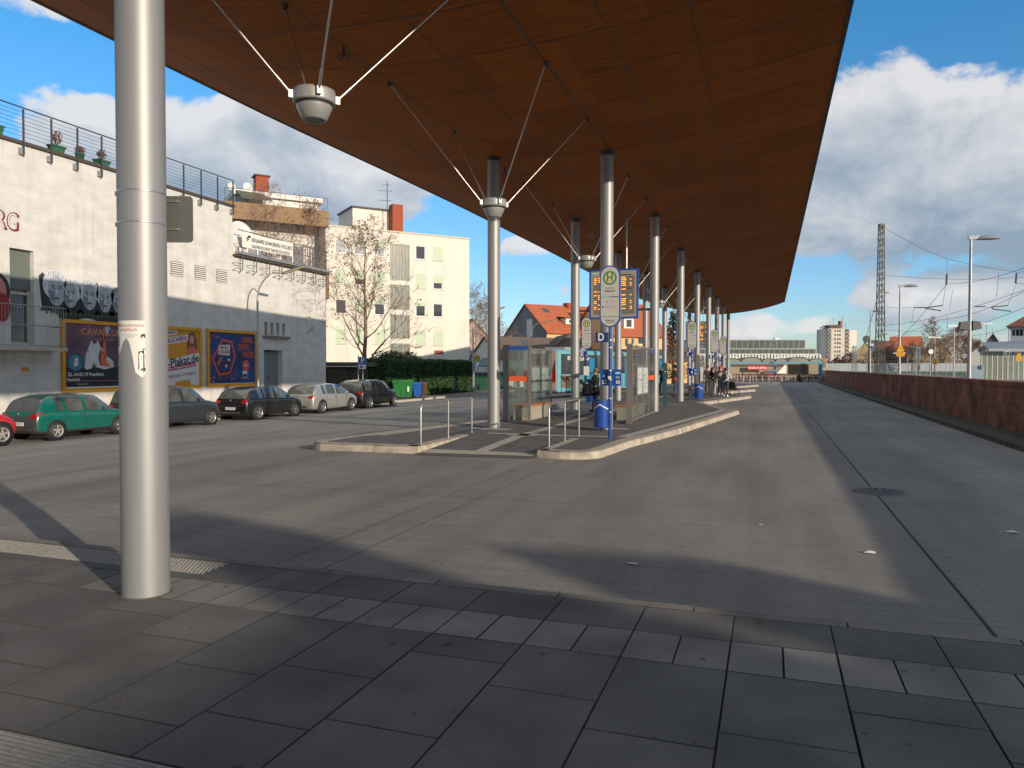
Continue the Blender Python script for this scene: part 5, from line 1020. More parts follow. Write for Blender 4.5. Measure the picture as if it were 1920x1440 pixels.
def stop(x, y, letter, lab, info=True, bin_=None, w_=.5, base=2.67, rz=0):
    t = thing('bus_stop_sign', lab, 'stop sign', (x, y, 0), rz, 'round ended bus stop signs'); H = 1.48; r = w_/2
    mb = MB(BLUE); mb.tube([(0, 0, 0), (0, 0, base+.1)], .042, n=14); mb.lathe([(.07, 0), (.07, .012), (.045, .02)], n=14)
    mb.build('pole', t)
    mb = MB(STEEL)
    for z in (.62, .95, 1.62, 1.4, base-.32, base-.5): mb.lathe([(.046, z), (.046, z+.03)], n=14)
    mb.build('clamps', t)
    def stad(rr, y_, m, mb, cz=base+H/2, h=H):
        q = [(rr*cos(radians(a)), cz+(h/2-r)+rr*sin(radians(a))) for a in range(0, 181, 12)]+[(rr*cos(radians(a)), cz-(h/2-r)+rr*sin(radians(a))) for a in range(180, 361, 12)]; return q
    mb = MB(BLUE); mb.prism(stad(r, 0, None, mb), 'y', -.05, .05); bd_ = mb.build('blade', t)
    mb = MB(SGN_W); mb.poly([(a, -.053, z) for a, z in stad(r-.03, 0, None, mb)]); mb.poly([(a, .053, z) for a, z in stad(r-.03, 0, None, mb)][::-1])
    cz = base+H-.30; mb.disc((0, -.055, cz), .165, SGRN, 32, 'y'); mb.disc((0, -.057, cz), .125, SYEL, 32, 'y'); mb.text('H', 0, cz, .19, SGRN, y=-.059, wid=.13)
    mb.text('Rüsselsheim', 0, base+.94, .03, BLUEINK, y=-.057, wid=.2); mb.text('Bahnhof', 0, base+.87, .055, BLUEINK, y=-.057, wid=.24)
    mb.box(-.02, .21, -.056, -.053, base+.715, base+.735, BLUEINK); mb.box(-.19, -.06, -.056, -.053, base+.715, base+.73, MC('rmv_teal', (.1, .4, .45)))
    if letter == 'D':
        mb.text('6', -.07, base+.61, .045, INK, y=-.057); mb.text('71', -.08, base+.49, .045, INK, y=-.057)
    else: mb.text('12', -.08, base+.61, .045, INK, y=-.057)
    for z in (.63, .6, .51, .485, .46): mb.box(-.02, .16, -.056, -.053, base+z, base+z+.007, MC('grey_print', (.3, .3, .33)))
    mb.disc((-.17, -.056, base+.49), .022, INK, 10, 'y'); mb.box(-.22, .22, -.056, -.053, base+.25, base+.262, SGRN)
    mb.text('Stadtwerke', 0, base+.17, .035, INK, y=-.057, wid=.22); mb.text('Rüsselsheim', .03, base+.125, .03, INK, y=-.057, wid=.2); mb.build('face', bd_)
    if letter:
        mb = MB(BLUE); mb.box(-.36, -.05, -.02, .02, base-.36, base-.12); mb.box(-.36, -.05, -.0215, -.02, base-.36, base-.12, MC('flag_navy', (.015, .04, .15))); mb.text(letter, -.22, base-.24, .18, WHITE, y=-.026, wid=.13); mb.build('letter_flag', t)
    if info:
        mb = MB(BLUE); mb.box(-.25, .26, .046, .08, 1.27, 1.66); 
        for (a, b, c, d, m_) in ((-.2, -.1, 1.31, 1.4, WHITE), (.14, .23, 1.32, 1.39, WHITE), (.12, .24, 1.55, 1.6, MC('aqua', (.3, .65, .7))), (.13, .22, 1.44, 1.5, MC('map_grey', (.3, .3, .3))), (-.18, -.13, 1.48, 1.52, MC('aqua', (.3, .65, .7))), (-.02, .06, 1.43, 1.5, None), (-.18, -.12, 1.33, 1.38, INK), (.16, .21, 1.34, 1.37, RED)):
            if m_: mb.box(a, b, .042 if m_ not in (INK, RED) else .041, .0455, c, d, m_)
        mb.box(-.04, .04, -.046, -.043, 1.43, 1.5, WHITE); mb.build('info_panel', t)
    return t
stop(-3.64, 17.75, 'D', 'large blue edged stop sign with letter flag D at the front of the island')
st2 = stop(-8.1, 34.1, 'E', 'stop sign with paper notice in front of the light blue bus', False, base=2.55)
mb = MB(PAPER); mb.box(-.13, .13, -.06, -.05, 1.33, 1.75); mb.build('notice', st2)
stop(-3.85, 39.8, 'C', 'stop sign with letter flag C between the middle right columns', True, base=2.62)
stop(-3.3, 48.5, 'B', 'stop sign above the waiting people, letter flag B', False, base=2.6); stop(-3.4, 59, 'A', 'farthest stop sign on the right edge of the island', True, base=2.6)
stop(-8.1, 54, 'F', 'stop sign half hidden behind the second right column', False, base=2.6)
def litter_bin(x, y, lab, rz=0):
    t = thing('litter_bin', lab, 'bin', (x, y, 0), rz, 'blue litter bins'); q = [(.215*cos(radians(a)), -.0+.235*sin(radians(a))) for a in range(180, 361, 15)]+[(.215, .12), (-.215, .12)]
    mb = MB(BLUE); mb.prism(q, 'z', .09, .80); mb.prism([(a*.98, b*.98) for a, b in q], 'z', .803, .84, MC('bin_top_navy', (.02, .05, .14))); mb.build('body', t)
    mb = MB(WHITE)
    for k in range(12):
        a0, a1 = radians(180+15*k), radians(195+15*k); f = lambda a: .60+.1*abs(cos(a)) if False else .72-.14*abs(cos(a))
        mb.quad((.218*cos(a0), .238*sin(a0), f(a0)-.02), (.218*cos(a1), .238*sin(a1), f(a1)-.02), (.218*cos(a1), .238*sin(a1), f(a1)+.012), (.218*cos(a0), .238*sin(a0), f(a0)+.012))
    mb.build('chevron', t); return t
litter_bin(-4.3, 19.88, 'blue litter bin strapped to the column behind the stop sign D'); litter_bin(-7.85, 34.2, 'blue litter bin at the foot of the stop sign by the light blue bus')
litter_bin(-3.5, 39.85, 'blue litter bin beside the stop sign marked C'); litter_bin(-3.6, 61, 'blue litter bin near the farthest stop sign')
t = thing('green_pillar', 'dark petrol green square post standing on the island pavement', 'post', (-4.26, 32.4, 0), radians(8)); mb = MB(mat('petrol_green', (.015, .07, .075), .45)); mb.box(-.08, .08, -.08, .08, .1, 1.88); mb.box(-.085, .085, -.085, .085, 1.883, 1.9); mb.build('housing', t); MB(DKGREY).box(-.06, .06, -.06, .06, 0, .1).build('foot', t); MB(WHITE).box(-.02, .02, -.083, -.0805, 1.5, 1.54).build('badge', t)
FACE = mat('display_face', (.30, .285, .26), .5); DSP = mat('display_window', (.17, .155, .14), .3)
def board_led(y, lab, seed):
    t = thing('departure_board', lab, 'departure board', (-5.8, y, 3.6), 0, 'electronic departure boards'); x0, x1, H = -.96, .97, 1.93
    MB(BLUE).box(x0, x1, -.1, .1, 0, H).build('case', t); mb = MB(FACE); mb.box(x0+.07, x1-.07, -.104, -.1, .07, H-.07)
    mb.box(x0+.18, -.1, -.106, -.104, .17, H-.28, DSP); mb.box(.05, x1-.15, -.106, -.104, .17, H-.28, DSP); mb.box(x0+.12, x0+.36, -.107, -.104, H-.18, H-.13, MC('aqua', (.3, .65, .7))); mb.box(.02, .2, -.107, -.104, H-.15, H-.11, BLUEINK); mb.box(.3, .7, -.107, -.104, H-.25, H-.215, INK); mb.box(.3, .7, -.107, -.104, H-.78, H-.745, INK); mb.build('front', t)
    R_ = random.Random(seed); mb = MB(LED)
    for c0, segs in ((x0+.2, ((0, .1), (.16, .3), (.33, .6))), (.07, ((0, .06), (.14, .22), (.25, .42), (.58, .63)))):
        for r_ in range(17):
            if r_ == 5 or R_.random() < .12: continue
            z = H-.36-.075*r_
            for a, b in segs:
                if R_.random() < .25: continue
                x = c0+a
                while x < c0+b-.01: w_ = R_.uniform(.018, .034); mb.box(x, x+w_, -.109, -.107, z, z+R_.uniform(.03, .045)); x += w_+.008
    mb.build('led_text', t)
    MB(DKGREY).box(-1.42, x0-.002, -.03, .03, .3, .38).box(x1+.002, 1.45, -.03, .03, .3, .38).build('arm', t)
    MB(STEEL).tube([(.5, 0, H), (.5, 0, sof(-5.3)-3.6)], .03, n=8).build('hanger', t)
    return t
board_led(28.96, 'departure board with amber text hung behind the stop sign D', 2); b2_ = board_led(64.4, 'farther departure board with amber text between the columns', 3)
# ================================================================== BUSES
BUSB = mat('bus_light_blue', (.16, .47, .56), .3, coat=.6); BUSG = mat('bus_rear_grey', (.38, .34, .31), .35, coat=.5)
def bus(p, rz, lab, body=BUSB, txt=True):
    t = thing('city_bus', lab, 'bus', (p.x, p.y, -.17), rz, 'buses waiting at the left side of the island'); L, Wd, H = 12, 2.5, 3.0
    def rnd_box(mb, x0, x1, y0, y1, z0, z1, c, m): mb.prism([(x0, z0), (x1, z0), (x1, z1-c), (x1-c*.35, z1-c*.3), (x1-c, z1), (x0+c, z1), (x0+c*.35, z1-c*.3), (x0, z1-c)], 'y', y0, y1, m)
    mb = MB(body); rnd_box(mb, -Wd, 0, .14, L, .32, H, .2, body); mb.build('body', t)
    mb = MB(BUSG); rnd_box(mb, -Wd+.05, -.05, .0, .137, .4, H-.06, .2, BUSG); mb.poly([(-Wd+.1, -.003, 1.5), (-1.3, -.003, 1.35), (-.35, -.003, 1.75), (-.12, -.003, 2.4), (-.1, -.003, 1.6), (-.5, -.003, 1.35), (-1.3, -.003, 1.15)], DKGREY)
    mb.box(-1.9, -.6, -.012, -.001, 2.0, 2.75, GLASSD); mb.box(-.75, -.4, -.015, -.002, 2.78, 2.88, DKGREY); mb.text('www', -.5, 1.0, .1, INK, y=-.006); mb.box(-.7, -.3, -.006, -.001, .82, .85, INK); mb.build('rear_panel', t)
    for q in (-Wd+.09, -.31): MB(TAIL).box(q, q+.22, -.03, .2, .95, 1.65).build('tail_lamp', t)
    mb = MB(GLASSD)
    mb.box(.002, .012, .55, 11.9, 1.42, 2.72); mb.box(-Wd-.012, -Wd-.002, .6, 11.9, 1.42, 2.72); mb.box(-Wd+.1, -.1, L+.002, L+.02, 1.2, 2.8); mb.build('windows', t)
    for y0 in (4.6, 8.2, 10.6): MB(MC('bus_door_blue', (.02, .2, .42))).box(.006, .02, y0, y0+1.15, .4, 2.5).build('door', t)
    MB(mat('engine_grille', (.2, .15, .12), .7, var=.3, sc=14, st=(1, 1, 6))).box(.002, .014, .6, 2.1, .55, 1.35).build('grille', t)
    MB(DKGREY).box(-Wd+.06, -.03, .18, L-.1, .2, .315).build('skirt', t)
    if txt: mb = MB(WHITE); mb.T = Matrix.Rotation(pi/2, 4, 'Z'); mb.text('KUSSler', 3.0, 2.45, .3, WHITE, y=-.02, wid=3.2); mb.build('side_lettering', t)
    for yw in (3.3, 9.2):
        for q in (0, -Wd):
            s_ = 1 if q == 0 else -1
            MB(mat('wheel_arch')).lathe([(.58, .018*s_), (.0001, .018*s_)], (q, yw, .5), n=24, ax='x').build('wheel_arch', t)
            w = MB(BLACK).lathe([(.28, .02*s_), (.48, .03*s_), (.49, -.2*s_)], (q, yw, .49), n=24, ax='x').build('wheel', t); MB(CHROME).lathe([(.28, .025*s_), (.12, .04*s_), (.0001, .05*s_)], (q, yw, .49), n=16, ax='x').build('rim', w)
    MB(mat('hvac_grey', (.3, .3, .3), .6)).box(-2.0, -.5, 2, 5, H+.002, H+.2).build('roof_unit', t)
    return t
bus(at(1044, 47), radians(-13), 'light blue city bus with grey rear waiting behind the left shelter'); bus(at(1150, 62), radians(-13), 'second light blue bus standing ahead between the columns', txt=False)
# ================================================================== PEOPLE
def skin_obj(name, J, E_, parent, m, sub=1):
    names = list(J); me = bpy.data.meshes.new(name); me.from_pydata([J[k][0] for k in names], [(names.index(a), names.index(b)) for a, b in E_], []); me.update()
    o = bpy.data.objects.new(name, me); C.objects.link(o); md = o.modifiers.new('s', 'SKIN'); md.use_smooth_shade = True
    if not me.skin_vertices: me.skin_vertices_new() if hasattr(me, 'skin_vertices_new') else None
    return o, me, names
def skinned(name, J, E_, parent, m):
    names = list(J); bm = bmesh.new(); ly = bm.verts.layers.skin.verify(); vs = []
    for i, k in enumerate(names):
        v = bm.verts.new(J[k][0]); r = J[k][1]; v[ly].radius = r if isinstance(r, tuple) else (r, r); v[ly].use_root = (i == 0); vs.append(v)
    for a, b in E_: bm.edges.new((vs[names.index(a)], vs[names.index(b)]))
    me = bpy.data.meshes.new(name); bm.to_mesh(me); bm.free(); o = bpy.data.objects.new(name, me); C.objects.link(o)
    md = o.modifiers.new('s', 'SKIN'); md.use_smooth_shade = True; s2 = o.modifiers.new('b', 'SUBSURF'); s2.levels = 1
    m2 = ev_mesh(o); bpy.data.objects.remove(o); m2.name = name; m2.materials.clear(); m2.materials.append(m)
    for p in m2.polygons: p.use_smooth = True; p.material_index = 0
    r = bpy.data.objects.new(name, m2); C.objects.link(r); r.parent = parent; return r
def person(loc, rz, h, lab, top, legs, hair, shoe, armL=(-.28, .05, 1.12, -.25, .2, .95), armR=(.28, .05, 1.12, .25, .2, .95), walk=.0, hairlen=0, coat=0, hc=None, slim=1):
    t = thing('person', lab, 'person', loc, rz); k = h/1.75; s = slim
    def K(*p): return tuple(x*k for x in p)
    J = {'pel': (K(0, 0, .95), .12*k), 'sp': (K(0, .0, 1.15), .105*k), 'ch': (K(0, .0, 1.36), .12*k), 'nk': (K(0, .01, 1.5), .05*k), 'hd0': (K(0, .025, 1.57), .075*k), 'hd1': (K(0, .02, 1.66), .088*k), 'hd2': (K(0, .01, 1.72), .055*k), 'ns': (K(0, .12, 1.625), .012*k)}
    E_ = [('pel', 'sp'), ('sp', 'ch'), ('ch', 'nk'), ('nk', 'hd0'), ('hd0', 'hd1'), ('hd1', 'hd2'), ('hd1', 'ns')]
    for q, a, n_ in ((-1, armL, 'l'), (1, armR, 'r')):
        w = q*.17*s; J['s'+n_] = (K(w, 0, 1.42), .06*k); J['e'+n_] = (K(*a[:3]), .042*k); J['w'+n_] = (K(*a[3:]), .028*k)
        E_ += [('ch', 's'+n_), ('s'+n_, 'e'+n_), ('e'+n_, 'w'+n_)]
        d = (Vector(a[3:])-Vector(a[:3])).normalized(); sd = Vector((q, 0, 0)).cross(d).normalized() if abs(d.x) < .9 else Vector((0, 0, 1)); P0 = Vector(a[3:])
        J['p'+n_] = (tuple((P0+d*.06)*k), (.034*k, .018*k)); E_.append(('w'+n_, 'p'+n_))
        for f in range(4):
            b = P0+d*.10+sd*(.024*(f-1.5)); J['f%d%s' % (f, n_)] = (tuple(b*k), .009*k); J['g%d%s' % (f, n_)] = (tuple((b+d*(.055+.01*(f in (1, 2)))-Vector((q*.012, 0, .0)))*k), .008*k); E_ += [('p'+n_, 'f%d%s' % (f, n_)), ('f%d%s' % (f, n_), 'g%d%s' % (f, n_))]
        J['t'+n_] = (tuple((P0+d*.07+sd*.055-Vector((q*.02, 0, 0)))*k), .01*k); E_.append(('p'+n_, 't'+n_))
        y = walk*q; J['h'+n_] = (K(q*.095, 0, .9), .095*k); J['k'+n_] = (K(q*.1, y*.55+.02, .5), .062*k); J['a'+n_] = (K(q*.1, y, .09), .04*k); J['o'+n_] = (K(q*.11, y+.15, .04), .032*k)
        E_ += [('pel', 'h'+n_), ('h'+n_, 'k'+n_), ('k'+n_, 'a'+n_), ('a'+n_, 'o'+n_)]
    skinned('body', J, E_, t, SKIN)
    g = lambda n_, r: (J[n_][0], r*k)
    hem = .9-coat
    T_ = {'ch': g('ch', .155*s), 'sp': (K(0, 0, 1.15), (.15*s*k, .13*k)), 'pel': (K(0, 0, hem+.05), (.16*s*k, .14*k)), 'bt': (K(0, 0, hem), (.16*s*k, .14*k)), 'nk': (K(0, .005, 1.47), .075*k)}
    E2 = [('ch', 'sp'), ('sp', 'pel'), ('pel', 'bt'), ('ch', 'nk')]
    for n_ in 'lr': T_['s'+n_] = g('s'+n_, .078); T_['e'+n_] = g('e'+n_, .06); T_['w'+n_] = g('w'+n_, .045); E2 += [('ch', 's'+n_), ('s'+n_, 'e'+n_), ('e'+n_, 'w'+n_)]
    skinned('jacket', T_, E2, t, top)
    T_ = {'pel': (K(0, 0, .93), .13*k)}; E2 = []
    for n_ in 'lr': T_['h'+n_] = g('h'+n_, .105*s); T_['k'+n_] = g('k'+n_, .075); T_['a'+n_] = g('a'+n_, .058); E2 += [('pel', 'h'+n_), ('h'+n_, 'k'+n_), ('k'+n_, 'a'+n_)]
    skinned('trousers', T_, E2, t, legs)
    for n_ in 'lr':
        a = Vector(J['a'+n_][0]); mb = MB(shoe); mb.ball((a.x, a.y+.05*k, .05*k), .055*k, n=10, sy=2.2, sz=.9); mb.ball((a.x, a.y-.02*k, .09*k), .055*k, n=8, sz=1.2); mb.build('shoe', t)
    mb = MB(hair); mb.ball((0, -.012*k, 1.685*k), .105*k, n=14, sy=1.08, sz=1.05)
    if hairlen:
        R_ = random.Random(int(h*100)); mb.ball((0, -.055*k, (1.62-hairlen/2)*k), .12*k, n=12, sx=1.1, sz=(hairlen+.1)/.2)
        for _ in range(60): a = R_.uniform(0, 6.3); mb.ball((.12*k*cos(a), -.03*k+.1*k*min(.35, sin(a)), (1.74-R_.random()*(hairlen+.15))*k), .04*k, n=6)
    mb.build('hair', t)
    mb = MB(INK); [mb.ball((q*.032*k, .098*k, 1.655*k), .009*k, n=6) for q in (-1, 1)]; mb.build('eyes', t)
    MB(mat('lips', (.3, .1, .08), .5)).ball((0, .098*k, 1.575*k), .014*k, n=6, sx=1.8, sz=.5).build('mouth', t); return t
REDH = mat('red_curly_hair', (.10, .022, .015), .7); ORH = mat('ginger_hair', (.35, .08, .02), .7); DKH = mat('dark_hair', (.02, .014, .01), .6); FAIR = mat('fair_hair', (.3, .2, .1), .6)
HOOD = mat('pale_grey_hoodie', (.48, .47, .46), .9); CRM = mat('cream_trousers', (.48, .43, .38), .9); CHAR = mat('charcoal_trousers', (.05, .05, .055), .9); OLV = mat('dark_olive_jacket', (.03, .032, .028), .8); TANB = mat('tan_boots', (.2, .1, .05), .6)
def pz(px, Z, z=0): p = at(px, Z); return (p.x, p.y, z)
W0 = pz(1117.5, 28.3); person(W0, radians(80), 1.68, 'woman in a long black coat with big black bag, half hidden by the column', BLKF, BLKF, FAIR, BLKF, armL=(-.26, .1, 1.15, -.1, .3, 1.25), armR=(.26, .05, 1.12, .15, .3, 1.22), walk=.16, coat=.3)
def bag(loc, lab, m, w_, d_, h, handle=True, rz=0, nm='handbag'):
    t = thing(nm, lab, 'bag', loc, rz); mb = MB(m); a, b = w_/2, d_/2
    mb.lathe([(.001, 0), (a*.8, .01), (a, h*.25), (a*.95, h*.6), (a*.62, h*.96), (.001, h)], n=14, sy=d_/w_); mb.build('pouch', t)
    if handle: MB(m).tube([(-a*.5, 0, h*.9)]+[(-a*.5*cos(k*pi/6), 0, h*.9+.22*sin(k*pi/6)) for k in range(1, 6)]+[(a*.5, 0, h*.9)], .012, n=6).build('handle', t)
    return t
bag((W0[0]-.28, W0[1]-.1, .62), 'large slouchy black shoulder bag carried by the woman in black', BLKF, .48, .2, .46)
person(pz(1242, 48), radians(160), 1.78, 'person in a dark jacket and blue jeans behind the petrol green post', OLV, DENIM, DKH, BLKF, walk=.18, armL=(-.33, .0, 1.15, -.3, .1, .95))
M2 = pz(1266.5, 42.5); person(M2, radians(95), 1.8, 'man in black jacket and jeans looking down beside the third right column', BLKF, DENIM, DKH, BLKF, armL=(-.24, .12, 1.15, -.12, .34, 1.08), armR=(.24, .12, 1.15, .12, .34, 1.05)); bag((M2[0]+.02, M2[1]-.38, .9), 'red and white carrier bag in the hands of the man in the black jacket', mat('red_bag', (.35, .03, .05), .6), .28, .14, .26, False)
person(pz(1337, 43.6), radians(190), 1.68, 'woman with long curly red hair, black top and cream trousers on the island edge', BLKF, CRM, REDH, TANB, hairlen=.45, armL=(-.26, .1, 1.15, -.06, .26, 1.12), armR=(.26, .1, 1.15, .08, .26, 1.1))
person(pz(1327, 46.5), radians(200), 1.78, 'dim figure in dark clothes behind the glass left of the curly haired woman', OLV, CHAR, DKH, BLKF)
P5 = pz(1351, 46.2); person(P5, radians(190), 1.75, 'ginger haired person in black holding a pale bundle behind the hooded one', BLKF, BLKF, ORH, WHITE, hairlen=.12, armL=(-.26, .12, 1.2, -.08, .28, 1.3), armR=(.26, .12, 1.2, .1, .28, 1.3)); bag((P5[0]+.03, P5[1]-.33, 1.12), 'pale cloth bundle held by the ginger haired person', mat('pale_cloth', (.45, .42, .36), .9), .34, .2, .26, False, nm='cloth_bundle')
P6 = pz(1361, 42.8); person(P6, radians(-18), 1.64, 'person in a pale hoodie and charcoal trousers pushing a pushchair, seen from behind', HOOD, CHAR, REDH, WHITE, armL=(-.28, .1, 1.15, -.2, .36, 1.0), armR=(.28, .1, 1.15, .2, .36, 1.0), slim=1.12)
bk_ = thing('backpack', 'dark backpack worn over the pale hoodie', 'backpack', (P6[0]-.06, P6[1]-.22, .98), radians(-18)); MB(mat('navy_bag', (.02, .022, .04), .8)).lathe([(.001, 0), (.10, .01), (.12, .12), (.11, .27), (.06, .34), (.001, .35)], n=14, sy=.75).build('pouch', bk_); MB(mat('navy_bag')).ball((0, -.1, .14), .09, n=10, sx=1.1, sy=.5).build('pocket', bk_)
for q in (-1, 1): MB(mat('navy_bag')).tube([(q*.09, .06, .36), (q*.1, .12, .42), (q*.12, .2, .3), (q*.12, .12, .08)], .015, n=5).build('strap', bk_)
pc = thing('pushchair', 'black pushchair with white blanket in front of the hooded person', 'pushchair', (P6[0]+.36, P6[1]+.45, 0), radians(-18)); mb = MB(DKGREY)
for q in (-.22, .22): mb.tube([(q, -.4, 1.0), (q, -.28, .8), (q, .25, .22)], .014, n=6).tube([(q, .12, .75), (q, -.3, .15)], .014, n=6)
mb.tube([(-.22, -.4, 1.0), (.22, -.4, 1.0)], .02, n=8); mb.build('frame', pc); mb = MB(BLKF); mb.add([(-.2, -.2, .45), (.2, -.2, .45), (.2, .25, .38), (-.2, .25, .38), (-.2, -.3, .85), (.2, -.3, .85)], [(0, 1, 2, 3), (0, 4, 5, 1), (0, 3, 4), (1, 5, 2)]); mb.lathe([(.2, 0), (.17, .1), (.07, .16), (.001, .18)], (0, -.12, .72), n=14, sx=.95, sy=.8); mb.build('seat', pc); MB(WHITE).ball((0, .02, .5), .16, n=10, sy=1.2, sz=.6).build('blanket', pc)
for q in (-.25, .25):
    for y in (-.3, .27): MB(BLACK).tube([(q, y+.1*cos(a*pi/6), .11+.1*sin(a*pi/6)) for a in range(13)], .014, n=5, cap=False).build('wheel', pc)
# ================================================================== FAR HOUSES (left and centre)
TILE = mat('orange_roof_tiles', (.42, .11, .045), .8, var=.15, sc=1.5); t_, n_, l_, b_ = tree_of(TILE)
wv = n_.new('ShaderNodeTexWave'); wv.bands_direction = 'Z'; wv.inputs['Scale'].default_value = 1.3; wv.inputs['Distortion'].default_value = 0; tc_ = n_.new('ShaderNodeTexCoord'); l_.new(tc_.outputs['Object'], wv.inputs[0]); bp_ = n_.new('ShaderNodeBump'); bp_.inputs['Strength'].default_value = .6; bp_.inputs['Distance'].default_value = .05; l_.new(wv.outputs[0], bp_.inputs['Height']); l_.new(bp_.outputs[0], b_.inputs['Normal'])
BTILE = mat('brown_roof_tiles', (.13, .095, .075), .85, var=.25, sc=6, st=(1, 1, 4)); REDT = mat('dull_red_roof', (.22, .07, .04), .85, var=.25, sc=2); OCH = mat('ochre_render', (.66, .45, .22), .9, var=.05); GRYG = mat('grey_gable_render', (.2, .205, .21), .9, var=.22, sc=.8, st=(1, 1, .4)); WR = mat('white_render', (.68, .66, .62), .85, var=.04)
def house(fc, L, Dp, he, hr, lab, mw, mr, mg=None, wins=(), name='house', ov=.35, chim=(), extra=None):
    t = thing(name, lab, 'house', tuple(fc.o), fc.th); mg = mg or mw
    mb = MB(mw); holed(mb, 0, L, 0, he, [w[:4] for w in wins], mw, .15); mb.quad((L, Dp, 0), (0, Dp, 0), (0, Dp, he), (L, Dp, he)); mb.build('wall', t)
    for x in (0, L): MB(mg).poly([(x, 0, 0), (x, Dp, 0), (x, Dp, he), (x, Dp/2, hr-.05), (x, 0, he)][::(-1 if x == 0 else 1)]).build('gable', t)
    k = (hr-he)/(Dp/2); o = ov; th = .16; mb = MB(mr)
    mb.prism([(-o, he-o*k), (Dp/2, hr), (Dp+o, he-o*k), (Dp+o, he-o*k+th), (Dp/2, hr+th), (-o, he-o*k+th)], 'x', -.15, L+.15); rf = mb.build('roof', t)
    for w in wins: window(t, *w[:4], y=.12, bars=2 if w[1]-w[0] > 1 else 1)
    for (x, y, w_, h) in chim: z = hr-abs(y-Dp/2)*k; ch = MB(BRICKR).box(x, x+w_, y, y+w_, z-.3, z+h).build('chimney', rf)
    return t, rf, k
def dormer(parent, x, w_, z0, z1, y0, k, mr, flat=False):
    d_ = MB(WR); depth = (z1-z0)/k+.3; d_.box(x, x+w_, y0, y0+depth, z0, z1); d_ = d_.build('dormer', parent)
    if flat: MB(BTILE).add([(x-.3, y0-.25, z1), (x+w_+.3, y0-.25, z1), (x+w_+.3, y0+depth+1.2, z1+.35), (x-.3, y0+depth+1.2, z1+.35), (x-.3, y0-.25, z1+.08), (x+w_+.3, y0-.25, z1+.08)], [(0, 3, 2, 1), (4, 5, 2, 3), (0, 1, 5, 4)]).build('dormer_roof', d_)
    else: MB(mr).prism([(x-.15, z1), (x+w_/2, z1+w_*.38), (x+w_+.15, z1)], 'y', y0-.15, y0+depth+1.0).build('dormer_roof', d_)
    MB(GLASSD).box(x+w_*.25, x+w_*.75, y0-.02, y0-.002, z0+.2, z1-.2).build('pane', d_)
f1 = facP(1025, 95, 60, -.6); he = f1.uv(1030, 622)[1]; hr = hz(572, 99.6)+.6
wl_ = [pr4(f1, r) for r in ((1034, 632, 1046, 650), (1052, 632, 1062, 650), (1140, 635, 1146, 650))]
h1, r1, k1 = house(f1, 17, 10.6, he, hr, 'large house with orange tiled roof, grey rendered gable and ochre front', OCH, TILE, GRYG, wl_, chim=((6.3, 4.6, 1.1, 1.0), (11.5, 5, .6, .8)))
MB(WR).box(-.25, -.003, 3.2, 4.5, 0, hz(598, 98)+.55).build('white_pier', h1)
dormer(r1, 3.6, 2.2, he+1.1, he+1.9, 1.0, k1, TILE, True); dormer(r1, 8.2, 2.0, he+1.1, he+1.9, 1.0, k1, TILE, True)
mb = MB(GLASSD); q = .0; yy = 3.6; zz = he+yy*k1+.18; mb.add([(2.0, yy, zz), (2.9, yy, zz), (2.9, yy+.9, zz+.9*k1), (2.0, yy+.9, zz+.9*k1)], [(0, 1, 2, 3)]); mb.build('skylight', r1)
f2 = facP(1150, 93, 66, -.6); he2 = f2.uv(1160, 628)[1]; hr2 = hz(578, 98)+.6
wl_ = [pr4(f2, r) for r in ((1172, 634, 1178, 650), (1196, 632, 1207, 646), (1184, 634, 1189, 646))]
h2, r2, k2 = house(f2, 8.2, 11, he2, hr2+.6, 'orange roofed ochre house with a white dormer behind the departure board', OCH, TILE, None, wl_, chim=((7.2, 4, .7, .8),)); dormer(r2, 2.1, 1.5, he2+.9, he2+2.2, .9, k2, TILE)
f3 = facP(1222, 104, 70, -.6); house(f3, 5, 9, 4.6, 8.2, 'narrow white gabled house right of the ochre house', WR, REDT, None, ())
# small white gabled houses in front
def gablehouse(px0, px1, pxa, ya, Z, ye, Dp, lab, mr=BTILE, mw=WR, phi=86, ov=.3):   # gable faces the viewer; ridge runs back
    if px0 > 1500 and Z >= 180: Z *= 1.6
    if px0 > 1500: phi = 90+math.degrees(atan(((px0+px1)/2-960)/F))
    fc = facP(px0, Z, phi, -.6); W_ = fc.uv(px1, 700)[0]; a = fc.uv(pxa, ya); ax = a[0]; hr = a[1]; he = fc.uv(px0, ye)[1]
    t = thing('house', lab, 'house', tuple(fc.o), fc.th); MB(mw).prism([(0, 0), (W_, 0), (W_, he), (ax, hr), (0, he)], 'y', 0, Dp).build('wall', t)
    kl = (hr-he)/ax; kr = (hr-he)/(W_-ax); mb = MB(mr); mb.prism([(-ov, he-ov*kl+.02), (ax, hr+.02), (W_+ov, he-ov*kr+.02), (W_+ov, he-ov*kr+.2), (ax, hr+.22), (-ov, he-ov*kl+.2)], 'y', -.2, Dp+.2); rf = mb.build('roof', t); return t, fc, rf
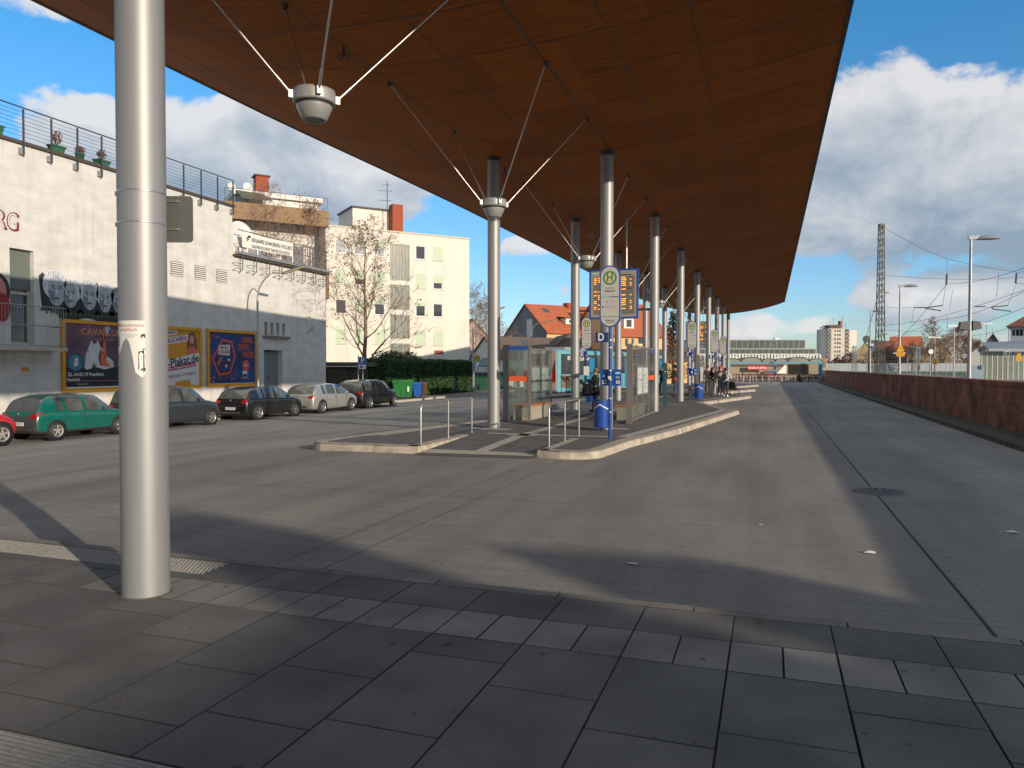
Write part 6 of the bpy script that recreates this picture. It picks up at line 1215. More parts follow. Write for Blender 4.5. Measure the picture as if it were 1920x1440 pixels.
# brown roof facing us with white gable on its right end
f4 = facP(938, 80, 62, -.6); he4 = f4.uv(950, 672)[1]; hr4 = hz(633, 83)+.6
h4, r4, k4 = house(f4, 8.6, 7.6, he4, hr4, 'low house with brown tiled roof and bright white gable behind the left shelter', WR, BTILE, WR, ((1, 2, 1, 2), (5, 6, 1, 2)), ov=.2)
mb = MB(GLASSD); yy = 2.3; zz = he4+yy*k4+.18; mb.add([(4.2, yy, zz), (5.0, yy, zz), (5.0, yy+.9, zz+.9*k4), (4.2, yy+.9, zz+.9*k4)], [(0, 1, 2, 3)]); mb.build('skylight', r4)
gablehouse(897, 963, 960, 629, 90, 668, 8, 'white house with steep dark mono pitched roof left of the brown roofed one', BTILE, WR, 80)
gablehouse(1040, 1104, 1070, 628, 84, 652, 10, 'brown hipped roof house with small white attic window behind the light blue bus', BTILE, mat('taupe_render', (.2, .17, .14), .9), 84)
gablehouse(868, 925, 885, 600, 120, 640, 10, 'pinkish house with red roof behind the bare birches', REDT, mat('pink_render', (.4, .3, .28), .9), 70)
f5 = facP(1095, 86, 80, -.6); t = thing('shed', 'long low dark roofed annex behind the buses', 'building', tuple(f5.o), f5.th); MB(OCH).box(0, 14, 0, 5, 0, 3.1).build('wall', t); MB(BTILE).prism([(-.3, 3.0), (2.5, 4.3), (5.3, 3.0), (5.3, 3.15), (2.5, 4.45), (-.3, 3.15)], 'x', -.2, 14.2).build('roof', t)
t = thing('cycle_shelter', 'blue framed cycle shelter with curved clear roof behind the mesh fence', 'shelter', tuple(at(896, 82)+Vector((0, 0, -.5))), head(80)); mb = MB(mat('azure_steel', (.02, .28, .42), .5))
for k in range(5): mb.tube([(2*k, 0, 0), (2*k, 0, 2.3)], .06, n=6)
mb.box(0, 8, -.06, .06, 2.25, 2.42); mb.build('frame', t); mb = MB(glassmat('roof_dome', (.75, .8, .82), .4))
for k in range(4): mb.tube([(2*k+.1, 0, 2.4)]+[(2*k+1-.9*cos(a*pi/8), 0, 2.42+.75*sin(a*pi/8)) for a in range(9)], .05, mat('azure_steel'), 5); mb.add([(2*k+1-.9*cos(a*pi/8), y, 2.42+.75*sin(a*pi/8)) for y in (0, 2.5) for a in range(9)], [(a, a+1, a+10, a+9) for a in range(8)])
mb.build('roof', t); t2 = thing('advert_panel', 'orange and white notice boards beyond the mesh fence', 'sign', tuple(at(944, 80)+Vector((0, 0, -.5))), head(84)); MB(mat('amber_board', (.6, .3, .08), .6)).box(0, .9, 0, .05, 1.6, 2.1).box(1.5, 1.9, 0, .05, 1.6, 2.3, WHITE).build('boards', t2); MB(DKGREY).box(.1, .15, .01, .04, 0, 1.6).box(1.7, 1.75, .01, .04, 0, 1.6).build('posts', t2)
# conifer between columns
g_ = at(1262, 84); t = thing('conifer_tree', 'sparse tall conifer with yellowish lower boughs seen between the columns', 'tree', (g_.x, g_.y, -.6)); R_ = random.Random(3); H_ = hz(582, 84)+.6
MB(mat('bark_120', (.12, .08, .05), .9)).tube([(0, 0, 0), (0, 0, H_)], [.2, .03], n=8).build('trunk', t); cr_ = MB(mat('conifer_needles', (.055, .06, .03), .8, var=.5, sc=3)); cb = MB(mat('bark_120')); cy = MB(mat('conifer_gold', (.16, .12, .03), .8, var=.4, sc=3))
for i in range(120):
    z = .8+(H_-1)*(i/120); L_ = (1-z/H_)*1.9+.25; a = i*2.4; e = Vector((cos(a)*L_, sin(a)*L_, z+.25*L_)); cb.tube([(0, 0, z), e], .02, n=3)
    for k in range(14): p = Vector((0, 0, z)).lerp(e, R_.uniform(.3, 1)); leafblob(cy if z < H_*.45 else cr_, p, .16, 3, .09, None, 1, R_)
cb.build('branches', t); cr_.build('crown', t); cy.build('crown', t)
# ================================================================== HALL AND BLUE ARCADE AT THE END
hf = facP(1300, 116, 90, -.3); t = thing('market_hall', 'long flat hall with green glass clerestory and white ribbed wall at the road end', 'building', tuple(hf.o), hf.th)
HG = mat('clerestory_glass', (.075, .09, .08), .3, var=.25, sc=.5); HRB = mat('white_rib', (.6, .6, .56), .6); HGF = mat('hall_mullion', (.32, .34, .31), .5)
def lv(y): return hz(y, 116)+.3
def ux(px): return hf.uv(px, 688)[0]
mb = MB(mat('hall_wall', (.27, .215, .155), .8, var=.2, sc=.3)); mb.box(0, ux(1536), 0, 20, 0, lv(678)); mb.build('wall', t)  # wall colour darkened to stand in for shade under the arcade roof
mb = MB(HRB); k = 0; x = 0
while x < ux(1536): mb.box(x, x+.28, -.15, -.003, lv(680), lv(665)); x += .5
mb.box(0, ux(1536), -.16, 0, lv(665)+.003, lv(664)+.06); mb.build('ribbed_band', t)
for (y0, y1, pxr, d_) in ((664, 655, 1531, .3), (654, 637.5, 1519, 2.0)):
    z0, z1 = lv(y0), lv(y1); mb = MB(HG); mb.box(0, ux(pxr), d_, 18, z0, z1); mb.build('clerestory', t); mb = MB(HGF); x = 0
    while x < ux(pxr): mb.box(x, x+.06, d_-.05, d_-.003, z0, z1); x += .9
    mb.box(0, ux(pxr)+.1, d_-.06, 18.1, z1+.003, z1+.15); mb.build('clerestory_frame', t)
mb = MB(WHITE); x = ux(1406); mb.box(x, x+.8, 4, 5, lv(637), lv(634)); x = ux(1470); mb.box(x, x+.7, 4, 5, lv(637), lv(632)); mb.build('roof_vent', t)
t = thing('book_sign', 'red sign with white letters on the wall behind the blue arcade', 'sign', tuple(hf.o-hf.ey*1.0), hf.th); x0, x1 = ux(1398), ux(1434); mb = MB(mat('sign_crimson', (.42, .01, .03), .5)); zz0, zz1 = lv(698), lv(689); zz0 = 1.05; zz1 = 1.05+.72
z0, z1 = hz(694, 115)+.3-.22, hz(686, 115)+.3-.2; z0, z1 = hz(693.5, 115)+.3, hz(685.5, 115)+.3
mb.box(x0, x1, -.1, 0, z0, z1); mb.text('book-n-drive', (x0+x1)/2, (z0+z1)/2, .34, WHITE, y=-.106, wid=(x1-x0)*.92); mb.build('panel', t); MB(DKGREY).box(x0+.3, x0+.4, 0, .1, 0, z1).box(x1-.4, x1-.3, 0, .1, 0, z1).build('posts', t)
pf = facP(1362, 94, 90, -.25); AZ = mat('azure_steel', (.02, .28, .42), .5); t = thing('blue_arcade', 'sky blue steel arcade with arched roof panels in front of the hall', 'arcade', tuple(pf.o), pf.th)
def pv(y): return hz(y, 94)+.25
def pu(px): return pf.uv(px, 688)[0]
for px_ in (1368, 1453, 1540): MB(AZ).box(pu(px_)-.1, pu(px_)+.1, -.1, .1, 0, pv(680)).build('column', t)
MB(AZ).box(pu(1535), pu(1535)+.15, -.1, .1, 0, pv(680)).build('column', t); MB(AZ).box(pu(1362), pu(1542), -.12, .12, pv(681), pv(678.5)).build('beam', t)
ARC = mat('arch_panel', (.22, .215, .19), .6)
for a, b, h in ((1355, 1389, 6), (1389, 1428, 9), (1428, 1453, 6), (1453, 1477, 6), (1477, 1517, 9), (1517, 1542, 6)):
    x0, x1 = pu(a), pu(b); hh_ = h*94/1400; c = (x0+x1)/2; q = [(x0, 0), (x1, 0)]+[(c+(x1-x0)/2*cos(k*pi/12), hh_*sin(k*pi/12)) for k in range(1, 12)]
    mb = MB(ARC); mb.prism([(p[0], p[1]+pv(678.5)+.003) for p in q], 'y', -.1, 2.5); mb.build('arch_panel', t); MB(DKGREY).tube([(c+(x1-x0)/2*cos(k*pi/12), -.12, pv(678.5)+hh_*sin(k*pi/12)) for k in range(13)], .05, n=4).build('arch_rim', t)
# parked things behind and bikes
fr_c = mat('hidden_red_paint', (.3, .02, .02), .4)
t = thing('bike_stands', 'row of pale stone bollards and low kerb wall before the parked bicycles', 'bollards', tuple(pf.o-pf.ey*2.2), pf.th)
for k in range(15): MB(CONC).box(pu(1372)+k*.78, pu(1372)+k*.78+.1, 0, .1, 0, .78).build('bollard', t)
MB(mat('end_kerb', (.2, .18, .15), .9, var=.2)).box(-8, pu(1552), -.6, -.3, 0, .14).build('kerb_stone', t)
for k, (a, b, z) in enumerate(((1374, 1450, .55), (1374, 1450, .95), (1456, 1538, .55), (1456, 1538, .95))): pass
t = thing('bike_rack', 'long red tubular bicycle rack under the blue arcade', 'bicycle rack', tuple(pf.o-pf.ey*.3), pf.th); mb = MB(mat('rack_red', (.2, .03, .035), .6))
for z in (.5, .98): mb.tube([(pu(1372), 0, z), (pu(1538), 0, z)], .04, n=5)
for k in range(30): x = pu(1374)+(pu(1536)-pu(1374))*k/29; mb.tube([(x, 0, 0), (x, 0, .98)], .035, n=5); mb.tube([(x, -.5, .3), (x, 0, .9)], .025, n=4)
mb.build('rack_tubes', t)
MB(DARKHOLE).box(ux(1478), ux(1516), -.06, -.01, .9, lv(683)).build('shop_window', bpy.data.objects['market_hall']); MB(TRIM).box(ux(1366), ux(1476), -.06, -.01, lv(687.5), lv(683)).build('dark_soffit', bpy.data.objects['market_hall'])  # dark strip above the wall imitates the shadow behind the arcade
mb = MB(PAPER); mb.prism([(ux(1456), 1.0), (ux(1474), 1.0), (ux(1474), lv(684)), (ux(1471), lv(684))], 'y', -.12, -.06); mb.build('stair_cheek', bpy.data.objects['market_hall'])
t = thing('railing', 'thin grey guard railing in front of the arcade', 'railing', tuple(pf.o-pf.ey*2.9), pf.th); mb = MB(GALV)
for z in (.45, .85): mb.tube([(-6, 0, z), (pu(1541), 0, z)], .025, n=5)
for k in range(16): mb.tube([(-6+1.2*k, 0, 0), (-6+1.2*k, 0, .85)], .025, n=5)
mb.build('rail', t)
R_ = random.Random(12); proto = None; i = 0
BC = [(.3, .03, .04), (.03, .03, .03), (.25, .12, .02), (.05, .06, .12), (.3, .03, .04), (.2, .2, .2)]
for k in range(28):
    u_ = pu(1376)+k*.40+R_.uniform(-.05, .05); p = pf.o-pf.ey*(.9+R_.uniform(-.15, .15))+pf.ex*u_; p.z = -.2
    cnm = BC[k % 6]; n2 = ['red', 'black', 'yellow', 'dark blue', 'dark red', 'grey'][k % 6]
    lb_ = '%s framed bicycle parked under the blue arcade, bike %s in the packed row' % (n2, ['far left', 'left', 'centre left', 'centre', 'centre right', 'right', 'far right'][k//4])
    if k < 6: b_ = bicycle(tuple(p), head(90)+radians(R_.uniform(55, 80)), lb_, cnm, 'bicycles parked in a row under the arcade'); bl_ = locals().setdefault('BKP', []); bl_.append(b_)
    else: b_ = copy_tree(BKP[k % 6], None, lb_, 'bicycles parked in a row under the arcade', p, head(90)+radians(R_.uniform(50, 85)))
far_car = car(0, 4.1, 1.7, 1.45, P_RED, 'dark red car roof just visible behind the parked bicycles', x=0, group=None, plate='GG'); p = at(1448, 107); far_car.location = (p.x, p.y, -.2); far_car.rotation_euler = (0, 0, head(90)+radians(-90)+pi/2)
sc_ = thing('motor_scooter', 'dark motor scooter standing upright among the bicycles', 'scooter', tuple(at(1499, 91)+Vector((0, 0, -.2))), head(90)); mb = MB(BLKF); mb.lathe([(.16, 0), (.22, .3), (.2, .7), (.1, .9), (.001, 1.0)], (0, 0, .2), n=12, sy=1.4); mb.build('fairing', sc_); MB(BLACK).tube([(0, .3*cos(a*pi/8)-.25, .28+.26*sin(a*pi/8)) for a in range(17)], .06, n=6).build('wheel', sc_); MB(DKGREY).tube([(-.35, -.1, 1.15), (0, 0, 1.1), (.35, -.1, 1.15)], .025).build('handlebar', sc_); MB(GLASSD).ball((0, -.3, .75), .12, n=8).build('headlamp', sc_)
# pale brick wall piece and small plants at the arcade end
t = thing('garden_wall', 'pale stone wall beside the right end of the blue arcade', 'wall', tuple(at(1541, 98)+Vector((0, 0, -.3))), head(90)); MB(mat('pale_stone', (.36, .31, .25), .9, var=.2, sc=6)).box(0, 1.6, 0, .4, 0, 2.0).build('wall_body', t)
# ================================================================== RIGHT SIDE
RL = 'curved head platform lamps'
def plat_lamp(px_, Z, ytop, lab, base=.62):
    p = at(px_, Z); t = thing('platform_lamp', lab, 'platform lamp', (p.x, p.y, base), YAW-.15, RL); H = hz(ytop, Z)-base
    MB(GALV).tube([(0, 0, 0), (0, 0, H*.3), (0, 0, H)], [.095, .075, .05], n=12).build('pole', t); MB(ALU).prism([(-.05, -.14), (.05, -.14), (.04, .0), (-.04, .0)], 'x', -.1, .3).build('neck', t).location.z = H+.1
    mb = MB(mat('lamp_shell', (.3, .3, .3), .4, .4)); mb.lathe([(.001, .17), (.2, .15), (.36, .07), (.42, 0)], (.62, 0, H-.05), n=24, sx=1.05, sy=.55); hd_ = mb.build('lamp_head', t); MB(mat('lamp_under', (.3, .3, .28), .4)).lathe([(.40, 0), (.001, -.03)], (.62, 0, H-.052), n=24, sx=1.05, sy=.55).build('diffuser', hd_); return t, H
LP1, H1_ = plat_lamp(1817, 30, 448, 'nearest platform lamp with domed head and a pair of loudspeakers'); plat_lamp(1686, 47.4, 537, 'second platform lamp behind the yellow warning triangle'); plat_lamp(1631, 67, 584, 'third platform lamp just left of the lattice mast')
MB(mat('speaker_grey', (.09, .09, .09), .6)).add([(-.42, -.1, 2.5), (-.02, -.1, 2.42), (-.02, -.1, 2.82), (-.36, -.1, 2.78), (-.42, .12, 2.5), (-.02, .12, 2.42), (-.02, .12, 2.82), (-.36, .12, 2.78)], [(0, 1, 2, 3), (7, 6, 5, 4), (0, 4, 5, 1), (1, 5, 6, 2), (2, 6, 7, 3), (3, 7, 4, 0)]).add([(.42, -.1, 2.5), (.08, -.1, 2.42), (.08, -.1, 2.82), (.36, -.1, 2.78), (.42, .12, 2.5), (.08, .12, 2.42), (.08, .12, 2.82), (.36, .12, 2.78)], [(3, 2, 1, 0), (4, 5, 6, 7), (1, 5, 4, 0), (2, 6, 5, 1), (3, 7, 6, 2), (0, 4, 7, 3)]).build('loudspeakers', LP1).location.z = hz(611, 30)-.62-2.62
# lattice mast
def lattice(px_, Z, ytop, w0, w1, lab, n=15, m=mat('mast_steel', (.13, .125, .115), .7, .4, var=.2)):
    p = at(px_, Z); t = thing('catenary_mast', lab, 'mast', (p.x, p.y, -.3), YAW, 'lattice catenary masts'); H = hz(ytop, Z)+.3; mb = MB(m)
    for sx in (-1, 1):
        for sy in (-1, 1): mb.tube([(sx*w0/2, sy*w0/2, 0), (sx*w1/2, sy*w1/2, H)], .038, n=4)
    mb.build('legs', t); mb = MB(m)
    for k in range(n):
        a, b = k/n, (k+1)/n; wa, wb = (w0+(w1-w0)*a)/2, (w0+(w1-w0)*b)/2
        for s in (-1, 1): mb.tube([(-wa, s*wa, H*a), (wb, s*wb, H*b)], .022, n=3).tube([(wa, s*wa, H*a), (-wb, s*wb, H*b)], .022, n=3).tube([(s*wa, -wa, H*a), (s*wb, wb, H*b)], .022, n=3)
    mb.build('bracing', t); MB(m).box(-w1/2-.03, w1/2+.03, -w1/2-.03, w1/2+.03, H-.08, H+.1).build('cap', t); return t, H, p
MT, HM, PM = lattice(1649.5, 52, 424, .5, .27, 'tall dark lattice mast rising behind the brick wall'); MB(DKGREY).box(-.4, .4, -.33, -.3, HM*.6, HM*.6+.1).box(-.38, .38, -.33, -.3, HM*.36, HM*.36+.08).build('bracket', MT)
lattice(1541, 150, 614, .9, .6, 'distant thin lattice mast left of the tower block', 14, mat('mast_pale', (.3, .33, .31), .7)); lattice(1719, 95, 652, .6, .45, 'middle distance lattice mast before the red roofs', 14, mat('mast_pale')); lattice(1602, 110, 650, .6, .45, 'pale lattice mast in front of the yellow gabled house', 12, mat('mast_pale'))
# wires
def P3(px_, py_, Z): p = at(px_, Z); return (p.x, p.y, hz(py_, Z))
t = thing('overhead_wires', 'thin black catenary wires strung over the tracks between the masts', 'wires', (0, 0, 0)); mb = MB(mat('wire_black', (.03, .03, .03), .6)); ins = MB(TRIM)
Wn = [((1658, 430, 52), (1773, 486, 60)), ((1773, 486, 60), (1905, 511, 62)), ((1905, 511, 62), (1990, 470, 40)), ((1773, 533, 60), (1980, 480, 34)), ((1662, 655, 95), (1773, 533, 60)), ((1630, 640, 110), (1760, 600, 80)), ((1760, 600, 80), (1980, 515, 38)), ((1640, 672, 130), (1800, 630, 80)), ((1800, 630, 80), (1980, 580, 44)), ((1660, 610, 90), (1930, 540, 50)), ((1658, 517, 52), (1920, 520, 62)), ((1600, 690, 120), (1647, 545, 52)), ((1700, 640, 95), (1960, 560, 50)), ((1560, 660, 150), (1719, 655, 95)), ((1550, 625, 150), (1603, 655, 110)), ((1900, 530, 60), (1980, 535, 50)), ((1662, 577, 70), (1712, 577, 70)), ((1659, 620, 80), (1830, 618, 80))]
for a, b in Wn:
    A, B = Vector(P3(*a)), Vector(P3(*b)); mb.tube([A.lerp(B, k/6)-Vector((0, 0, .012*(A-B).length*sin(pi*k/6))) for k in range(7)], .007+.00014*a[2], n=3, cap=False)
for a, b in (((1773, 486, 60), (1773, 535, 60)), ((1903, 511, 62), (1903, 535, 62)), ((1771, 535, 60), (1766, 573, 60)), ((1902, 535, 62), (1888, 573, 62)), ((1784, 545, 60), (1779, 580, 60)), ((1870, 512, 55), (1866, 558, 55)), ((1712, 577, 70), (1708, 605, 70)), ((1860, 615, 70), (1858, 655, 70)), ((1775, 592, 70), (1775, 640, 70))): mb.tube([P3(*a), P3(*b)], .014, n=3)
mb.build('wires', t)
for a, b in (((1773, 515, 60), (1772, 534, 60)), ((1903, 513, 62), (1902, 532, 62))): MB(TRIM).tube([P3(*a), P3(*b)], .07, n=6).build('insulator', t)
t = thing('cantilever_arms', 'short cantilever arms carrying the contact wires over the tracks', 'brackets', (0, 0, 0))
for L_ in (((1712, 577, 60), (1735, 577, 60), (1766, 573, 60)), ((1733, 578, 60), (1763, 583, 60)), ((1826, 575, 62), (1846, 575, 62)), ((1857, 576, 62), (1888, 573, 62)), ((1857, 576, 62), (1860, 580, 62), (1894, 584, 62))): MB(DKGREY).tube([P3(*q) for q in L_], .05, n=5).build('arm', t)
# yellow signs
def tri_sign(px_, Z, yt, ys_, yb, lab, post=True):
    p = at(px_, Z); t = thing('warning_sign', lab, 'warning sign', (p.x, p.y, .6), YAW-.25, 'yellow warning signs'); z0, z1, z2 = hz(yb, Z)-.6, hz(ys_, Z)-.6, hz(yt, Z)-.6; w_ = (z2-z1)*.6; yl = mat('warning_yellow', (.75, .38, .01), .5)
    mb = MB(yl); mb.prism([(-w_, z1), (w_, z1), (.05, z2), (-.05, z2)], 'y', -.12, -.1); mb.prism([(-w_*1.05, z0), (w_*1.05, z0), (w_*1.05, z1-.03), (-w_*1.05, z1-.03)], 'y', -.12, -.1)
    mb.prism([(-w_*.35, z1+.12), (w_*.35, z1+.12), (w_*.1, z1+(z2-z1)*.45), (-w_*.1, z1+(z2-z1)*.5)], 'y', -.125, -.121, RED)
    for k in range(3): mb.box(-w_*.8, w_*.8, -.124, -.1205, z0+(z1-z0)*(.2+.24*k), z0+(z1-z0)*(.2+.24*k)+.03, MC('sign_faded_red', (.5, .15, .02)))
    mb.build('plate', t)
    if post: MB(GALV).tube([(0, 0, 0), (0, 0, z1)], .04, n=8).build('post', t)
    return t
tri_sign(1687, 46, 648, 659, 668, 'yellow triangle warning sign with yellow text plate on the second platform lamp', False); tri_sign(1752.5, 70, 672, 677, 683, 'small square yellow sign on a thin white post by the sports field'); tri_sign(1909, 60, 662, 670, 677, 'yellow triangle sign on the glass shelter at the right edge', False); tri_sign(1722, 90, 684, 688, 692, 'small orange marker sign on a short post by the field')
# fence and field wall
ff = facP(1556, 118, 96, 0); t = thing('field_fence', 'tall grey mesh fence along the green sports field', 'fence', tuple(ff.o), ff.th); mb = MB(mat('fence_grey', (.32, .36, .36), .6)); Lq = ff.uv(1842, 690)[0]
for k in range(int(Lq/1.45)): mb.tube([(k*1.45, 0, 0), (k*1.45, 0, 2.2)], .035, n=4)
for z in (1.0, 2.2): mb.tube([(0, 0, z), (Lq, 0, z)], .025, n=4)
mb.build('posts', t)
wf = facP(1548, 300, 95, 0); t = thing('noise_barrier', 'long pale noise barrier wall at the far side of the sports field', 'wall', tuple(wf.o), wf.th); L9 = wf.uv(1850, 690)[0]; MB(mat('barrier_pale', (.33, .36, .40), .8, var=.08, sc=.2)).box(0, L9, 0, .3, 0, 3.2).build('wall_body', t); mb = MB(GALV); [mb.box(k*4, k*4+.15, -.1, 0, 0, 3.3) for k in range(int(L9/4))]; mb.build('posts', t)
struct(MB(mat('field_grass')).quad((15, 95, .06), (90, 40, .06), (200, 330, .06), (-10, 330, .06)).build('meadow'))
# tower block
tw = facP(1552, 520, 88, -1); t = thing('tower_block', 'distant white ten storey tower block with balconies on the skyline', 'tower block', tuple(tw.o), tw.th)
def tb_(px_): return tw.uv(px_, 688)[0]
Ht_ = hz(616, 520)+1; TW = mat('tower_render', (.58, .53, .46), .85)
mb = MB(TW); mb.box(0, tb_(1583), 0, 18, 0, Ht_); mb.build('wall', t); mb = MB(mat('tower_render_light', (.72, .66, .58), .85)); mb.box(tb_(1583)+.01, tb_(1611), 4, 22, 0, Ht_-1); mb.build('wall', t); MB(TRIM).box(tb_(1558), tb_(1578), 3, 14, Ht_, Ht_+2.6).build('plant_room', t); MB(BRICKR).box(tb_(1578), tb_(1581.5), 3, 6, Ht_, Ht_+5.5).build('chimney', t)
for k in range(10):
    z = 1.2+k*2.85; 
    if z+1.6 > Ht_: break
    for px_ in (1564, 1569, 1573): MB(GLASSD).box(tb_(px_), tb_(px_)+1.0, -.05, -.003, z+.3, z+1.6).build('window', t)
    for a, b, y0 in ((1552.5, 1558, 0), (1588, 1597, 4)):
        MB(mat('tower_balcony', (.3, .26, .24), .8)).box(tb_(a), tb_(b), y0-1.2, y0-.01, z-.1, z+.9).build('balcony', t); MB(GLASSD).box(tb_(a)+.2, tb_(b)-.2, y0-.06, y0-.003, z+1.0, z+2.2).build('window', t)
mb = MB(DKGREY); [mb.tube([(tb_(1556)+k*2.2, 5, Ht_), (tb_(1556)+k*2.2, 5, Ht_+[4, 5.5, 8, 3.5, 5, 9, 4][k % 7])], .12, n=4) for k in range(7)]; mb.build('aerials', t)
# houses on the right skyline
def hx(px0, px1, yb_eave, y_ridge, Z, phi, lab, mw, mr, Dp=9, mg=None, wins=()):
    Z *= 1.5; phi += math.degrees(atan((px0-960)/F))+4; fc = facP(px0, Z, phi, -.5); L = fc.uv(px1, 690)[0]; return house(fc, L, Dp, fc.uv((px0+px1)/2, yb_eave)[1], hz(y_ridge, Z+Dp/2)+.5, lab, mw, mr, mg, wins)
hx(1672, 1732, 652, 632, 240, 80, 'row house with bright red roof beyond the noise barrier', mat('brown_render', (.25, .17, .12), .9), REDT if False else TILE, 14)
hx(1640, 1678, 656, 640, 230, 84, 'lower red roofed house left of the bright red roof', mat('brown_render'), REDT, 12); hx(1655, 1700, 672, 660, 215, 88, 'brown outbuilding with dull roof under the red roofs', mat('brown_render'), BTILE, 8)
gablehouse(1728, 1783, 1751, 627, 190, 664, 12, 'old barn like gabled house with tan wall and dark roof', mat('barn_roof', (.12, .08, .06), .9, var=.3), mat('barn_wall', (.42, .30, .17), .9, var=.25, sc=.4), 86)
gablehouse(1607, 1640, 1622, 643, 230, 658, 12, 'ochre house with brown roof left of the lattice mast', BTILE, mat('straw_render', (.5, .38, .2), .9), 85)
gablehouse(1838, 1880, 1862, 627, 130, 654, 10, 'dark slate pointed roof house near the right edge', mat('slate_dark', (.05, .06, .075), .7), mat('slate_wall', (.12, .11, .1), .9), 86); gablehouse(1820, 1843, 1836, 649, 150, 662, 8, 'small white gabled house with brown roof left of the slate roof', BTILE, WR, 86); gablehouse(1778, 1806, 1790, 646, 200, 662, 8, 'white gable and tiled roof between bare trees', REDT, WR, 86)
for px0, px1, y0 in ((1691, 1703, 672), (1572, 1606, 676), (1536, 1552, 672)):
    fc = facP(px0, 352, 90, 0); L = fc.uv(px1, 690)[0]; t = thing('small_building', {1691: 'little white shed under the red roofs', 1572: 'low reddish building under the tower block', 1536: 'low tan building at the end of the hall'}[px0], 'building', tuple(fc.o), fc.th); mm = {1691: WR, 1572: mat('brick_pink', (.3, .16, .11), .9), 1536: mat('brick_tan', (.42, .25, .14), .9)}[px0]; MB(mm).box(0, L, 0, 6, 0, hz(y0, 352)).build('wall', t); MB(REDT).box(-.2, L+.2, -.2, 6.2, hz(y0, 352)+.003, hz(y0, 352)+.4).build('roof', t)
rf_ = facP(1893, 75, 127, .0); t = thing('station_house', 'pale blue grey station building with red roof at the right edge', 'building', tuple(rf_.o), rf_.th); he_ = hz(606, 70); wi = [(rf_.uv(x, 650)[0], rf_.uv(x, 650)[0]+.7, hz(630, 74), hz(617, 74)) for x in (1896, 1903, 1910, 1919, 1927)]
mb = MB(mat('pale_blue_render', (.42, .47, .52), .9)); holed(mb, 0, 12, 0, he_, wi, mat('pale_blue_render'), .15); shell(mb, 0, 12, 10, 0, he_, mat('pale_blue_render'), BROOF, False); mb.build('wall', t)
for w in wi: window(t, *w)
mb = MB(REDT); mb.add([(-.4, -.4, he_-.05), (12.4, -.4, he_-.05), (12.4, 10.4, he_-.05), (-.4, 10.4, he_-.05), (3.5, 5, he_+2.8), (9, 5, he_+2.8)], [(0, 1, 5, 4), (1, 2, 5), (2, 3, 4, 5), (3, 0, 4), (0, 3, 2, 1)]); mb.build('roof', t); MB(GALV).tube([(-.1, -.1, 0), (-.1, -.1, he_)], .06, n=6).build('downpipe', t)
# platform glass shelter at right
sf = facP(1840, 66, 84, .1); t = thing('platform_shelter', 'glazed platform waiting shelter with grey sloping roof at the right edge', 'shelter', tuple(sf.o), sf.th); Ls = 9
def sv(y): return hz(y, 66)-.1
MURS = glassmat('etched_glass', (.7, .78, .76), .35)
for k in range(9): u0 = .0+.5*k; MB(MURS).box(u0+.04, u0+.46, 0, .02, .2, sv(660)).build('glass_pane', t)
mb = MB(mat('shelter_post_pale', (.5, .5, .42), .6)); [mb.box(.5*k-.03, .5*k+.03, -.03, .03, 0, sv(659)) for k in range(10)]; mb.build('posts', t)
mb = MB(); R_ = random.Random(8)
for k in range(46): u_, z_ = R_.uniform(.1, 4.2), R_.uniform(.8, 2.3); mb.quad((u_, .04, z_), (u_+R_.uniform(.1, .4), .04, z_+.05), (u_+R_.uniform(.1, .35), .04, z_+R_.uniform(.2, .5)), (u_, .04, z_+.25), R_.choice([MC('graf_green', (.08, .14, .08)), MC('graf_teal', (.1, .2, .22)), MC('graf_mauve', (.25, .2, .28)), MC('graf_sand', (.3, .26, .2))]))
mb.build('painted_motif', t)
MB(mat('shelter_roof_grey', (.2, .22, .25), .6)).add([(-.3, -1.2, sv(659)), (9, -1.2, sv(659)), (9, 3, sv(659)+1.2), (2.2, 3, sv(640)), (-.3, -1.2, sv(657)+.12), (9, -1.2, sv(657)+.12)], [(0, 3, 2, 1), (4, 5, 2, 3), (0, 1, 5, 4), (0, 4, 3)]).build('roof', t); MB(DKGREY).box(4.25, 4.55, -.1, .1, 0, sv(658)).box(4.6, 8, -.02, .02, .9, 1.0).build('door_frame', t)
cb_ = thing('grey_cabinet', 'plain blue grey cabinet beside the man on the platform', 'cabinet', (*pz(1822, 62)[:2], .3), YAW); MB(mat('cabinet_blue', (.16, .22, .28), .6)).box(0, 1.0, 0, .5, .08, 1.5).build('housing', cb_); MB(mat('cabinet_blue')).box(-.04, 1.04, -.04, .54, 1.503, 1.56).build('lid', cb_); MB(CONC).box(.03, .97, .03, .47, 0, .08).build('plinth', cb_)
person(pz(1847, 74, .32), YAW+.2, 1.75, 'person in black jacket and cap standing on the platform, seen from behind', BLKF, DENIM, BLKF, BLKF)
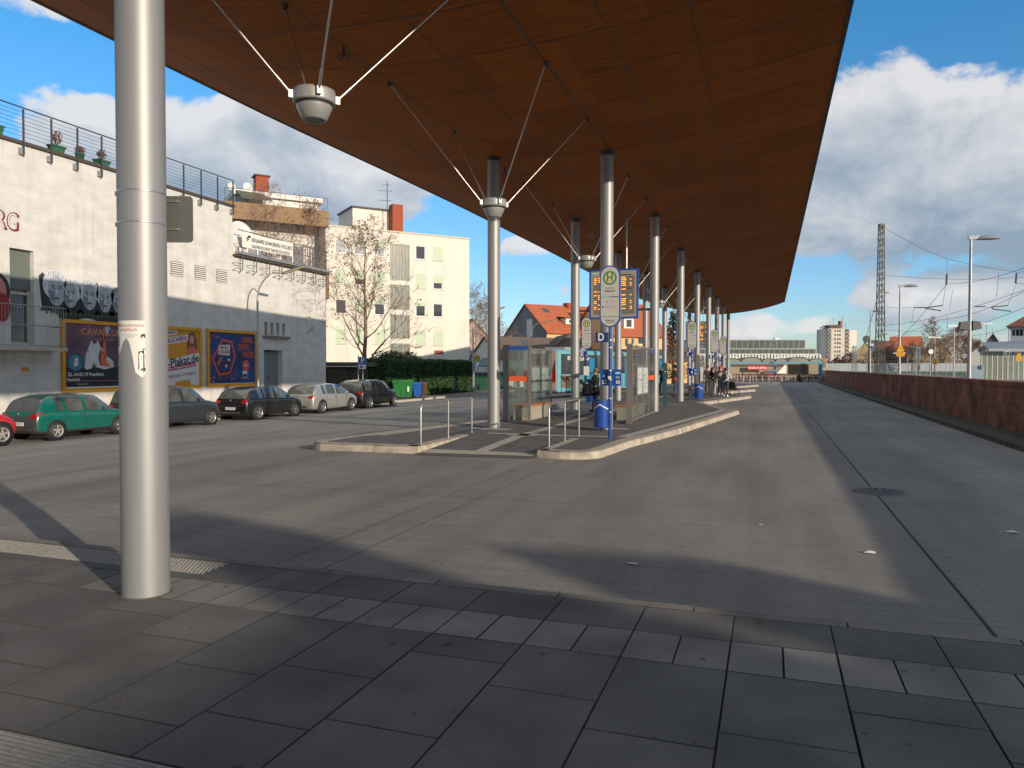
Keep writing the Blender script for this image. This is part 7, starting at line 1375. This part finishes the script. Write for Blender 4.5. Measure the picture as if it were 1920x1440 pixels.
# T lamps and other posts on the platforms
for px_, Z, yt, wd, lab in ((1721, 85, 652, 60, 'left one'), (1752, 80, 634, 62, 'second one'), (1788, 62, 613, 40, 'third one'), (1849, 90, 608, 62, 'right one with tall post'), (1687, 120, 663, 50, 'smallest one')):
    p = at(px_, Z); t = thing('platform_tube_lamp', 'white tube lamp on a thin post above the platform, %s' % lab, 'platform lamp', (p.x, p.y, .4), YAW, 'tube lamps on thin posts'); H = hz(yt, Z)-.4; L_ = 22*Z/1400
    MB(mat('pale_post', (.4, .42, .44), .6)).tube([(0, 0, 0), (0, 0, H)], .05, n=8).build('post', t); MB(mat('tube_white', (.55, .58, .6), .5)).box(-L_/2*1.2, L_/2*.9, -.08, .08, H+.002, H+.16).build('lamp_head', t)
ck = thing('platform_clock', 'round white faced clock in front of the barn like gable', 'clock', (*pz(1744, 80)[:2], .3), YAW); zc_ = hz(659.5, 80)-.3; MB(GALV).tube([(0, 0, 0), (0, 0, zc_-.3)], .05, n=8).build('post', ck); mb = MB(DKGREY); mb.lathe([(.001, -.09), (.3, -.09), (.3, .09), (.001, .09)], (0, 0, zc_), n=24, ax='y'); mb.build('case', ck); mb = MB(WHITE); mb.disc((0, -.094, zc_), .26, ax='y'); mb.box(-.012, .012, -.1, -.096, zc_, zc_+.2, INK); mb.box(-.15, 0, -.1, -.096, zc_-.012, zc_+.012, INK); mb.build('dial', ck)
sg_ = thing('signal', 'railway signal with dark round boards left of the lattice mast', 'signal', (*pz(1628, 85)[:2], .2), YAW); z = hz(636, 85)-.2; MB(DKGREY).tube([(0, 0, 0), (0, 0, z)], .06, n=6).build('post', sg_); mb = MB(mat('signal_green', (.03, .06, .045), .6)); mb.disc((-.25, -.05, z), .42, ax='y'); mb.disc((-.25, .05, z), .42, ax='y'); mb.box(.1, 1.0, -.1, .1, z-.5, z-.1); mb.box(.3, .9, -.1, .1, z-1.4, z-.8, mat('signal_navy', (.03, .05, .09), .6)); mb.build('boards', sg_)
# skyline trees
for i, (px_, Z, y, sp_, sd, lf) in enumerate(((1747, 175, 598, 6, 3, 500), (1795, 190, 617, 7, 4, 1500), (1770, 185, 640, 8, 5, 900), (1815, 170, 636, 5, 6, 1600), (1710, 180, 655, 7, 7, 700), (1830, 160, 642, 4, 8, 900), (1597, 230, 668, 6, 9, 300), (1660, 200, 660, 7, 10, 600), (1640, 210, 668, 6, 13, 300))):
    Z *= 1.62; sp_ *= 1.5; lf = int(lf*.9); p = at(px_, Z); bare_tree('bare_tree', ['tall pale bare tree above the barn like gable', 'purplish bushy bare tree right of the barn', 'bare tree crown in front of the barn wall', 'rust brown bushy tree before the grey sky', 'low bare tree under the red roofs', 'small brown tree beside the white gable', 'low bare tree at the foot of the tower block', 'bare tree between the mast and red roofs', 'small bare tree behind the signal'][i], (p.x, p.y, -.3), hz(y, Z)+.3, sp_, sd, 3, col=[(.34, .28, .22), (.26, .16, .15), (.24, .16, .11)][i % 3] if i else (.33, .28, .22), leaves=lf, lc=(.24, .12, .08), r0=.3, crown0=.2, tw=.05, lsz=.24, nb=(4, 6), group='bare trees on the right skyline')
t = thing('hedge_line', 'low dark shrubs along the far edge of the field', 'hedge', (0, 0, 0)); mb = MB(mat('far_shrub', (.06, .05, .03), .9, var=.4, sc=.5)); R_ = random.Random(2)
for k in range(260):
    px_ = R_.uniform(1560, 1860); p = at(px_, R_.uniform(308, 330)); leafblob(mb, (p.x, p.y, R_.uniform(.5, 4.2)), 1.8, 12, .5, None, 1, R_)
mb.build('foliage', t)
t = thing('distant_wood', 'far brown wood line on the horizon', 'wood', (0, 0, 0)); t['kind'] = 'stuff'; mb = MB(mat('far_wood', (.07, .06, .045), .95, var=.3, sc=.1))
for k in range(1500):
    px_ = R_.uniform(-200, 2100); p = at(px_, R_.uniform(420, 500)); leafblob(mb, (p.x, p.y, R_.uniform(0, 6)), 5, 4, 2.4, None, .6, R_)
mb.build('foliage', t)
# ================================================================== UNSEEN BUILDING ADDED BEHIND THE CAMERA (outline shaped to cast the foreground shade)
t = thing('shade_building', 'unseen brick building added right of and behind the camera to cast the foreground shade', 'building', (20, 0, -.2))
sil = [(-60, 5.8), (-8.95, 5.8), (-8.75, 6.75), (-7.95, 6.75), (-7.4, 6.25), (-7.05, 5.4), (-6.75, 4.85), (-6.35, 5.0), (-5.8, 5.6), (-4.6, 5.15), (-4.35, 4.4), (-4.1, 3.3), (-2.5, 3.2)]
MB(BRK).prism([(-60, 0)]+[(y, z*1.144+.2) for y, z in sil]+[(-2.5, 0)], 'x', 0, .5).build('wall', t); MB(BRK).box(.5, 9, -60, -9, 0, 5.9).box(.5, 9, -8.99, -4.5, 0, 4.2).build('wing', t); MB(REDT).box(.4, 9.2, -60.2, -8.99, 5.903, 6.1).build('roof', t)
